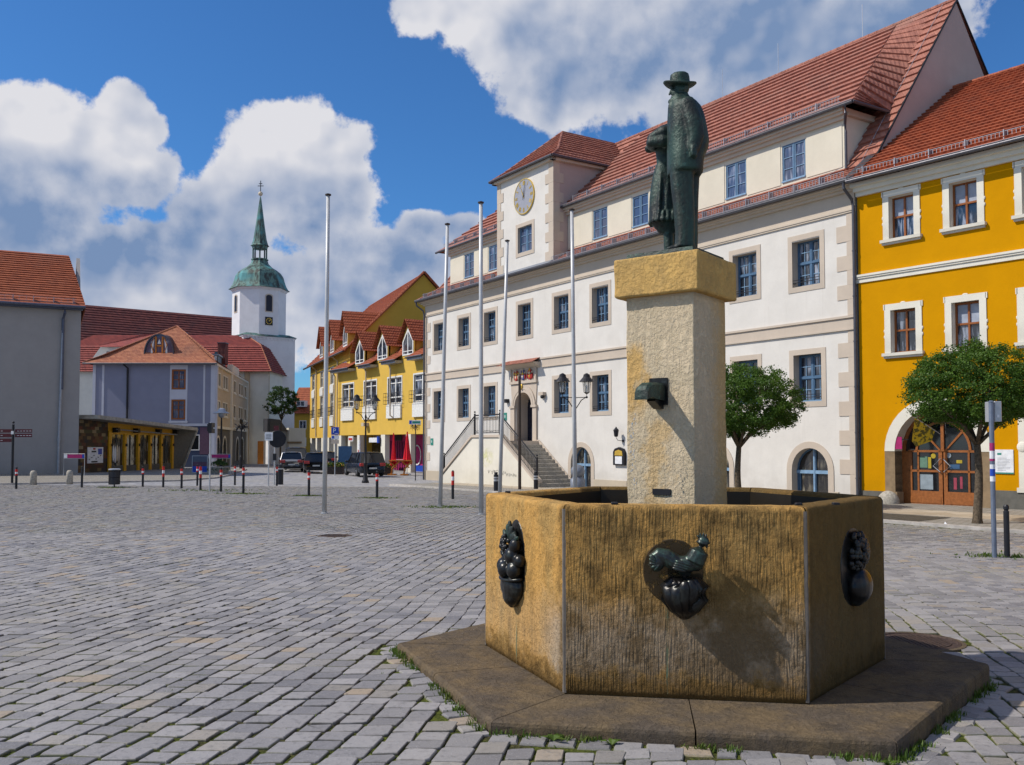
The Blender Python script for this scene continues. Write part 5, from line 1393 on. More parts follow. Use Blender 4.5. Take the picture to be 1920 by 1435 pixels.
m = MB(); m.roof((-22.15, -.62, 5.86), (-18.72, -.62, 5.86), (-18.9, .0, 6.14), (-21.95, .0, 6.14), 3, .03); m.build('canopy_roof', th, 'roof_tile')
m = MB().mat('dark_door'); m.box(-21.1, -19.52, .72, .80, 1.84, 4.4)
for z in np.arange(1.95, 4.2, .34): m.box(-20.28, -19.58, .70, .725, z, z + .24); m.box(-21.04, -20.34, .70, .725, z, z + .24)
m.mat('relief_cream').box(-19.93, -19.68, .69, .70, 3.0, 3.35); m.build('door', th)
m = MB().mat('trim_stone'); m.box(-21.1, -19.5, 0, .75, 1.75, 1.84); m.build('door_sill', th)
# small things on the front wall
m = MB().mat('trim_stone'); m.box(-18.75, -18.35, -.22, .0, 4.16, 4.32); m.mat('iron').ball((-18.5, -.14, 4.08), (.12, .1, .10), 10, 6); m.build('wall_spotlight', th)
m = MB().mat('iron'); m.box(-22.05, -21.8, -.2, .0, 3.9, 4.1); m.build('wall_spotlight', th)
for (x, z) in ((-22.2, 2.95), (-30.6, 1.6)):
    m = MB().mat('teal_sign'); m.box(x - .17, x + .17, -.02, -.002, z, z + .42); m.mat('sign_white').box(x - .03, x + .03, -.025, -.02, z + .15, z + .3); m.build('wall_plaque', th)
m = MB().mat('iron'); cx = -12.5
m.prism([(cx - .40, .72), (cx + .40, .72), (cx + .40, 1.32), (cx + .30, 1.46), (cx, 1.54), (cx - .30, 1.46), (cx - .40, 1.32)], -.12, -.005, 'y'); m.mat('gold').prism([(cx - .28, 1.16), (cx + .28, 1.16), (cx + .24, 1.36), (cx, 1.42), (cx - .24, 1.36)], -.135, -.12, 'y')
m.mat('sign_white').box(cx - .24, cx + .24, -.135, -.12, .78, 1.12); tag(m.build('notice_case', th), 'dark arched notice case with a cream head and white sheet')
m = MB().mat('iron'); x = -12.45; m.ball((x + .16, -.04, 1.82), .06); m.tube([(x + .16, -.05, 1.82), (x + .05, -.25, 1.85), (x, -.3, 1.98)], .015, 6)
m.lathe([(.05, 2.0), (.09, 2.04), (.12, 2.28), (.14, 2.30), (.05, 2.40), (.01, 2.46)], 6, (x, -.3)); m.build('wall_lantern', th)
# ---- entrance stairs: two flights up to a landing, parallel to the front
# stands against the town hall, moves with nothing else
yf = -2.5
sx = MB().mat('stair_render')
prof = [(-24.75, -.6), (-24.75, -.10), (-21.5, 2.02), (-18.85, 2.02), (-15.75, -.12), (-15.75, -.6)]
sx.prism(prof, yf, yf + .28, 'y')
sx.mat('trim_stone').prism([(-21.5, .0), (-18.9, .0), (-18.9, 1.84), (-21.5, 1.84)], yf + .28, -.06, 'y')
stairs = thing('entrance_stairs', 'double flight of stone stairs with a white side wall at the town hall portal', 'stairs', (TO.x, TO.y, 0), TA)
sx.build('side_wall', stairs)
cp = MB().mat('trim_stone')
for a, b in (((-24.95, -.14), (-21.5, 2.02)), ((-18.85, 2.02), (-15.6, -.14))):
    cp.prism([(a[0], a[1] + .003), (b[0], b[1] + .003), (b[0], b[1] + .13), (a[0], a[1] + .13)], yf - .07, yf + .32, 'y')
cp.prism([(-21.5, 2.023), (-18.85, 2.023), (-18.85, 2.15), (-21.5, 2.15)], yf - .07, yf + .32, 'y'); cp.build('coping', stairs)
n = 12; rise = (1.84 + .38) / n
for sgn in (1, -1):
    stp = MB()
    for k in range(n):
        zt = 1.84 - (k + 1) * rise; xa = -18.9 + k * .275 if sgn > 0 else -21.5 - k * .275 - .31
        stp.bbox(xa, xa + .31, yf + .29, -.07, zt - .4, zt, .012)
    stp.build('flight_of_steps', stairs, 'pale_stone')
ck2 = MB().mat('trim_stone'); ck2.prism([(-19.15, 1.9), (-18.9, 1.9), (-15.6, -.4), (-15.9, -.4)], -.10, -.055, 'y'); ck2.build('wall_string', stairs)
rb_ = MB().mat('iron')
def rail(mb, a, b, h=1.02, lattice=False):
    a, b = Vector(a), Vector(b)
    mb.tube([a + Vector((0, 0, h)), b + Vector((0, 0, h))], .035, 8); mb.tube([a + Vector((0, 0, h - .12)), b + Vector((0, 0, h - .12))], .015, 6)
    mb.tube([a + Vector((0, 0, .10)), b + Vector((0, 0, .10))], .018, 6)
    n = int((b - a).length / .14)
    for k in range(n + 1):
        p = a.lerp(b, k / n); mb.tube([p + Vector((0, 0, .08)), p + Vector((0, 0, h - .1))], .011, 5)
    if lattice:
        m2 = int((b - a).length / .12)
        for k in range(m2):
            p, q = a.lerp(b, k / m2), a.lerp(b, (k + 1) / m2)
            for z0, z1 in ((.1, .24), (h - .24, h - .12)):
                mb.tube([p + Vector((0, 0, z0)), q + Vector((0, 0, z1))], .008, 4); mb.tube([p + Vector((0, 0, z1)), q + Vector((0, 0, z0))], .008, 4)
for a, b, l in (((-24.7, yf + .1, -.02), (-21.4, yf + .1, 2.12), False), ((-21.4, yf + .1, 2.14), (-18.95, yf + .1, 2.14), True), ((-18.95, yf + .1, 2.14), (-15.7, yf + .1, -.06), False)): 
    r = MB().mat('iron'); rail(r, a, b, 1.02, l); r.build('railing', stairs)
for x, z in ((-24.7, -.1), (-21.4, 2.1), (-18.95, 2.1), (-15.7, -.1)):
    r = MB().mat('iron'); r.box(x - .035, x + .035, yf + .065, yf + .135, z, z + 1.16); r.ball((x, yf + .1, z + 1.24), .05, 8, 6); r.build('railing_post', stairs)
gt = MB().mat('iron')
for k in range(9): gt.tube([(-25.3 + k * .08, -1.2, -.55), (-25.3 + k * .08, -1.2, 1.0)], .012, 5)
gt.box(-25.35, -24.6, -1.22, -1.18, -.45, -.41); gt.box(-25.35, -24.6, -1.22, -1.18, .9, .94); gt.build('gate', stairs)
# paint: greenish smudge and a scrawl on the white side wall
def _smudge(k, p, o):
    setc(k, p, (.72, .72, .38)); n = k.noise(o, 2.5, 3.0)
    s = k.n('ShaderNodeSeparateXYZ'); k.link(o, s.inputs[0])
    dx = k.m('DIVIDE', k.m('SUBTRACT', s.outputs[0], -20.1), .9); dz = k.m('DIVIDE', k.m('SUBTRACT', s.outputs[2], 1.0), .6)
    r = k.m('SQRT', k.m('MULTIPLY_ADD', dx, dx, k.m('MULTIPLY', dz, dz)))
    a = k.m('MULTIPLY', k.ramp(r, 1.0, .15), k.ramp(n, .3, .6))
    tr = k.n('ShaderNodeBsdfTransparent'); mx = k.n('ShaderNodeMixShader'); k.link(k.m('MULTIPLY', a, .8), mx.inputs[0])
    out = [x for x in k.nt.nodes if x.type == 'OUTPUT_MATERIAL'][0]
    k.link(tr.outputs[0], mx.inputs[1]); k.link(p.outputs[0], mx.inputs[2]); k.link(mx.outputs[0], out.inputs[0])
material('paint_smudge', _smudge, .9)
sm = MB().mat('paint_smudge'); sm.face([(-21.1, yf - .004, .35), (-19.1, yf - .004, .35), (-19.1, yf - .004, 1.65), (-21.1, yf - .004, 1.65)]); sm.build('paint_smudge', stairs)
plain('scrawl', (.16, .16, .15), .9)
sc = MB().mat('scrawl'); random.seed(3); x = -19.95
while x < -17.3:
    pts = [(x + .05 * k + random.uniform(-.02, .03), yf - .006, .28 - (x + 19.95) * .05 + random.uniform(-.10, .14)) for k in range(5)]
    sc.tube(pts, .006, 4); x += random.uniform(.12, .26)
sc.build('scrawl', stairs)
# ------------------------------------------------------------------ yellow house on the right
yh = thing('yellow_house', 'deep yellow house with white window surrounds, arched wooden doors and an orange-red roof', 'house', (TO.x, TO.y, 0), YA)
XR = 26
cu = [1.70, 3.73, 5.9, 8.0, 10.1, 12.2]
H = [(c - .43, c + .43, 8.46, 9.87) for c in cu] + [(c - .43, c + .43, 4.66, 6.12) for c in cu] + [(1.34, 4.08, -.5, 2.82, True, .45)]
m = MB().mat('yellow_render'); m.wall(.12, XR, -.5, 10.15, 0, H, .30, 'pillar_render')
m.mat('yellow_render'); m.face([(XR, 0, -.5), (XR, 12, -.5), (XR, 12, 10.2), (XR, 0, 10.2)]); m.face([(.15, 12, -.5), (XR, 12, -.5), (XR, 12, 10.2), (.15, 12, 10.2)]); m.face([(.12, 0, 10.15), (XR, 0, 10.15), (XR, 12, 10.15), (.12, 12, 10.15)])
m.prism([(0, 10.15), (12, 10.15), (6.1, 14.9)], XR - .3, XR - .05, 'x')
m.build('wall', yh)
m = MB().mat('pillar_render'); m.box(.12, XR, -.10, .02, 10.12, 10.26); m.box(.10, XR, -.22, .02, 10.26, 10.40); m.box(.06, XR, -.36, .02, 10.40, 10.54); m.build('cornice', yh)
m = MB().mat('pillar_render'); m.box(.0, XR, -.05, .02, 7.16, 7.30); m.box(-.02, XR, -.09, .02, 7.30, 7.36); m.box(-.03, XR, -.12, .02, 7.36, 7.43); m.build('belt_course', yh)
m = MB().mat('grey_wall'); m.box(4.4, XR, -.04, .02, -.5, .30); m.box(.14, .96, -.04, .02, -.5, .12); m.build('plinth', yh)
def ywin():
    s = MB().mat('pillar_render'); s.ring(-.43, .43, 0, 1.42, .21, -.035, .02, bottom=False)
    s.box(-.70, .70, -.14, .02, -.10, .0); s.box(-.66, .66, -.08, .02, -.17, -.10)
    for x in (-.645, .645):
        for z in (.55, .75): s.ball((x, -.01, z), (.035, .03, .06), 8, 6)
        s.box(x - .03, x + .03, -.035, .02, 1.45, 1.63)
    s.ball((0, -.01, 1.64), (.09, .03, .035), 10, 6)
    o = s.build('window', yh)
    f = MB().mat('brown_wood'); y = .22
    f.ring(-.37, .37, .06, 1.36, .06, y, y + .06); f.box(-.03, .03, y - .015, y + .05, .06, 1.36); f.box(-.37, .37, y - .02, y + .05, .72, .78); f.box(-.43, .43, y - .04, y, 0, .05); f.build('sash', o)
    p = MB(); p.face([(-.37, y + .04, .06), (.37, y + .04, .06), (.37, y + .04, 1.36), (-.37, y + .04, 1.36)]); p.build('pane', o, 'glass_dark')
    b = MB().mat('blind'); b.face([(-.36, y + .036, .78), (.36, y + .036, .78), (.36, y + .036, 1.35), (-.36, y + .036, 1.35)]); b.build('blind', o)
    return o
plain('blind', (.30, .34, .42), .5, spec=.6)
wy = ywin(); wy.location = (cu[0], 0, 8.46)
def drop_blind(o):
    for ch in list(o.children):
        if ch.name.startswith('blind'): bpy.data.objects.remove(ch)
for c in cu[1:]: copy_tree(wy, yh, (c, 0, 8.46))
for k, c in enumerate(cu):
    o = copy_tree(wy, yh, (c, 0, 4.68)); 
    if k == 0: drop_blind(o)
# arch surround: white head, brown stone jambs
m = MB().mat('pillar_render'); cx = 2.71; r0, r1 = 1.37, 1.72; zc = 1.45; n = 20
for k in range(n):
    t, u = pi * k / n, pi * (k + 1) / n
    m.prism([(cx + r0 * cos(t), zc + r0 * sin(t)), (cx + r1 * cos(t), zc + r1 * sin(t)), (cx + r1 * cos(u), zc + r1 * sin(u)), (cx + r0 * cos(u), zc + r0 * sin(u))], -.04, .02, 'y')
m.build('arch_surround', yh)
plain('brown_stone', (.24, .17, .10), .9, var=.2, scale=3)
m = MB().mat('brown_stone'); m.box(cx - r1, cx - r0, -.03, .46, .10, zc); m.box(cx - r1 - .05, cx - r0 + .1, -.10, .3, -.5, .12); m.build('arch_jamb', yh)
m = MB().mat('brown_stone'); m.box(cx + r0, cx + r1, -.03, .46, .10, zc); m.box(cx + r0 - .1, cx + r1 + .02, -.10, .3, -.5, .12); m.build('arch_jamb', yh)
bs = MB(); bs.smooth = True; bs.ball((cx - 1.52, -.2, -.22), (.36, .30, .38), 16, 10); bs.build('guard_stone', yh, 'pale_stone')
y = .42
def door_leaf(x0, x1, flip):
    m = MB().mat('door_wood'); m.box(x0, x1, y, y + .05, -.30, .10); m.box(x0 + .06, x1 - .06, y - .012, y, -.22, -.02)
    for z in (.10, .78, 1.42): m.box(x0, x1, y, y + .05, z, z + .07)
    for x in ((x0, x0 + .12), (x1 - .12, x1)): m.box(x[0], x[1], y, y + .05, .17, 1.45)
    xi = x0 + .30 if not flip else x1 - .36; m.box(xi, xi + .06, y, y + .05, .17, 1.45)
    o = m.build('door_leaf', yh)
    h = MB().mat('galv'); q = x1 - .04 if not flip else x0 + .04; s = -1 if not flip else 1
    h.tube([(q, y - .02, .78), (q, y - .08, .80), (q + s * .22, y - .08, 1.0 - .02), (q, y - .08, 1.20), (q, y - .02, 1.22)], .014, 6); h.build('handle', o)
    return o
door_leaf(cx - 1.15, cx - .02, False); door_leaf(cx + .02, cx + 1.15, True)
m = MB().mat('door_wood'); n = 20   # fanlight frame
m.box(cx - 1.37, cx - 1.15, y, y + .06, -.30, 1.45); m.box(cx + 1.15, cx + 1.37, y, y + .06, -.30, 1.45); m.box(cx - .05, cx + .05, y - .02, y + .05, 1.45, 2.75)
for (c0, r, w) in ((cx, 1.25, .12),):
    for k in range(n):
        t, u = pi * k / n, pi * (k + 1) / n
        m.prism([(c0 + r * cos(t), zc + r * sin(t)), (c0 + (r + w) * cos(t), zc + (r + w) * sin(t)), (c0 + (r + w) * cos(u), zc + (r + w) * sin(u)), (c0 + r * cos(u), zc + r * sin(u))], y, y + .06, 'y')
for sg in (-1, 1):
    for k in range(10):
        t, u = pi / 2 * k / 10, pi / 2 * (k + 1) / 10
        m.prism([(cx + sg * (.05 + .78 * cos(t)), zc + .9 * sin(t)), (cx + sg * (.05 + .86 * cos(t)), zc + .98 * sin(t)), (cx + sg * (.05 + .86 * cos(u)), zc + .98 * sin(u)), (cx + sg * (.05 + .78 * cos(u)), zc + .9 * sin(u))], y, y + .05, 'y')
    m.prism([(cx + sg * .05, zc + .02), (cx + sg * .62, zc + .66), (cx + sg * .66, zc + .60), (cx + sg * .09, zc - .0)], y, y + .05, 'y')
m.build('fanlight_frame', yh)
m = MB(); m.face([(cx - 1.3, y + .04, .1), (cx + 1.3, y + .04, .1), (cx + 1.3, y + .04, 1.5), (cx + 1.0, y + .04, 2.3), (cx, y + .04, 2.8), (cx - 1.0, y + .04, 2.3), (cx - 1.3, y + .04, 1.5)]); m.build('door_glass', yh, 'dark_glass')
plain('poster_green', (.12, .22, .16), .5); plain('poster_blue', (.04, .10, .20), .5); plain('poster_yellow', (.42, .32, .03), .5); plain('poster_pink', (.30, .05, .08), .5); plain('poster_grey', (.25, .3, .34), .5)
for (mt, a, b, z0, z1) in (('poster_green', -.78, -.52, .92, 1.28), ('poster_yellow', -.50, -.40, .90, 1.26), ('poster_blue', .22, .52, .90, 1.04), ('poster_yellow', .42, .60, 1.08, 1.18), ('poster_pink', .32, .42, .25, .62), ('poster_pink', .52, .60, .28, .66), ('poster_grey', -.80, -.35, .22, .70)):
    m = MB().mat(mt); m.box(cx + a, cx + b, y + .030, y + .036, z0, z1); m.build('poster', yh)
for (mt, a, z) in (('poster_yellow', -.32, 1.30), ('poster_grey', .18, 1.32)):
    m = MB().mat(mt); m.prism([(cx + a + .08 * cos(2 * pi * k / 16), z + .08 * sin(2 * pi * k / 16)) for k in range(16)], y + .02, y + .036, 'y'); m.build('sticker', yh)
m = MB().mat('magenta'); m.box(cx - 1.42, cx - 1.12, -.02, .0, 1.52, 1.92); m.mat('iron').box(cx - 1.14, cx - .9, -.02, .0, 1.82, 1.85); m.build('hanging_sign', yh)
def _flag(k, p, o):
    n = k.noise(o, 9, 4.0); setc(k, p, k.mix(k.ramp(n, .48, .56), (.62, .40, .02), (.12, .10, .02)))
material('flag_cloth', _flag, .8)
m = MB().mat('galv'); m.tube([(cx + .0, .3, 2.0), (cx - .42, -.55, 2.55)], .012, 6); m.mat('flag_cloth')
m.add([(cx - .40, -.52, 2.54), (cx - .08, .14, 2.14), (cx - .16, .05, 1.78), (cx - .44, -.40, 1.60), (cx - .52, -.5, 1.78)], [(0, 1, 2, 3, 4)]); m.build('flag', yh)
m = MB().mat('sign_white'); m.box(4.52, 5.06, -.03, -.002, .80, 1.52); m.mat('teal_sign').box(4.52, 5.06, -.034, -.03, .80, .84)
for k in range(9): m.mat('zinc_light').box(4.60, 4.60 + random.uniform(.2, .4), -.033, -.03, .90 + k * .045, .91 + k * .045)
m.mat('teal_sign').box(4.6, 4.72, -.033, -.03, 1.36, 1.42); m.build('notice_board', yh)
m = MB().mat('pillar_render'); m.box(5.22, 5.45, -.06, .02, .32, 3.0); m.ball((5.33, -.05, 1.6), (.16, .05, .16), 10, 8); m.box(5.16, 5.5, -.08, .02, .26, .40); m.build('pilaster', yh)
# roof
m = MB(); m.roof((.0, -.55, 10.60), (XR, -.55, 10.60), (XR, 5.9, 15.2), (.0, 5.9, 15.2), 25, .075); m.roof((XR, 12.3, 10.6), (0, 12.3, 10.6), (0, 5.9, 15.2), (XR, 5.9, 15.2), 20); m.build('roof', yh, 'roof_tile_orange')
m = MB(); ridge(m, (0, 5.9, 15.22), (XR, 5.9, 15.22)); m.build('ridge_tiles', yh, 'roof_tile_orange')
m = MB().mat('zinc'); m.tube([(.1, -.62, 10.56), (XR, -.62, 10.56)], .075, 8); m.mat('zinc_light').tube([(.1, -.69, 10.62), (XR, -.69, 10.62)], .014, 5); m.build('gutter', yh)
m = MB().mat('zinc'); m.box(-.05, .20, -.5, 6.0, 10.60, 10.62)
m.face([(-.1, -.5, 10.72), (.22, -.5, 10.70), (.22, 5.9, 15.31), (-.1, 5.9, 15.34)]); m.build('lead_valley', yh)
snow('snow_guard', .3, 18, -.3, 10.82, .20, yh, .12)
tv = MB().mat('roof_tile_orange'); tv.prism([(3.6, 13.75), (4.0, 14.05), (4.05, 13.85)], 4.0, 4.5, 'x'); tv.build('roof_vent', yh)
# ------------------------------------------------------------------ yellow post house with arcades, beyond the town hall
PO = (-6.97, 71.0)
po = thing('arcade_house', 'yellow house with pointed dormers over an arcade, left of the town hall', 'house', (PO[0], PO[1], 0), TA)
def PW(x, y=0): return (PO[0] + x * cos(TA) - y * sin(TA), PO[1] + x * sin(TA) + y * cos(TA))
wn = [(-15.75, -13.25), (-10.95, -8.35), (-6.2, -3.45), (-1.45, 1.3)]
ar = [(-15.2, -12.4), (-11.4, -7.45), (-5.9, -2.75), (-1.1, 3.0)]
m = MB().mat('ochre_render')
m.wall(-16.9, 4, 2.45, 8.75, 0, [(a, b, 5.0, 7.1) for a, b in wn], .12)
m.face([(-16.9, 0, 2.45), (-16.9, 6, 2.45), (-16.9, 6, 8.7), (-16.9, 0, 8.7)]); m.face([(4, 0, -1), (4, 7, -1), (4, 7, 8.8), (4, 0, 8.8)])
m.face([(-16.9, 0, 2.45), (4, 0, 2.45), (4, 2.2, 2.45), (-16.9, 2.2, 2.45)])
m.build('wall', po)
for a, b in ((-16.9, -15.2), (-12.4, -11.4), (-7.45, -5.9), (-2.75, -1.1)):
    m = MB().mat('pillar_render'); m.box(a, a + (b - a) * .52, 0, .42, -1, 2.445); m.build('arcade_pillar', po)
m = MB().mat('beige_render'); m.face([(-16.9, 2.2, -1), (4, 2.2, -1), (4, 2.2, 2.45), (-16.9, 2.2, 2.45)]); m.build('arcade_back_wall', po)
m = MB().mat('glass_shop'); m.box(-17.0, -11.2, 2.1, 2.18, -.5, 2.2); m.build('shop_window', po)
m = MB().mat('magenta'); m.box(-10.6, 3.5, 2.08, 2.18, -.9, 2.42); m.mat('iron').box(-8.9, -7.6, 2.0, 2.07, 1.95, 2.4)
for x in np.arange(-10.5, -6.5, .33): m.mat('iron').box(x, x + .05, 2.03, 2.079, -.9, 1.9)
m.mat('sign_blue').box(-6.3, 3.5, 2.02, 2.07, -.9, -.1); m.build('shop_front', po)
m = MB().mat('sign_white'); n = 20
for k in range(n):
    t, u = 2 * pi * k / n, 2 * pi * (k + 1) / n
    m.prism([(-4.7 + .62 * cos(t), .75 + .75 * sin(t)), (-4.7 + .72 * cos(t), .75 + .85 * sin(t)), (-4.7 + .72 * cos(u), .75 + .85 * sin(u)), (-4.7 + .62 * cos(u), .75 + .75 * sin(u))], 1.98, 2.015, 'y')
m.build('ring_emblem', po)
def pwin():
    s = MB().mat('white_paint'); w = 1.28; s.ring(-w, w, 0, 2.1, .12, -.03, .03)
    o = s.build('window', po)
    f = MB().mat('white_paint'); y = .08; f.ring(-w + .07, w - .07, .07, 2.03, .07, y, y + .06); f.box(-.07, .07, y - .01, y + .05, .07, 2.03); f.box(-w, w, y, y + .05, .45, .55); f.box(-w, w, y, y + .05, 1.62, 1.70); f.build('sash', o)
    p = MB(); p.face([(-w, y + .04, .03), (w, y + .04, .03), (w, y + .04, 2.07), (-w, y + .04, 2.07)]); p.build('pane', o, 'glass_dark')
    q = MB().mat('white_paint'); q.bbox(-w - .05, w + .05, -.16, .0, -1.22, -.14, .02); q.build('apron_panel', o)
    r = MB().mat('iron')
    for z in (-.05, .25, .55, .85): r.tube([(-w - .28, -.02, z), (-w - .28, -.3, z), (w + .28, -.3, z), (w + .28, -.02, z)], .014, 5)
    for k in range(9): r.tube([(-w - .28 + k * (2 * w + .56) / 8, -.3, -.05), (-w - .28 + k * (2 * w + .56) / 8, -.3, .85)], .012, 5)
    r.build('balcony_rail', o); return o
pw = pwin(); pw.location = (-14.5, 0, 5.0)
for a, b in wn[1:]: copy_tree(pw, po, ((a + b) / 2, 0, 5.0))
# roof with wall dormers
rz0, rz1, ry1 = 8.75, 12.0, 3.2
m = MB()
dc = [-11.8, -7.1, -2.35, 2.4]
m.roof((-17.1, .6, 9.25), (4.2, .6, 9.25), (4.2, ry1, rz1), (-17.1, ry1, rz1), 12)
xs = [-17.1] + [v for c in dc for v in (c - 1.05, c + 1.05)] + [5.2]
for a, b in zip(xs[::2], xs[1::2]):
    if b > a: m.roof((a, -.75, 8.45), (b, -.75, 8.45), (b, .6, 9.25), (a, .6, 9.25), 4)
m.roof((4.2, 7, 8.7), (-17.1, 7, 8.7), (-17.1, ry1, rz1), (4.2, ry1, rz1), 10)
m.build('roof', po, 'roof_tile_orange')
for a, b in zip(xs[::2], xs[1::2]):
    if b <= a: continue
    m = MB().mat('zinc_light'); m.box(a, b, -.70, .0, 8.20, 8.40); m.mat('zinc').tube([(a - .05, -.78, 8.42), (b + .05, -.78, 8.42)], .08, 6); m.build('eaves_box', po)
def gdorm(parent, w=1.45, zb=8.75, zs=9.9, zp=11.65, depth=3.4, yf=-.03, tile='roof_tile_orange', ww_=.95):
    m = MB().mat('ochre_render'); m.prism([(-1.05, zb - .2), (1.05, zb - .2), (1.05, zs + .1), (0, zp - .25), (-1.05, zs + .1)], yf, yf + .2, 'y'); 
    m.face([(1.05, yf, zb - .2), (1.05, yf + 1.6, zb - .2), (1.05, yf + 1.6, zs + .1), (1.05, yf, zs + .1)]); m.face([(-1.05, yf, zb - .2), (-1.05, yf + 1.6, zb - .2), (-1.05, yf + 1.6, zs + .1), (-1.05, yf, zs + .1)])
    o = m.build('dormer', parent)
    s = MB().mat('white_paint'); out = [(-ww_, zb), (ww_, zb), (ww_, zs - .05), (0, zp - .75), (-ww_, zs - .05)]; k = .86
    for i in range(5):
        a, b = out[i], out[(i + 1) % 5]; c0 = (0, zb + .8)
        def I(p): return (c0[0] + (p[0] - c0[0]) * k, c0[1] + (p[1] - c0[1]) * k)
        s.prism([a, b, I(b), I(a)], yf - .05, yf - .005, 'y')
    s.box(-.06, .06, yf - .045, yf - .006, zb + .1, zp - .95); s.box(-ww_ + .1, ww_ - .1, yf - .04, yf - .006, zb + .30, zb + .36); s.build('dormer_window', o)
    p = MB(); p.face([(x * .9, yf - .004, zb + (z - zb) * .93 + .05) for x, z in out]); p.build('pane', o, 'glass_dark')
    r = MB(); r.roof((-w, yf - .35, zs - .12), (-w, yf + 1.4, zs - .12), (0, yf + depth, zp), (0, yf - .35, zp), 8, .04); r.roof((w, yf - .35, zs - .12), (w, yf + 1.4, zs - .12), (0, yf + depth, zp), (0, yf - .35, zp), 8, .04); r.build('dormer_roof', o, tile)
    return o
g0 = gdorm(po); g0.location = (dc[0], 0, 0)
for c in dc[1:]: copy_tree(g0, po, (c, 0, 0))
for x in (-16.6, -9.66, -4.83): 
    m = MB().mat('beige_render'); m.tube([(x, -.7, 8.4), (x, -.55, 8.1), (x, -.42, 7.9), (x, -.42, 4.0 if x > -16 else 3.0), (x, -.1, 3.8 if x > -16 else 2.9)], .065, 8); m.build('downpipe', po)
text('post_letters', 'POST', .62, po, 'iron_brown', (-1.0, -.10, 2.86))
m = MB().mat('sign_white'); m.box(-9.3, -7.7, -.25, -.1, 1.8, 2.2); m.mat('sign_blue').box(-7.7, -7.45, -.25, -.1, 1.75, 2.3); m.build('shop_sign', po)
m = MB().mat('sign_white'); m.box(-13.9, -12.9, -.2, -.1, 1.9, 2.35); m.mat('relief_red').box(-13.8, -13.0, -.22, -.2, 2.0, 2.2); m.build('shop_sign', po)
m = MB().mat('sign_white'); m.box(-11.9, -11.5, -.16, -.02, -.3, 2.0); m.mat('relief_red').box(-11.8, -11.62, -.18, -.16, .9, 1.15); m.box(-11.8, -11.62, -.18, -.16, .1, .3); m.build('pillar_sign', po)
m = MB().mat('beige_render'); m.box(-10.4, -9.9, -.5, 0, 3.2, 3.5); m.build('awning_box', po)
# second part of the row: taller, turned along the street
A2 = atan2(-.928, .372); P2 = (-14.7, 83.0)
p2 = thing('gabled_yellow_house', 'tall yellow house with a big bare gable and steep orange-red roof behind the arcade house', 'house', (P2[0], P2[1], 0), A2)
m = MB().mat('ochre_render'); c2_ = [-2.4, -8.4, -14.1, -19.2]
m.wall(-21.4, 0, 2.3, 10.5, 0, [(c - .8, c + .8, 7.6, 9.2) for c in c2_] + [(c - .8, c + .8, 4.5, 6.6) for c in c2_], .12)
m.face([(-21.4, 0, 2.3), (-21.4, 12, -1), (-21.4, 12, 10.5), (-21.4, 0, 10.5)]); m.build('wall', p2)
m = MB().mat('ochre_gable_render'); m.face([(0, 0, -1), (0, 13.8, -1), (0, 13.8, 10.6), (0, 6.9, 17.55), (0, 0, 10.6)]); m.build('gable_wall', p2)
for x in np.arange(-21.0, 0, 3.4): m = MB().mat('pillar_render'); m.box(x, x + .9, 0, .8, -1, 2.3); m.build('arcade_pillar', p2)
m = MB().mat('beige_render'); m.face([(-21.4, 2.2, -1), (0, 2.2, -1), (0, 2.2, 2.3), (-21.4, 2.2, 2.3)]); m.face([(-21.4, 0, 2.3), (0, 0, 2.3), (0, 2.2, 2.3), (-21.4, 2.2, 2.3)]); m.build('arcade_back_wall', p2)
m = MB(); m.roof((-21.8, -.6, 10.1), (.15, -.6, 10.1), (.15, 6.9, 17.75), (-21.8, 6.9, 17.75), 26, .06); m.roof((.15, 14.4, 10.1), (-21.8, 14.4, 10.1), (-21.8, 6.9, 17.75), (.15, 6.9, 17.75), 20); m.build('roof', p2, 'roof_tile_orange')
m = MB().mat('relief_red'); m.tube([(.18, -.6, 10.1), (.18, 6.9, 17.8)], .12, 6); m.tube([(.18, 6.9, 17.8), (.18, 14.4, 10.1)], .12, 6); m.build('verge', p2, 'roof_tile_orange')
g1 = gdorm(p2, 1.5, 10.7, 11.9, 14.0, 4.4); g1.location = (-1.9, 0, 0)
for c in (-8.3, -14.2): copy_tree(g1, p2, (c, 0, 0))
def p2win(z, h, pan):
    s = MB().mat('white_paint'); s.ring(-.8, .8, 0, h, .1, -.03, .03); o = s.build('window', p2)
    f = MB().mat('white_paint'); f.ring(-.74, .74, .06, h - .06, .06, .08, .13); f.box(-.05, .05, .08, .13, .06, h - .06); f.box(-.74, .74, .08, .13, h * .62, h * .62 + .07); f.build('sash', o)
    p = MB(); p.face([(-.74, .12, .06), (.74, .12, .06), (.74, .12, h), (-.74, .12, h)]); p.build('pane', o, 'glass_dark')
    q = MB().mat('white_paint'); q.box(-.9, .9, -.1, 0, -pan, -.1); q.build('apron_panel', o)
    if pan > .9:
        r = MB().mat('iron')
        for zz in (0, .4, .8): r.tube([(-1, 0, zz), (-1, -.25, zz), (1, -.25, zz), (1, 0, zz)], .02, 4)
        for k in range(8): r.tube([(-1 + k * 2 / 7, -.25, 0), (-1 + k * 2 / 7, -.25, .8)], .012, 4)
        r.build('balcony_rail', o)
    return o
u = p2win(7.6, 1.6, .9); u.location = (c2_[0], 0, 7.6); l = p2win(4.5, 2.1, 1.05); l.location = (c2_[0], 0, 4.5)
for c in c2_[1:]: copy_tree(u, p2, (c, 0, 7.6)); copy_tree(l, p2, (c, 0, 4.5))
m = MB().mat('zinc'); m.tube([(-21.8, -.7, 10.05), (.1, -.7, 10.05)], .09, 6); m.build('gutter', p2)
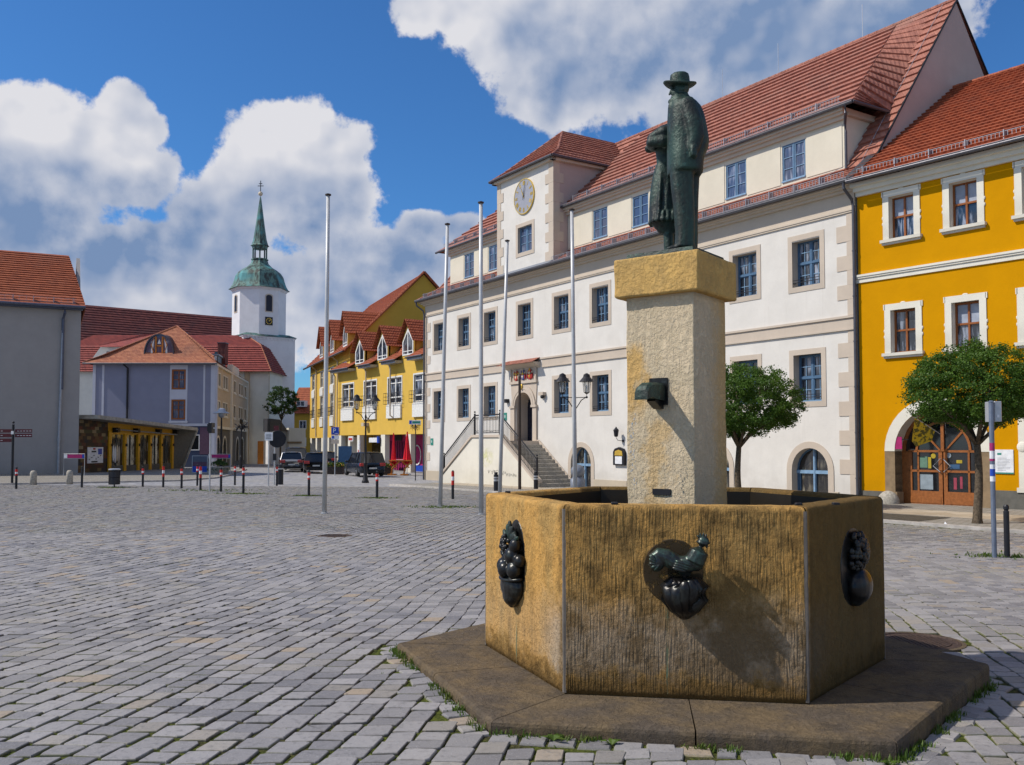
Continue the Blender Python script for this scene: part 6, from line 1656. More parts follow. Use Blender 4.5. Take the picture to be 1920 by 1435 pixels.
for x in (-5.3, -17): m = MB().mat('beige_render'); m.tube([(x, -.6, 10), (x, -.1, 9.6), (x, -.1, 2.4)], .07, 6); m.build('downpipe', p2)
# ------------------------------------------------------------------ grey house on the far left
LA = atan2(1720, 3430); LP = (-28.33, 60.0)
lh = thing('grey_house', 'large plain grey house wall under an orange-red tiled roof at the left edge', 'house', (LP[0], LP[1], 0), LA)
m = MB().mat('grey_render'); m.face([(-26, 0, -1), (0, 0, -1), (0, 0, 10.5), (-26, 0, 10.5)]); m.face([(0, 0, -1), (0, 10, -1), (0, 10, 10.5), (0, 0, 10.5)]); m.face([(-26, 0, -1), (-26, 10, -1), (-26, 10, 10.5), (-26, 0, 10.5)]); m.face([(-26, 10, -1), (0, 10, -1), (0, 10, 10.5), (-26, 10, 10.5)])
m.prism([(0, 10.5), (10, 10.5), (5.0, 14.8)], -.25, -.02, 'x'); m.build('wall', lh)
m = MB(); m.roof((-26.3, -.5, 10.62), (.25, -.5, 10.62), (.10, .9, 11.5), (-26.3, .9, 11.5), 4, .05); m.roof((-26.3, .9, 11.5), (.10, .9, 11.5), (-.75, 5, 14.93), (-26.3, 5, 14.93), 19, .07); m.roof((.2, 10.5, 10.6), (-26.3, 10.5, 10.6), (-26.3, 5, 14.93), (-.75, 5, 14.93), 15); m.roof((.25, -.5, 10.62), (.2, 10.5, 10.6), (-.75, 5, 14.93), (-.75, 5, 14.93), 15); m.build('roof', lh, 'roof_tile_orange')
m = MB().mat('bluepipe'); m.tube([(-26.3, -.58, 10.58), (.25, -.58, 10.58)], .10, 8); m.box(-26.2, .1, -.45, 0, 10.42, 10.52); m.build('gutter', lh)
m = MB().mat('bluepipe'); m.tube([(-.95, -.55, 10.5), (-.95, -.5, 10.2), (-1.05, -.16, 9.8), (-1.05, -.16, 5.2)], .09, 8); m.mat('zinc_light').tube([(-1.05, -.16, 9.2), (-1.15, -.16, 2.0), (-1.15, -.16, -.6)], .088, 8); m.lathe([(.12, 1.9), (.12, 2.1)], 10, (-1.15, -.16)); m.build('downpipe', lh)
snow('snow_guard', -26, -.3, -.2, 10.85, .3, lh, .4)
random.seed(5)
# ------------------------------------------------------------------ shop pavilion
PVA = atan2(16, .85); PV = (-29.0, 61.0)
pv = thing('shop_pavilion', 'low shop pavilion with yellow window frames, patchwork panels and sloping concrete roof slab', 'shop', (PV[0], PV[1], 0), PVA)
def rz(x): return 3.62 - .033 * x
m = MB().mat('concrete')
v = []
for x in (0.2, 17.1):
    z = rz(x); v += [(x, -1.4, z - .26), (x, 6, z - .26), (x, 6, z), (x, -1.4, z)]
m.add(v, [(0, 1, 2, 3), (7, 6, 5, 4), (0, 4, 5, 1), (1, 5, 6, 2), (2, 6, 7, 3), (3, 7, 4, 0)]); m.build('roof_slab', pv)
m = MB().mat('patchwork_panels'); m.face([(-.4, 0, -.8), (4.35, 0, -.8), (4.35, 0, 3.45), (-.4, 0, 3.5)]); m.build('panel_wall', pv)
m = MB().mat('sign_white'); m.box(1.5, 3.6, -.06, -.01, .35, 1.45)
m.mat('relief_red').box(2.2, 2.5, -.08, -.06, 1.28, 1.4); m.mat('iron').box(2.0, 2.6, -.08, -.06, 1.1, 1.2); m.mat('sign_blue').box(2.9, 3.4, -.08, -.06, .95, 1.35); m.mat('iron').box(2.0, 2.8, -.08, -.06, .4, .5)
for k in range(6): m.mat('zinc').box(1.65 + k * .3, 1.80 + k * .3, -.075, -.06, .6 + (k % 3) * .12, .66 + (k % 3) * .12)
m.build('poster_board', pv)
m = MB().mat('beam_yellow'); m.face([(4.35, .01, 2.36), (15.4, .01, 2.36), (15.4, .01, 2.95), (4.35, .01, 3.2)])
m.box(4.35, 4.75, -.1, .1, -.8, 2.6)
ed = [4.75, 6.9, 9.05, 11.1, 13.1, 15.2]
for x in ed[1:]: m.box(x - .22, x + .12, -.1, .1, -.8, 2.4)
m.build('yellow_frame', pv)
for a, b in zip(ed[:-1], ed[1:]):
    m = MB().mat('glass_shop'); m.face([(a, .06, -.8), (b - .2, .06, -.8), (b - .2, .06, 2.36), (a, .06, 2.36)]); m.mat('grey_wall').box(a, b - .2, .0, .05, -.8, .1); m.box(a + .9, a + .96, .0, .06, -.8, 2.36); m.build('shop_window', pv)
cl = MB(); cl.smooth = True
for k, c in enumerate(('white_paint', 'sign_white', 'relief_cream', 'trim_stone')): cl.mat(c).ball((5.15 + k * .28, -.02, 1.0 - .1 * (k % 2)), (.14, .05, .62), 8, 8)
cl.build('hanging_clothes', pv)
m = MB().mat('zinc_light'); m.tube([(4.9, -.35, 2.72), (15.3, -.35, 2.45)], .05, 6)
for x in (5, 8.2, 12, 15.2): m.mat('iron').box(x, x + .35, -.4, 0, 2.5, 2.85)
m.build('awning_rail', pv)
for x in ed: m = MB().mat('iron'); m.box(x - .1, x + .04, -.2, -.1, 1.5, 1.7); m.build('wall_lamp', pv)
m = MB().mat('grey_wall'); m.face([(15.3, .0, -.8), (16.3, -.3, -.8), (17.0, -1.3, 2.8), (15.3, -.0, 2.95)]); m.face([(16.6, 6, -.8), (16.6, 0, -.8), (17.0, 0, 2.8), (17, 6, 2.8)])
m.mat('concrete').add([(16.2, -.35, -.8), (16.3, -.1, -.8), (17.1, -1.1, 3.0), (17.05, -1.4, 3.0)], [(0, 1, 2, 3)]); m.tube([(16.25, -.35, -.8), (17.05, -1.38, 2.95)], .09, 4); m.build('end_wall', pv)
# ------------------------------------------------------------------ blue-grey house
bh = thing('blue_house', 'slate blue house with hipped tile roof, arched roof window and a navy ground floor', 'house', (-38.9, 85, 0), 0)
W_ = 11.35
m = MB().mat('blue_render'); m.wall(0, W_, 3.4, 9.1, 0, [(7.30, 8.62, 6.75, 8.55), (7.30, 8.62, 3.95, 5.75)], .12, 'lightband_render'); m.mat('navy_render').wall(0, W_, -1, 3.4, 0, [(9.0, 9.95, 1.1, 2.5)], .15)
m.mat('blue_render'); m.face([(0, 0, -1), (0, 20, -1), (0, 20, 9.1), (0, 0, 9.1)]); m.build('wall', bh)
m = MB().mat('lightband_render'); m.box(7.15, 8.78, -.02, .02, 8.6, 9.0); m.box(7.15, 7.30, -.02, .02, 3.6, 8.6); m.box(8.62, 8.78, -.02, .02, 3.6, 8.6); m.box(7.30, 8.62, -.02, .02, 5.8, 6.7); m.box(7.1, 8.85, -.12, .02, 3.62, 3.8)
m.box(-.02, .25, -.03, .02, 3.5, 9.0); m.box(.85, 1.05, -.03, .02, 3.5, 9.0); m.box(10.25, 10.42, -.03, .02, 3.5, 9.0); m.box(10.95, W_ + .02, -.03, .02, -1, 9.0); m.box(0, 10.95, -.04, .02, 3.32, 3.56); m.build('pilasters', bh)
for z in (6.75, 3.95):
    s = MB().mat('brown_wood'); s.ring(7.45, 8.47, z + .12, z + 1.68, .14, -.01, .10); s.box(7.92, 8.0, .03, .1, z, z + 1.8); s.box(7.3, 8.62, .03, .1, z + .85, z + .91); s.box(7.3, 8.62, .03, .1, z + 1.3, z + 1.34); o = s.build('window', bh)
    p = MB(); p.face([(7.4, .08, z), (8.5, .08, z), (8.5, .08, z + 1.75), (7.4, .08, z + 1.75)]); p.build('pane', o, 'glass_blue' if z > 5 else 'curtain_glass') if 'curtain_glass' in MATS else p.build('pane', o, 'glass_blue')
s = MB().mat('white_paint'); s.ring(9.05, 9.9, 1.15, 2.45, .08, -.02, .1); o = s.build('window', bh); p = MB(); p.face([(9.0, .1, 1.1), (9.95, .1, 1.1), (9.95, .1, 2.5), (9, .1, 2.5)]); p.build('pane', o, 'dark_glass')
plain('dark_poster', (.10, .055, .09), .7); m = MB(); m.box(9.95 - .5 + .55, 10.6 + .3, -.05, -.005, .7, 3.2); m.build('wall_panel', bh, 'dark_poster')
m = MB().mat('iron'); m.tube([(2.9, -.3, 9.05), (3.25, -.12, 8.7), (3.25, -.10, 3.4)], .09, 6); m.build('downpipe', bh)
ez, az_ = 9.15, 13.0
m = MB(); ap = (6.55, 3.2, az_); m.roof((-.75, -.5, ez), (W_ + .25, -.5, ez), (W_ - .3, .4, 9.75), (.35, .4, 9.75), 4, .03); m.roof((.35, .4, 9.75), (W_ - .3, .4, 9.75), ap, ap, 22, .03); m.build('hip_roof', bh, 'roof_tile_worn')
m = MB(); bk_ = (2.0, 22, az_); m.roof((W_ + .25, -.5, ez), (W_ - 4.3, 25.5, ez), bk_, ap, 22, .04); m.roof((-.75, 25, ez), (-.75, -.5, ez), ap, bk_, 22, .04); m.build('side_roof', bh, 'roof_tile_dark')
m = MB(); ridge(m, (-.75, -.5, ez + .05), (.35, .4, 9.8)); ridge(m, (.35, .4, 9.8), (6.55, 3.2, az_ + .04)); ridge(m, (W_ - .3, .4, 9.8), (6.55, 3.2, az_ + .04)); m.build('ridge_tiles', bh, 'roof_tile_worn')
m = MB().mat('zinc'); m.tube([(-.75, -.55, ez - .05), (W_ + .3, -.55, ez - .05)], .08, 6); m.build('gutter', bh)
# arched roof window with orange frame
m = MB(); n = 16; cx, zb, rx, rz_ = 5.8, 10.05, 1.32, 1.85
arcp = [(cx + rx * cos(pi * k / n), zb + rz_ * sin(pi * k / n)) for k in range(n + 1)]
yb = .75
m.mat('zinc')
for k in range(n): a, b = arcp[k], arcp[k + 1]; m.face([(a[0], yb, a[1]), (b[0], yb, b[1]), (b[0], yb + 3.4, b[1] + .35), (a[0], yb + 3.4, a[1] + .35)])
for k in range(n):
    t, u = pi * k / n, pi * (k + 1) / n
    m.prism([(cx + rx * cos(t), zb + rz_ * sin(t)), (cx + (rx + .1) * cos(t), zb + (rz_ + .1) * sin(t)), (cx + (rx + .1) * cos(u), zb + (rz_ + .1) * sin(u)), (cx + rx * cos(u), zb + rz_ * sin(u))], yb - .1, yb + .1, 'y')
o = m.build('arched_dormer', bh)
p = MB(); p.face([(a, yb + .05, b) for a, b in arcp]); p.build('pane', o, 'glass_blue')
f = MB().mat('orange_wood'); f.box(cx - .38, cx - .24, yb - .03, yb + .04, zb, zb + 1.7); f.box(cx + .24, cx + .38, yb - .03, yb + .04, zb, zb + 1.7); f.box(cx - .3, cx + .3, yb - .03, yb + .04, zb + .75, zb + .88)
for sg in (-1, 1): f.tube([(cx + sg * .5, yb - .02, zb + .2), (cx + sg * .75, yb - .02, zb + .9), (cx + sg * .45, yb - .02, zb + 1.6)], .05, 6)
f.build('sash', o)
cu_ = MB().mat('white_paint')
for sg in (-1, 1): cu_.prism([(cx + sg * .62, zb + .1), (cx + sg * .78, zb + .1), (cx + sg * .72, zb + 1.2), (cx + sg * .46, zb + 1.45)], yb + .0, yb + .045, 'y')
cu_.prism([(cx - .16, zb + 1.0), (cx + .16, zb + 1.0), (cx, zb + 1.45)], yb, yb + .045, 'y'); cu_.build('curtain', o, 'glass_curtain') if 'glass_curtain' in MATS else cu_.build('curtain', o)
for (x, y_, z0, z1, w) in ((4.65, 9, 11.0, 13.1, 1.1), (9.35, 8, 10.8, 11.9, .8)):
    m = MB().mat('roof_tile_dark'); m.box(x - w / 2, x + w / 2, y_, y_ + .9, z0 - 1, z1); m.mat('zinc').box(x - w / 2 - .05, x + w / 2 + .05, y_ - .05, y_ + .95, z1, z1 + .1); m.build('chimney', bh)
# street side of the blue house
SA = atan2(.985, -.172)
bs_ = thing('street_front', None, None, (W_ , 0, 0), SA); bs_.parent = bh
bpy.data.objects.remove(bs_)
def side(x, y, z):  # x along the street front, y inwards
    d = (-.172, .985); L = hypot(*d); return (W_ + x * d[0] / L - y * d[1] / L, x * d[1] / L + y * d[0] / L, z)
class SB(MB):
    """builder in the street front's own axes"""
    def build(s, name, parent=None, mat=None, loc=None):
        s.v = [side(*v) for v in s.v]; return super().build(name, parent, mat, loc)
wins = [(.75, 1.6), (1.95, 2.8), (4.6, 5.45), (6.3, 7.3), (7.7, 8.7)]
wins = [(.8, 1.9), (2.2, 3.3), (5.4, 6.7), (7.2, 8.5), (12.6, 14.2), (17, 18.6), (19.2, 20.8), (22.5, 24.2)]
m = SB().mat('beige_render'); m.wall(0, 11.2, 3.2, 9.1, 0, [(a, b, 7.2, 8.35) for a, b in wins[:4]] + [(a, b, 4.5, 5.7) for a, b in wins[:4]], .15)
m.wall(11.2, 26, 3.2, 9.1, -.12, [(a, b, 7.2, 8.35) for a, b in wins[4:]] + [(a, b, 4.5, 5.7) for a, b in wins[4:]], .15)
m.mat('grey_wall').wall(0, 26, -1, 3.2, 0, [(1.0, 3.6, -.2, 2.3, True), (5.6, 8.2, -.2, 2.3, True), (16, 18.6, -.2, 2.3, True), (20.5, 23, -.2, 2.3, True)], .3); m.build('street_wall', bh)
for a, b in wins:
    y0 = 0 if a < 11 else -.12
    for z0, z1 in ((7.2, 8.35), (4.5, 5.7)):
        s = SB().mat('pillar_render'); s.ring(a, b, z0, z1, .12, y0 - .03, y0 + .02); s.box(a - .2, b + .2, y0 - .1, y0 + .02, z0 - .25, z0 - .12); o = s.build('street_window', bh)
        p = SB(); p.face([(a, y0 + .1, z0), (b, y0 + .1, z0), (b, y0 + .1, z1), (a, y0 + .1, z1)]); p.build('pane', o, 'glass_dark')
for a, b in ((1.0, 3.6), (5.6, 8.2), (16, 18.6), (20.5, 23)):
    s = SB().mat('pillar_render'); s.ring(a, b, -.2, 2.3, .18, -.04, .02, arch=True, bottom=False); o = s.build('shop_arch', bh)
    p = SB(); p.face([(a, .2, -.6), (b, .2, -.6), (b, .2, 2.3), (a, .2, 2.3)]); p.build('pane', o, 'glass_shop')
for x in (0, 10.9, 25.6): s = SB().mat('lightband_render' if x == 0 else 'pillar_render'); s.box(x, x + .6, -.18, .02, -1, 9.0); s.build('street_pilaster', bh)
s = SB().mat('pillar_render'); s.box(.6, 26, -.16, .02, 3.1, 3.35); s.box(0, 26, -.2, .02, 8.95, 9.15); s.build('street_band', bh)
s = SB().mat('iron'); 
for k in range(14): s.tube([(12.5 + k * .2, -.8, 3.4), (12.5 + k * .2, -.8, 4.3)], .02, 4)
s.tube([(12.5, -.8, 4.3), (15.1, -.8, 4.3)], .03, 4); s.mat('pillar_render').box(12.4, 15.2, -.85, 0, 3.25, 3.4); s.build('balcony', bh)
s = SB().mat('zinc_light'); s.box(5, 10.5, .4, 2.8, 10.35, 10.5); s.mat('zinc').box(5.1, 10.4, .5, 2.8, 9.2, 10.35); s.mat('white_paint').box(5.0, 5.1, .6, 1.2, 9.5, 10.3); s.build('zinc_dormer', bh)
s = SB().mat('pillar_render'); s.box(11.2, 17, -.12, .4, 9.1, 10.0); s.build('parapet', bh)
# ------------------------------------------------------------------ long cream house with a red mansard roof
mh = thing('mansard_house', 'long cream house with a red mansard roof behind the blue-grey house', 'house', (-53.2, 112, 0), 0)
m = MB().mat('pillar_render'); m.box(0, 23.45, 0, 9, -1.5, 10.6); m.mat('tan_render').box(2.2, 3.1, -.05, 0, -1, 10.5); m.box(20.55, 21.1, -.3, 0, -1, 10.5)
m.face([(23.46, 0, -1), (23.2, 9, -1), (23.2, 9, 10.5), (23.46, 0, 10.5)]); m.build('wall', mh)
m = MB(); m.roof((-1, -.6, 10.45), (23.9, -.6, 10.45), (22.0, 1.5, 13.9), (-1, 1.5, 13.9), 12, .10); m.roof((-1, 1.5, 13.9), (22.0, 1.5, 13.9), (19.3, 4.5, 15.5), (-1, 4.5, 15.5), 12, .05)
m.roof((23.9, -.6, 10.45), (23.9, 9.6, 10.45), (22, 7.5, 13.9), (22, 1.5, 13.9), 12, .10); m.roof((22, 1.5, 13.9), (22, 7.5, 13.9), (19.3, 4.5, 15.5), (19.3, 4.5, 15.5), 10); m.roof((22, 9.6, 10.5), (-1, 9.6, 10.5), (-1, 4.5, 15.5), (19.3, 4.5, 15.5), 10); m.build('roof', mh, 'roof_tile_red')
m = MB(); ridge(m, (23.9, -.6, 10.5), (22, 1.5, 13.95)); ridge(m, (22, 1.5, 13.95), (19.3, 4.5, 15.5)); m.build('ridge_tiles', mh, 'roof_tile_worn')
m = MB().mat('zinc'); m.box(16.6, 17.8, .5, .9, 11.6, 13.0); o = m.build('skylight', mh)
m = MB().mat('dark_glass'); m.box(16.7, 17.7, .42, .52, 11.7, 12.9); m.build('pane', o)
m = MB().mat('pillar_render'); m.prism([(1.0, 11.3), (8.5, 11.3), (8.2, 13.55), (2.6, 13.55)], .4, .6, 'y'); m.mat('zinc').prism([(3.2, 11.4), (7.6, 11.4), (7.6, 13.0), (3.4, 13.0)], .3, .41, 'y'); m.mat('dark_glass').box(4.2, 5.9, .25, .31, 11.4, 12.4)
m.mat('roof_tile_red'); m.face([(2.4, -.1, 13.6), (9.0, -.1, 13.6), (8.2, 3.6, 15.55), (7.0, 3.0, 15.5)]); m.build('loggia_dormer', mh)
m = MB().mat('orange_wood'); m.box(22.2, 22.9, -.08, -.01, -1, 2.0); m.build('door', mh)
m = MB().mat('iron'); m.box(17.9, 20.0, -.7, -.3, -.8, .2); m.build('planter_box', mh)
# ------------------------------------------------------------------ church
ch = thing('church', 'white church tower with an octagonal top, green copper dome and slender spire', 'church', (-33.3, 120.2, 0), radians(38))
hs = 3.5
m = MB().mat('tower_render'); m.box(-hs, hs, -hs, hs, -1.5, 15.4); m.build('tower_base', ch)
m = MB().mat('tower_render'); m.box(-hs - .1, hs + .1, -hs - .1, hs + .1, 15.25, 15.42)
for k in range(14): m.box(-hs + .1 + k * .5, -hs + .35 + k * .5, -hs - .08, -hs, 15.0, 15.25)
m.mat('copper_roof'); b = hs + .22
m.add([(-b, -b, 15.45), (b, -b, 15.45), (b, b, 15.45), (-b, b, 15.45), (-2.9, -2.9, 15.85), (2.9, -2.9, 15.85), (2.9, 2.9, 15.85), (-2.9, 2.9, 15.85)], [(0, 1, 5, 4), (1, 2, 6, 5), (2, 3, 7, 6), (3, 0, 4, 7)]); m.build('tower_ledge', ch)
R8 = 3.42; a8 = radians(22.5)
m = MB().mat('tower_render'); m.lathe([(R8, 15.5), (R8, 21.55), (R8 + .12, 21.6), (R8 + .28, 21.85)], 8, a0=a8); m.build('octagon', ch)
def on8(face_deg, x, y, z):
    t = radians(face_deg); rr = R8 * cos(pi / 8) + y
    return (rr * cos(t) - x * sin(t), rr * sin(t) + x * cos(t), z)
for fd in (-90, -180, 0, 90):
    m = MB().mat('beam_shade') if 'beam_shade' in MATS else MB().mat('dark_door')
    n = 8; pts = [(-.42, 18.75), (.42, 18.75)] + [(.42 * cos(pi * k / n), 20.6 + .28 * sin(pi * k / n)) for k in range(n + 1)]
    m.add([on8(fd, x, .03, z) for x, z in pts], [tuple(range(len(pts)))])
    q = MB().mat('frieze_render')
    for k in range(len(pts)):
        p0, p1 = pts[k], pts[(k + 1) % len(pts)]; c0 = (0, 19.7)
        def O(p): return (p[0] * 1.28, c0[1] + (p[1] - c0[1]) * 1.12)
        q.add([on8(fd, p0[0], .05, p0[1]), on8(fd, p1[0], .05, p1[1]), on8(fd, O(p1)[0], .05, O(p1)[1]), on8(fd, O(p0)[0], .05, O(p0)[1])], [(0, 1, 2, 3)])
    o = q.build('belfry_opening', ch); m.build('louvre', o)
    for z in (): pass
for fd in (-90,):
    m = MB().mat('iron'); m.add([on8(fd, x, y, z) for y in (.02, .08) for x, z in ((-.50, 16.95), (.50, 16.95), (.50, 18.0), (-.50, 18.0))], [(4, 5, 6, 7), (0, 1, 5, 4), (1, 2, 6, 5), (2, 3, 7, 6), (3, 0, 4, 7)]); o = m.build('tower_clock', ch)
    h = MB().mat('gold')
    for k in range(12):
        a = k * pi / 6; c, s = cos(a) * .36, sin(a) * .36; h.add([on8(fd, c + dx, .10, 17.47 + s + dz) for dx, dz in ((-.05, -.05), (.05, -.05), (.05, .05), (-.05, .05))], [(0, 1, 2, 3)])
    h.add([on8(fd, x, .11, 17.47 + z) for x, z in ((-.03, -.05), (.03, -.05), (.25, .2), (.2, .24))], [(0, 1, 2, 3)]); h.add([on8(fd, x, .11, 17.47 + z) for x, z in ((-.03, 0), (.03, 0), (-.02, .34))], [(0, 1, 2)]); h.build('clock_numerals', o)
m = MB().mat('copper_roof'); m.lathe([(3.95, 21.85), (3.72, 22.0), (3.42, 22.5), (3.22, 23.1), (3.05, 23.7), (2.72, 24.2), (2.2, 24.6), (1.6, 24.95), (1.15, 25.4), (1.0, 25.85)], 8, a0=a8); m.build('dome', ch)
m = MB().mat('copper_roof'); m.lathe([(1.1, 25.85), (1.12, 26.0), (1.0, 26.05)], 8, a0=a8)
for k in range(8): t = a8 + k * pi / 4; m.tube([(.86 * cos(t), .86 * sin(t), 26.0), (.86 * cos(t), .86 * sin(t), 27.6)], .10, 6)
m.lathe([(.95, 27.35), (1.0, 27.6), (1.12, 27.8)], 8, a0=a8); m.build('lantern', ch)
m = MB().mat('copper_roof'); m.lathe([(1.22, 27.75), (1.05, 27.95), (.86, 28.6), (.62, 30.2), (.36, 32.2), (.12, 34.0), (.05, 34.4)], 8, a0=a8); m.build('spire', ch)
m = MB(); m.smooth = True; m.ball((0, 0, 34.75), .30, 12, 8); m.build('gilded_ball', ch, 'relief_cream')
m = MB().mat('iron'); m.tube([(0, 0, 35), (0, 0, 36.5)], .05, 6)
c38, s38 = cos(radians(-38)), sin(radians(-38))
for z, l in ((35.8, .38), (36.1, .22)): m.tube([(-l * c38, -l * s38, z), (l * c38, l * s38, z)], .05, 6)
m.build('cross', ch)
# nave: ridge from (-56.3,119.6) to (-40.3,132), height 19.9, in the church's own axes
def chl(x, y, z):
    dx, dy = x + 33.3, y - 120.2; t = radians(-38); return (dx * cos(t) - dy * sin(t), dx * sin(t) + dy * cos(t), z)
nx, ny = .61, -.79
m = MB(); rA, rB = (-64, 113.6), (-39.6, 132.5); wd_ = 7.5
m.roof(chl(rA[0] + nx * wd_, rA[1] + ny * wd_, 12.0), chl(rB[0] + nx * wd_, rB[1] + ny * wd_, 12.0), chl(*rB, 19.9), chl(*rA, 19.9), 22, .08)
m.roof(chl(rA[0] - nx * wd_, rA[1] - ny * wd_, 12.0), chl(rB[0] - nx * wd_, rB[1] - ny * wd_, 12.0), chl(*rB, 19.9), chl(*rA, 19.9), 12, .08); m.build('nave_roof', ch, 'roof_tile_dark')
m = MB().mat('tower_render'); e = 7.0
P = [chl(rA[0] + nx * e, rA[1] + ny * e, -1.5), chl(rB[0] + nx * e, rB[1] + ny * e, -1.5), chl(rB[0] - nx * e, rB[1] - ny * e, -1.5), chl(rA[0] - nx * e, rA[1] - ny * e, -1.5)]
T_ = [(p[0], p[1], 12.4) for p in P]
m.add(P + T_, [(0, 1, 5, 4), (1, 2, 6, 5), (2, 3, 7, 6), (3, 0, 4, 7)]); m.face([T_[1], T_[2], chl(*rB, 19.85)]); m.face([T_[0], T_[3], chl(*rA, 19.85)]); m.build('nave_wall', ch)
# low stair annex beside the tower
ax = thing('church_annex', 'small pale annex with a dark lean-to roof at the foot of the church tower', 'annex', (-27.3, 112, 0), radians(38))
m = MB().mat('pillar_render'); m.box(-.2, 2.0, -.6, 3.0, -1.5, 3.6); m.build('wall', ax); m = MB().mat('tower_render'); m.box(-2.2, -.2, .3, 3, -1.5, 3.2); m.build('side_wall', ax)
m = MB().mat('zinc'); m.prism([(-2.4, 3.2), (-.2, 3.2), (-.2, 3.3), (-1.2, 4.6), (-2.4, 4.7)], -.2, 3.2, 'y'); m.build('roof', ax); m = MB().mat('brown_stone'); m.box(-.4, 1.4, -.8, -.6, 1.7, 1.95); m.build('ledge', ax)
fh = thing('far_house', 'small yellow house with bright orange roof and dark chimney at the street end', 'house', (-32.6, 135, 0), radians(-8))
m = MB().mat('ochre_gable_render'); m.box(0, 7.5, 0, 8, -2, 6.2); m.prism([(-.0, 6.2), (8, 6.2), (4, 10.0)], .05, .25, 'x'); m.build('wall', fh)
m = MB(); m.roof((-.3, -.5, 6.1), (7.8, -.5, 6.1), (7.8, 4, 10.2), (-.3, 4, 10.2), 14, .05); m.roof((7.8, 8.5, 6.1), (-.3, 8.5, 6.1), (-.3, 4, 10.2), (7.8, 4, 10.2), 10); m.build('roof', fh, 'roof_tile_orange')
m = MB().mat('zinc'); m.box(1.9, 2.4, 3.4, 4.0, 9, 11.2); m.build('chimney', fh)
for (x, z) in ((1.45, 3.9), (1.45, 1.4)): m = MB().mat('white_paint'); m.ring(x, x + .9, z, z + 1.1, .1, -.05, .02); o = m.build('window', fh); p = MB().mat('glass_dark'); p.box(x, x + .9, -.01, .0, z, z + 1.1); p.mat('white_paint').box(x + .42, x + .48, -.03, -.01, z, z + 1.1); p.build('pane', o)
m = MB().mat('white_paint'); m.box(1.0, 2.3, -.35, .8, 7.1, 8.0); o = m.build('roof_dormer', fh); p = MB().mat('glass_dark'); p.box(1.12, 1.6, -.37, -.35, 7.25, 7.85); p.box(1.7, 2.18, -.37, -.35, 7.25, 7.85); p.build('pane', o)
# roofs further behind so that the sky does not meet bare ground between the houses
f2 = thing('back_house', 'plain pale house closing the street behind the parked cars', 'house', (-26, 150, 0), 0)
m = MB().mat('tan_render'); m.box(0, 16, 0, 9, -2, 7); m.prism([(0, 7), (9, 7), (4.5, 10.5)], 15.8, 15.98, 'x'); m.build('wall', f2)
m = MB(); m.roof((-.3, -.5, 6.9), (16.3, -.5, 6.9), (16.3, 4.5, 10.6), (-.3, 4.5, 10.6), 12, .05); m.build('roof', f2, 'roof_tile_dark')
# ------------------------------------------------------------------ trees
def tree(x, y, trunk_h, cz, rx, rz, lab, seed, group=None, n=300, mat='leaf_green', lean=0, leafs=.055, per=58, gapd=.8):
    random.seed(seed); rs = np.random.default_rng(seed)
    z0 = gz(x, y); t = thing('ball_tree' if group else 'leafy_tree', lab, 'tree', (x, y, z0), 0, group)
    tm = MB(); tm.smooth = True; pts = []; r = []
    for k in range(9):
        f_ = k / 8; pts.append((lean * f_ + .035 * sin(f_ * 5 + seed), .03 * cos(f_ * 4 + seed), -.1 + (trunk_h + .1) * f_)); r.append(.115 * (1 - .35 * f_) + (.05 if k == 0 else 0))
    tm.tube(pts, r, 10); top = Vector(pts[-1])
    for k in range(9):
        a = 2 * pi * k / 9 + random.uniform(-.3, .3); L = rx * random.uniform(.55, .9); zz = (cz - z0 - trunk_h) + rz * random.uniform(-.35, .6)
        p1 = top + Vector((cos(a) * L * .35, sin(a) * L * .35, zz * .45)); p2 = top + Vector((cos(a) * L, sin(a) * L, zz))
        tm.tube([top - Vector((0, 0, .08)), p1, p2], [.055, .035, .012], 7)
        for q in range(3):
            b = a + random.uniform(-.8, .8); s = p1.lerp(p2, random.uniform(.2, .9)); tm.tube([s, s + Vector((cos(b) * .4, sin(b) * .4, random.uniform(-.1, .4)))], [.018, .006], 5)
    tm.build('trunk', t, 'bark')
    V = []; T = []
    c0 = np.array([top.x, top.y, cz - z0])
    for c in range(n):
        d = rs.normal(size=3); d /= np.linalg.norm(d)
        rad = rs.uniform(.25, 1.0) ** .42
        if d[2] < -.45: d[2] *= .72
        bul = 1 + .07 * mnoise.noise(Vector(tuple(d * 3 + seed)))
        p = c0 + d * np.array([rx, rx, rz]) * rad * bul
        if mnoise.noise(Vector(tuple(p * 1.6 + seed))) < -.38 * gapd and rad < .97: continue
        tone = rs.random() * .5 + .25 * (mnoise.noise(Vector(tuple(p * 2.0))) + .5)
        sg = rs.uniform(.05, .095) * (1.5 if leafs > .1 else 1)
        for l in range(per):
            q = p + rs.normal(size=3) * sg * np.array([1, 1, .75]); nn = rs.normal(size=3) * .8 + d * .5 + np.array([0, 0, .6]); nn /= np.linalg.norm(nn)
            a = np.cross(nn, rs.normal(size=3)); a /= np.linalg.norm(a); b = np.cross(nn, a); s = leafs * rs.uniform(.6, 1.2)
            V += [q - a * s * .55, q + b * s * .42 + nn * s * .1, q + a * s * .6, q - b * s * .42 + nn * s * .1]; T += [min(1, max(0, tone + rs.normal() * .15))] * 4
    V = np.array(V); m = bpy.data.meshes.new('crown'); m.from_pydata(V.tolist(), [], [(4 * i, 4 * i + 1, 4 * i + 2, 4 * i + 3) for i in range(len(V) // 4)])
    m.materials.append(MATS[mat]); at = m.attributes.new('tint', 'FLOAT', 'POINT'); at.data.foreach_set('value', np.array(T, np.float32))
    o = bpy.data.objects.new('crown', m); C.objects.link(o); o.parent = t; return t
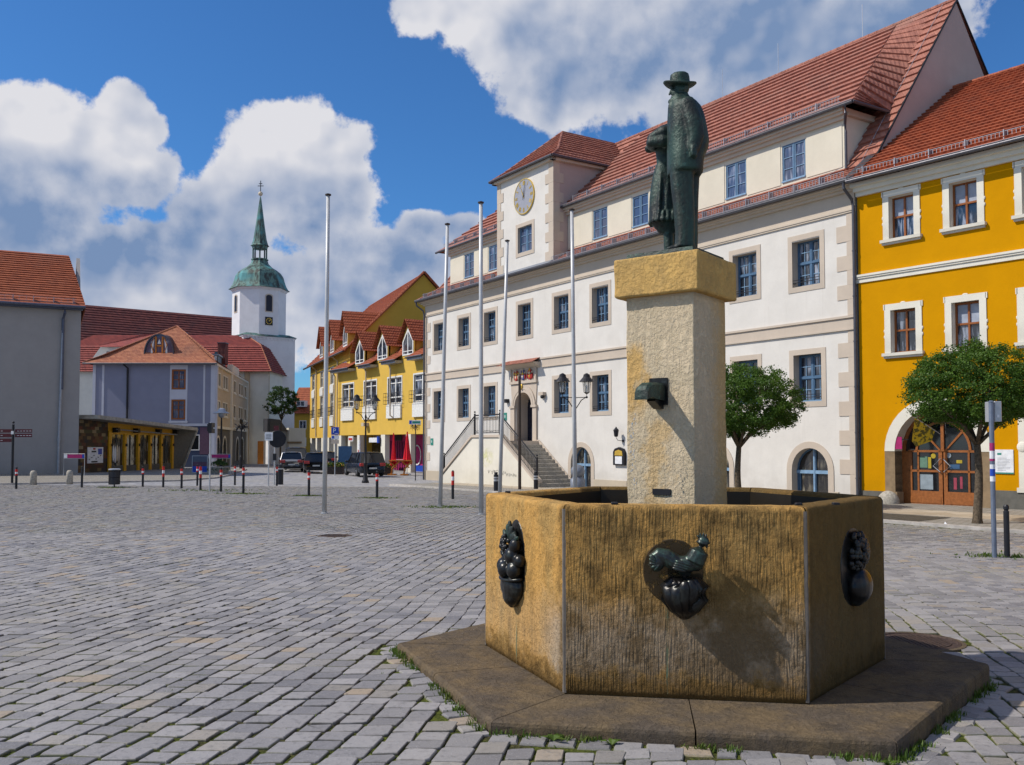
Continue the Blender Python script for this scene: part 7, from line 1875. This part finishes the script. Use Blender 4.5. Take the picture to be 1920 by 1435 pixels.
tree(7.0, 28.4, 1.95, 2.88, 1.98, 1.30, 'round-headed green street tree in front of the white town hall', 21, 'clipped ball trees along the pavement', 880, per=66, gapd=1.5)
tree(11.45, 22.6, 2.05, 2.98, 1.62, 1.24, 'round-headed green street tree in front of the yellow house door', 5, 'clipped ball trees along the pavement', 900, leafs=.05, per=66, gapd=1.5)
tree(-27.2, 108, 5.2, 6.5, 1.9, 2.2, 'loose dark green tree in front of the church tower foot', 9, None, 230, 'leaf_dark', leafs=.15, per=40)
tree(-29.8, 118, 2.0, 2.6, .8, 1.6, 'small dark bush tree at the foot of the annex', 12, None, 40, 'leaf_dark', leafs=.14, per=30)
# ------------------------------------------------------------------ flagpoles
def flagpole(x, y, top, tx, ty, lab):
    z = gz(x, y); t = thing('flagpole', lab, 'flagpole', (x, y, z), 0, 'bare flagpoles on the square'); h = top - z
    m = MB(); m.smooth = True; dx, dy = tx - x, ty - y
    m.tube([(0, 0, -.1), (dx * .33, dy * .33, h * .33), (dx * .66, dy * .66, h * .66), (dx, dy, h)], [.066, .062, .056, .050], 16); m.build('pole', t, 'pole_grey')
    c = MB(); c.lathe([(.05, 0), (.085, .02), (.085, .05), (.02, .075)], 14, (dx, dy)); o = c.build('cap', t, 'iron_brown'); o.location.z = h - .01
    b = MB(); b.lathe([(.10, -.05), (.10, .02), (.07, .03)], 14); b.build('foot', t, 'galv')
flagpole(-5.16, 25.33, 8.61, -5.13, 25.33, 'tallest looking grey flagpole, leftmost on the open cobbles')
flagpole(-2.21, 28.3, 8.50, -2.01, 28.3, 'grey flagpole leaning slightly, in front of the left end of the town hall')
flagpole(-.84, 25.1, 8.33, -.86, 25.1, 'grey flagpole just left of the fountain basin, left of the stairs landing')
flagpole(-.42, 31.0, 8.58, -.16, 31.0, 'grey flagpole in front of the stairs landing and clock tower')
flagpole(1.86, 27.0, 8.62, 1.78, 27.0, 'grey flagpole in front of the twin lantern, nearest the fountain pillar')
def post_thing(name, lab, cat, x, y, group=None): return thing(name, lab, cat, (x, y, gz(x, y)), 0, group)
t = post_thing('signpost', 'thin dark brown post without a sign in front of the entrance stairs', 'post', .34, 40.7); m = MB(); m.tube([(0, 0, -.1), (0, 0, 5.05)], [.075, .06], 10); m.lathe([(.065, 5.05), (.02, 5.12)], 10); m.build('post', t, 'iron_brown')
# ------------------------------------------------------------------ street lamps
def lantern(m_list, x, z):
    pass
def twin_lamp(x, y, top, rot, lab, base='iron'):
    z = gz(x, y); t = thing('street_lamp', lab, 'street lamp', (x, y, z), rot, 'twin-lantern street lamps'); H = top - z
    p = MB().mat(base); p.smooth = True
    p.lathe([(.20, -.05), (.20, .06), (.15, .12), (.13, .30), (.105, .34), (.10, 1.0), (.115, 1.02), (.115, 1.06), (.075, 1.10), (.065, 1.9), (.05, 2.4), (.045, H - 1.3), (.06, H - 1.28), (.06, H - 1.24), (.03, H - 1.1)], 14); p.build('pole', t)
    for sg in (-1, 1):
        a = MB().mat('iron'); a.tube([(0, 0, H - 1.55), (sg * .28, 0, H - 1.12), (sg * .50, 0, H - .98), (sg * .50, 0, H - .86)], .022, 6); a.tube([(0, 0, H - 1.02), (sg * .52, 0, H - 1.0)], .018, 6); a.ball((sg * .50, 0, H - 1.0), .05, 8, 6); a.build('arm', t)
        l = MB().mat('iron'); l.smooth = False; c = (sg * .5, 0)
        l.lathe([(.05, H - .86), (.10, H - .82), (.13, H - .80)], 12, c)
        for k in range(6): a_ = k * pi / 3; l.tube([(c[0] + .12 * cos(a_), .12 * sin(a_), H - .80), (c[0] + .165 * cos(a_), .165 * sin(a_), H - .34)], .009, 4)
        l.lathe([(.32, H - .36), (.30, H - .33), (.20, H - .22), (.15, H - .16), (.13, H - .06), (.03, H)], 18, c); l.mat('galv').tube([(c[0], 0, H - .8), (c[0], 0, H - .5)], .03, 6)
        o = l.build('lantern', t); g_ = MB(); g_.smooth = True; g_.lathe([(.11, H - .80), (.15, H - .36)], 16, c, closed=False); g_.build('glass', o, 'lamp_glass')
    return t
def _lg(k, p, o):
    setc(k, p, (.55, .55, .52)); tr = k.n('ShaderNodeBsdfTransparent'); mx = k.n('ShaderNodeMixShader'); mx.inputs[0].default_value = .35
    out = [x for x in k.nt.nodes if x.type == 'OUTPUT_MATERIAL'][0]; k.link(tr.outputs[0], mx.inputs[1]); k.link(p.outputs[0], mx.inputs[2]); k.link(mx.outputs[0], out.inputs[0])
material('lamp_glass', _lg, .1, 0, .8)
twin_lamp(-8.1, 50.8, 4.42, 0, 'twin-lantern street lamp in front of the arcade house, on the pavement corner')
twin_lamp(2.6, 38.0, 4.62, 0, 'twin-lantern street lamp in front of the town hall, behind the rightmost flagpole')
m = MB(); m.smooth = True
t = post_thing('stone_ball_post', 'squat dark grey round-topped post in front of the stairs foot', 'post', 2.66, 37.2); m.lathe([(.30, -.1), (.30, .62), (.22, .66), (.22, .70)], 20); m.ball((0, 0, .92), .29, 18, 12); m.build('post', t, 'lead')
def hat_lamp(x, y, H, lab):
    t = post_thing('street_lamp', lab, 'street lamp', x, y); p = MB().mat('iron'); p.lathe([(.12, -.1), (.11, .9), (.08, 1.0), (.06, H - .9), (.05, H - .6)], 10); p.build('pole', t)
    l = MB(); l.smooth = True; l.lathe([(.12, H - .62), (.22, H - .5), (.25, H - .3), (.2, H - .22)], 14); o = l.build('lantern', t, 'zinc_light'); r = MB(); r.smooth = True; r.lathe([(.62, H - .30), (.60, H - .27), (.28, H - .16), (.26, H - .02), (.12, H + .08)], 20); r.build('reflector', o, 'galv')
hat_lamp(-20.87, 65.9, 4.55, 'modern street lamp with a wide metal disc in front of the blue-grey house corner')
t = post_thing('dark_lamp', 'dark street lamp with a bunch of twigs on top, farther along the street', 'street lamp', -23.6, 80)
m = MB().mat('iron'); m.lathe([(.14, -.1), (.12, 1), (.07, 1.1), (.06, 3.4)], 8); random.seed(4)
for k in range(26): a = random.uniform(0, 6.28); l = random.uniform(.3, .8); m.tube([(0, 0, 3.3), (cos(a) * l * .5, sin(a) * l * .3, 3.5 + random.uniform(0, .3)), (cos(a) * l, sin(a) * l * .5, 3.4 + random.uniform(-.2, .6))], .035, 4)
m.build('post', t)
# ------------------------------------------------------------------ bollards
def bollard(x, y, h, lab, kind='band', r=.05):
    t = post_thing('bollard', lab, 'bollard', x, y, 'posts round the square'); m = MB().mat('bollard_black'); m.smooth = False
    if kind == 'fat':
        m.lathe([(.16, -.1), (.16, h - .14), (.15, h - .12)], 14); m.mat('galv').lathe([(.163, h - .26), (.163, h - .20)], 14); m.mat('bollard_black').lathe([(.15, h - .12), (.14, h - .04), (.08, h)], 14)
    elif kind == 'plain':
        m.lathe([(r + .02, -.1), (r + .02, .01), (r, .02), (r, h - .12), (r * .75, h - .11), (r * .75, h - .09), (r, h - .08), (r, h - .03), (r * .6, h)], 14)
    else: m.lathe([(r, -.1), (r, h - .10), (r * .6, h - .09), (r * .6, h - .07)], 12); m.ball((0, 0, h - .04), (r * .9, r * .9, .045), 10, 6)
    m.build('post', t)
    if kind == 'band':
        b = MB(); b.mat('red_paint').lathe([(r + .004, h - .22), (r + .004, h - .10)], 12); b.mat('sign_white').lathe([(r + .005, h - .30), (r + .005, h - .22)], 12); b.mat('red_paint').lathe([(r + .004, h - .36), (r + .004, h - .30)], 12); b.build('reflective_bands', t)
    elif kind == 'long':
        b = MB(); b.mat('red_paint').lathe([(r + .004, h - .22), (r + .004, h - .04)], 12); b.mat('sign_white').lathe([(r + .005, h - .36), (r + .005, h - .22)], 12); b.mat('red_paint').lathe([(r + .004, h - .52), (r + .004, h - .36)], 12); b.build('reflective_bands', t)
    elif kind == 'silver':
        b = MB(); b.mat('galv').lathe([(r + .004, h - .26), (r + .004, h - .20)], 14); b.lathe([(r + .004, h - .38), (r + .004, h - .30)], 14); b.build('silver_bands', t)
for (x, y, h, k, lab) in (
    (-21.57, 40.02, .95, 'band', 'leftmost black bollard with red and white bands, beside the brown direction sign'),
    (-19.5, 41.7, .95, 'none', 'plain black bollard without bands in front of the patchwork panels'),
    (-17.14, 42.7, .95, 'band', 'banded bollard just right of the wire litter bin'),
    (-16.0, 42.2, 1.0, 'long', 'bollard with broad red-white-red bands in front of the yellow shop windows'),
    (-14.8, 41.2, .98, 'band', 'banded bollard in front of the pavilion end wall'),
    (-15.5, 45.3, 1.0, 'band', 'banded bollard standing behind the broad red-white-red one, left of the grey sign pole'),
    (-13.31, 39.3, 1.05, 'long', 'bollard with broad red and white bands just left of the grey sign pole'),
    (-12.02, 38.0, 1.0, 'band', 'banded bollard in front of the planted stone tub'),
    (-13.98, 46.4, 1.0, 'band', 'slim banded bollard at the mouth of the street'),
    (-10.57, 36.2, 1.12, 'band', 'tall banded bollard with weeds at its foot, right of the planted tub'),
    (-11.71, 45.8, 1.0, 'band', 'banded bollard right beside the fat black bollard'),
    (-7.66, 34.7, .98, 'band', 'banded bollard left of the leftmost flagpole, weeds at its foot'),
    (-4.87, 33.2, .98, 'band', 'banded bollard between the leftmost flagpole and the twin-lantern lamp'),
    (-2.11, 32.8, 1.02, 'long', 'bollard with broad red and white bands in front of the stairs')):
    bollard(x, y, h, lab, k)
bollard(-11.97, 47.5, 1.0, 'fat black bollard with a silver ring beside the round mirror', 'fat')
bollard(-.67, 38.6, .85, 'short black bollard with two silver bands in front of the white stair wall', 'silver', .10)
bollard(1.07, 41.2, .85, 'short black bollard with two silver bands at the foot of the right flight', 'silver', .10)
bollard(8.80, 16.4, .93, 'plain black bollard beside the grey sign pole at the right edge', 'plain', .048)
for (x, y, lab) in ((-23.37, 44.9, 'rounded stone bollard, left one of the pair below the grey house'), (-22.08, 45.9, 'rounded stone bollard, right one of the pair below the grey house')):
    t = post_thing('stone_bollard', lab, 'bollard', x, y, 'stone bollards'); m = MB(); m.smooth = True; m.lathe([(.16, -.1), (.155, .5), (.14, .58), (.09, .645), (.02, .665)], 18); m.build('stone', t, 'pale_stone')
# ------------------------------------------------------------------ signs, bin and street furniture
t = post_thing('direction_sign', 'black post with dark maroon direction boards pointing both ways, far left', 'signpost', -24.46, 45.0)
m = MB(); m.tube([(0, 0, -.1), (0, 0, 2.9)], .06, 8); m.ball((0, 0, 3.0), .06, 8, 6); m.build('post', t, 'iron')
for x0, x1, z in ((.1, .92, 2.50), (.1, .92, 2.28), (-1.3, -.08, 2.50), (-1.3, -.08, 2.28), (-1.3, -.08, 2.04)):
    m = MB().mat('sign_maroon'); tip = x1 + .06 if x0 > 0 else x0 - .06; m.box(x0, x1, -.02, .02, z, z + .17)
    for q in range(5): m.mat('sign_white').box(x0 + .1 + q * .15, x0 + .2 + q * .15, -.026, -.02, z + .07, z + .09)
    m.build('arrow_board', t)
m = MB().mat('sign_white'); m.box(-.06, .06, -.09, -.06, 2.42, 2.58); m.build('plaque', t)
t = post_thing('litter_bin', 'round grey wire litter bin on a single post, among the left bollards', 'litter bin', -18.03, 41.7)
m = MB().mat('iron'); m.tube([(0, 0, -.1), (0, 0, .5)], .03, 6)
for z in (.14, .45, .78): m.lathe([(.245, z), (.245, z + .025)], 20, closed=False)
for k in range(40): a = 2 * pi * k / 40; m.tube([(.24 * cos(a), .24 * sin(a), .14), (.24 * cos(a), .24 * sin(a), .80)], .007, 4)
m.mat('zinc').lathe([(.20, .14), (.21, .72)], 16); m.build('basket', t); m = MB().mat('galv'); m.lathe([(.26, .80), (.26, .84), (.20, .86)], 20); m.build('rim', t)
def signpole(x, y, h, lab, r=.035, mat='galv'):
    t = post_thing('sign_pole', lab, 'sign', x, y); m = MB(); m.tube([(0, 0, -.1), (0, 0, h)], r, 10); m.lathe([(r + .01, h), (r * .6, h + .02)], 10); m.build('pole', t, mat); return t
t = signpole(8.50, 16.26, 2.75, 'grey sign pole with stickers at the right edge, sign seen edge-on', .042, 'bluepole')
m = MB().mat('galv'); m.bbox(.06, .19, .0, .34, 2.40, 2.76, .01); m.mat('sign_white').box(.10, .14, -.004, .002, 2.47, 2.52); m.build('sign_board', t)
m = MB()
for mt, z0, z1 in (('magenta', 1.88, 2.02), ('sign_white', 1.74, 1.88), ('magenta', 1.70, 1.74), ('sign_white', 1.56, 1.64), ('sign_blue', 1.44, 1.56), ('sign_white', 1.34, 1.43)): m.mat(mt).lathe([(.044, z0), (.044, z1)], 10)
m.build('stickers', t)
t = signpole(-12.62, 38.4, 2.85, 'thin grey sign pole with a dark sign seen edge-on among the bollards'); m = MB().mat('iron'); m.box(-.03, .12, -.2, .2, 2.42, 2.85); m.box(-.10, .02, -.12, .1, 2.50, 2.80); m.mat('sign_white').box(.12, .18, -.02, .0, 2.6, 2.66); m.build('sign_board', t)
t = signpole(-12.1, 45.7, 2.55, 'thin pole with a small white sheet beside the round mirror'); m = MB().mat('sign_white'); m.box(-.20, .20, -.06, -.03, 2.20, 2.62); m.mat('zinc'); [m.box(-.15, .12, -.065, -.06, 2.30 + k * .07, 2.32 + k * .07) for k in range(4)]; m.build('sheet', t)
t = signpole(-12.2, 47.2, 2.9, 'pole carrying the dark back of a round traffic mirror'); m = MB().mat('iron'); m.lathe([(.02, -.05), (.42, -.03), (.44, .02), (.42, .04)], 26); o = m.build('mirror', t); o.rotation_euler = (radians(90), 0, radians(8)); o.location = (.16, -.08, 2.30); m = MB().mat('sign_maroon'); m.box(-.05, .20, -.04, 0, 2.72, 2.98); m.mat('iron').box(-.07, .10, -.06, 0, 1.2, 1.55); m.build('plate', t)
t = signpole(-12.33, 64.0, 3.3, 'blue parking sign with smaller plates below it behind the leftmost flagpole')
m = MB().mat('sign_blue'); m.bbox(-.27, .27, -.06, -.03, 2.78, 3.32, .01); o = m.build('parking_sign', t); q = text('letter', 'P', .44, o, 'sign_white', (-.05, -.065, 2.92), depth=.004)
m = MB().mat('sign_white'); m.box(-.02, .2, -.066, -.06, 2.86, 2.89); m.build('small_text', o); m = MB().mat('sign_white'); m.box(-.27, .27, -.05, -.03, 2.46, 2.75); m.mat('sign_blue').box(-.22, -.06, -.055, -.05, 2.52, 2.70); m.mat('trim_stone').box(-.27, .27, -.05, -.03, 2.16, 2.43); m.build('extra_plates', t)
t = signpole(-5.86, 55.8, 3.65, 'thin dark pole with a small white street plate left of the town hall downpipe', .03, 'iron'); m = MB().mat('sign_white'); m.box(-.40, .32, -.04, -.01, 3.36, 3.62); m.mat('teal_sign').box(-.20, .28, -.045, -.04, 3.42, 3.56); m.mat('sign_blue').box(-.38, -.24, -.045, -.04, 3.40, 3.60); m.build('plate', t)
for (x, y, w, h, lab, gr) in ((-26.3, 55.2, 1.25, 1.35, 'magenta advertising board on a rail in front of the grey house corner', 0), (-19.9, 62.5, 1.5, 1.35, 'magenta advertising board beside the planted tub at the street corner', 0)):
    t = post_thing('advert_rail', lab, 'sign', x, y); m = MB(); m.tube([(-w / 2, 0, 0), (-w / 2, 0, h), (w / 2, 0, h), (w / 2, 0, 0)], .022, 6); m.tube([(-w / 2, 0, h - .28), (w / 2, 0, h - .28)], .015, 5); m.build('frame', t, 'galv')
    m = MB().mat('magenta'); m.box(-w / 2 + .22, w / 2 - .15, -.02, .02, h - .25, h - .03); m.mat('sign_white').box(-w / 2 + .02, -w / 2 + .2, -.02, .02, h - .25, h - .03); m.mat('sign_blue').box(w / 2 - .14, w / 2 - .02, -.02, .02, h - .25, h - .03); m.build('board', t)
t = post_thing('pavement_sign', 'small purple and blue pavement board beside the blue-grey house', 'sign', -21.4, 63.0); m = MB().mat('galv'); m.ring(-.5, .5, .1, 1.2, .03, -.02, .02); m.build('frame', t); m = MB().mat('sign_blue'); m.box(-.5, .5, -.012, .012, .1, .5); m.mat('dark_poster').box(-.5, .5, -.012, .012, .5, .8); m.mat('bluepipe').box(-.5, .5, -.012, .012, .8, 1.2); m.build('board', t)
# planted tub
t = post_thing('planted_tub', 'round stone tub with trailing grey-green plants at the street corner', 'planter', -20.2, 63.3); m = MB(); m.smooth = True; m.lathe([(.45, -.1), (.62, .1), (.72, .42), (.76, .46), (.70, .48), (.6, .44)], 22); m.build('tub', t, 'pale_stone')
m = MB(); tint = []; random.seed(8)
for k in range(700):
    a = random.uniform(0, 6.28); r = random.uniform(0, .78); z = .5 + .32 * (1 - (r / .8) ** 2) + random.gauss(0, .05) - (.25 if r > .68 else 0); s = .06
    d = Vector((random.gauss(0, 1), random.gauss(0, 1), random.gauss(.5, 1))).normalized(); e_ = d.cross(Vector((random.random(), random.random(), 1))).normalized(); p = Vector((r * cos(a), r * sin(a), z)); f_ = d.cross(e_)
    m.add([p - e_ * s, p + f_ * s * .6, p + e_ * s, p - f_ * s * .6], [(0, 1, 2, 3)]); tint += [random.random()] * 4
o = m.build('plants', t, 'leaf_dark'); a = o.data.attributes.new('tint', 'FLOAT', 'POINT'); a.data.foreach_set('value', tint)
# flower boxes by the arcade
for (x, y, lab) in ((-12.9, 66.5, 'box of orange and yellow flowers left of the dark estate car'), (-9.3, 66.2, 'box of orange and yellow flowers right of the dark estate car')):
    t = post_thing('flower_box', lab, 'flower box', x, y); m = MB(); m.bbox(-.7, .7, -.25, .25, -.1, .5, .02); m.build('box', t, 'iron_brown')
    for mt, n_, s in (('leaf_dark', 260, .07), ('poster_yellow', 70, .04), ('orange_wood', 60, .045)):
        m = MB(); tint = []
        for k in range(n_):
            p = Vector((random.uniform(-.75, .75), random.uniform(-.3, .3), .5 + random.uniform(0, .3))); d = Vector((random.gauss(0, 1), random.gauss(-1, 1), random.gauss(.5, 1))).normalized(); e_ = d.cross(Vector((.3, .2, 1))).normalized(); f_ = d.cross(e_); m.add([p - e_ * s, p + f_ * s, p + e_ * s, p - f_ * s], [(0, 1, 2, 3)]); tint += [random.random()] * 4
        o = m.build('leaves' if mt == 'leaf_dark' else ('yellow_flowers' if mt[0] == 'p' else 'orange_flowers'), t, mt); a = o.data.attributes.new('tint', 'FLOAT', 'POINT'); a.data.foreach_set('value', tint)
# beer table with folded red parasols
t = post_thing('folding_table', 'wooden outdoor table on crossed orange legs beneath the folded red parasols', 'table', -7.95, 65.4)
m = MB().mat('orange_wood'); m.box(-.80, .80, -.35, .35, .98, 1.04); m.build('table_top', t)
for x in (-.42, .48):
    for sg in (-1, 1): m = MB().mat('orange_wood'); m.tube([(x + .35, sg * .2, .97), (x - .15, sg * .25, .45), (x - .15 - .1, sg * .28, -.02)], .05, 5); m.tube([(x - .35, sg * .2, .97), (x + .15, sg * .25, .5)], .03, 5); m.box(x - .45, x + .1, sg * .28 - .05, sg * .28 + .05, -.02, .06); m.build('leg', t)
m = MB().mat('fabric_red'); m.bbox(-.4, .35, -.3, .3, 1.04, 1.12, .02); m.mat('sign_white').box(-.25, .25, -.32, -.30, 1.06, 1.10); m.build('red_cloth', t)
for (x, h, w, lab) in ((-8.50, 3.0, .15, 'folded bright red parasol, slimmer left one behind the outdoor table'), (-7.52, 3.1, .24, 'folded bright red parasol, fuller right one behind the outdoor table')):
    t = post_thing('parasol', lab, 'parasol', x, 65.9, 'folded red parasols'); m = MB(); m.tube([(0, 0, 0), (0, 0, h)], .025, 6); m.lathe([(.28, 0), (.28, .06)], 12); m.build('pole', t, 'galv')
    m = MB(); v = []; n = 20
    prof = [(.03, h - .02), (w * .35, h - .5), (w * .6, h - 1.2), (w * .95, h - 1.9), (w * 1.25, h - 2.25), (w * .9, h - 2.35)]
    for r, z in prof:
        for k in range(n): a = 2 * pi * k / n; q = r * (1 + .28 * (k % 2)); v.append((q * cos(a), q * sin(a), z - (.14 if k % 4 == 0 and z < h - 2 else 0)))
    m.add(v, [(j * n + k, j * n + (k + 1) % n, (j + 1) * n + (k + 1) % n, (j + 1) * n + k) for j in range(5) for k in range(n)]); m.build('canopy', t, 'fabric_red')
t = post_thing('service_board', 'blue and grey upright board between the left arcade pillars behind the estate car', 'sign', -12.4, 68.2); m = MB().mat('poster_blue'); m.box(-.5, .5, -.03, .03, .6, 2.0); m.mat('zinc').box(-.5, .5, -.03, .03, .0, .6); m.build('board', t)
# ------------------------------------------------------------------ parked cars
def car(name, lab, x, y, fwd, paint, L=4.4, Wd=1.78, H=1.48, estate=True, van=False):
    """forward is +Y of the car's own axes; body lofted from cross-sections along the length"""
    t = thing(name, lab, 'car', (x, y, gz(x, y)), atan2(-fwd[0], fwd[1]), 'cars parked along the street')
    hw = Wd / 2; n = 0
    belt = .92 if not van else 1.05
    st = []   # y, half width, bottom z, top z of lower body
    lo = [(-L / 2, .80, .42, .80), (-L / 2 + .05, .93, .30, .90), (-L / 2 + .25, .985, .22, belt + .02), (-L / 2 + .9, 1.0, .20, belt), (0, 1.0, .20, belt - .02), (L / 2 - 1.3, 1.0, .20, belt - .05), (L / 2 - .6, .98, .22, .82), (L / 2 - .15, .90, .28, .70), (L / 2, .74, .40, .60)]
    b = MB().mat(paint); b.smooth = True; v = []
    K = 14
    for yy, w, z0, z1 in lo:
        w *= hw; q = [(0, z0), (w * .88, z0), (w * .98, z0 + .10), (w, (z0 + z1) / 2), (w * .985, z1 - .10), (w * .93, z1 - .02), (w * .5, z1), (0, z1 + .012)]
        q = q + [(-a, c) for a, c in q[-2:0:-1]]
        v += [(a, yy, c) for a, c in q]
    K = 14
    b.add(v, [(j * K + k, j * K + (k + 1) % K, (j + 1) * K + (k + 1) % K, (j + 1) * K + k) for j in range(len(lo) - 1) for k in range(K)] + [tuple(range(K)), tuple((len(lo) - 1) * K + k for k in range(K - 1, -1, -1))])
    body = b.build('body', t)
    yr0 = -L / 2 + (.10 if estate else .25); yr1 = yr0 + (.38 if estate else .55); yf1 = L / 2 - 2.05 + (.5 if van else 0); yf0 = L / 2 - 1.25 + (.25 if van else 0); rw = hw * .78; bw = hw * .93
    c = MB().mat(paint); c.smooth = True
    ro = [(yr1 - .12, rw * .9, H - .08), (yr1, rw, H - .02), ((yr1 + yf1) / 2, rw, H), (yf1, rw, H - .05), (yf1 + .10, rw * .95, H - .09)]
    v = []
    for yy, w, z in ro: v += [(-w, yy, z - .05), (-w * .92, yy, z), (0, yy, z + .015), (w * .92, yy, z), (w, yy, z - .05)]
    c.add(v, [(j * 5 + k, j * 5 + k + 1, (j + 1) * 5 + k + 1, (j + 1) * 5 + k) for j in range(4) for k in range(4)]); c.smooth = False
    ym = (yr1 + yf1) / 2
    for sg in (-1, 1):   # pillars
        for ya, yb in ((yr0, yr1 - .1), (yf0, yf1 + .1)): c.tube([(sg * bw, ya, belt - .03), (sg * rw, yb, H - .06)], .035, 5)
        c.tube([(sg * bw, ym, belt - .03), (sg * rw, ym, H - .05)], .03, 5)
        c.tube([(sg * bw, yr0 + .75, belt - .03), (sg * rw, yr1 + .35, H - .05)], .045, 5)
    c.build('roof', t)
    g_ = MB().mat('dark_glass')
    for sg in (-1, 1): g_.face([(sg * bw * .995, yr0, belt - .04), (sg * bw * .995, yf0, belt - .06), (sg * rw * .99, yf1 + .08, H - .07), (sg * rw * .99, yr1 - .1, H - .07)])
    g_.face([(-bw, yr0 - .01, belt - .02), (bw, yr0 - .01, belt - .02), (rw, yr1 - .12, H - .07), (-rw, yr1 - .12, H - .07)]); g_.face([(-bw, yf0, belt - .06), (bw, yf0, belt - .06), (rw, yf1 + .1, H - .08), (-rw, yf1 + .1, H - .08)])
    g_.face([(-bw, yr0, belt - .03), (bw, yr0, belt - .03), (bw, yf0, belt - .06), (-bw, yf0, belt - .06)]); g_.build('windows', t)
    rl0 = -L / 2
    for sg in (-1, 1):
        l = MB().mat('taillight'); l.smooth = False; l.bbox(sg * hw * .52 if sg > 0 else -hw * .96, hw * .96 if sg > 0 else sg * hw * .52, rl0 - .012, rl0 + .22, .70, .90, .02); l.build('tail_light', t)
        l = MB().mat('rim'); l.bbox(sg * hw * .5 if sg > 0 else -hw * .85, hw * .85 if sg > 0 else sg * hw * .5, L / 2 - .3, L / 2 - .06, .58, .70, .02); l.build('headlight', t)
        l = MB().mat(paint); l.bbox(*sorted((sg * hw * .97, sg * (hw + .17))), yf0 - .25, yf0 - .12, belt - .02, belt + .12, .02); l.build('wing_mirror', t)
        for yy in (-L / 2 + .82, L / 2 - .88):
            w_ = MB().mat('rubber'); w_.lathe([(.20, -.10), (.30, -.10), (.325, -.07), (.325, .07), (.30, .10), (.20, .10)], 22)
            w_.v = [(z, y2, x2) for x2, y2, z in w_.v]; o = w_.build('wheel', t); o.location = (sg * (hw - .10), yy, .325)
            r_ = MB().mat('rim'); r_.lathe([(.21, .085), (.19, .10), (.17, .07), (.05, .075), (.04, .10)], 18)
            for k in range(5): a = 2 * pi * k / 5; r_.tube([(.03 * cos(a), .03 * sin(a), .092), (.19 * cos(a), .19 * sin(a), .092)], .022, 5)
            r_.v = [(sg * z, y2, x2) for x2, y2, z in r_.v]; q = r_.build('rim', o)
    l = MB().mat('number_plate'); l.box(-.26, .26, rl0 - .02, rl0 + .02, .50, .61); l.build('number_plate', t)
    l = MB().mat('rubber'); l.bbox(-hw * .8, hw * .8, rl0 - .03, rl0 + .1, .26, .42, .02); l.bbox(-.5, .5, yr1 - .16, yr1 - .02, H - .05, H - .02, .005); l.build('rear_bumper', t)
    return t
car('estate_car', 'dark blue-black estate car parked in front of the arcade pillars, rear towards us', -10.15, 62.9, (-.42, .9), 'carpaint_blue', 4.5, 1.82, 1.62)
car('hatchback_car', 'black hatchback car, rear towards us, right end of the left row of cars', -14.75, 69.1, (-.22, .97), 'carpaint_black', 4.2, 1.78, 1.50)
car('silver_car', 'silver car half hidden on the left of the black hatchback', -17.3, 72.2, (-.22, .97), 'carpaint_silver', 4.2, 1.76, 1.50, False)
car('people_carrier', 'dark tall people carrier behind the silver car', -18.2, 77.6, (-.20, .98), 'carpaint_blue', 4.6, 1.86, 1.85, True, True)
car('distant_car', 'dark blue car farthest up the street, behind the black hatchback', -17.0, 84.0, (-.2, .98), 'carpaint_blue', 4.3, 1.8, 1.5)
# low hedge at the church foot and litter scrap
t = post_thing('paper_scrap', 'crumpled white scrap of paper beside the tree pit', 'litter', 10.55, 22.4); m = MB(); m.add([(-.07, 0, 0), (.09, .02, 0), (.0, .05, .11), (.03, -.07, .01)], [(0, 1, 2), (0, 3, 1), (0, 2, 3), (1, 3, 2)]); m.build('paper', t, 'sign_white')
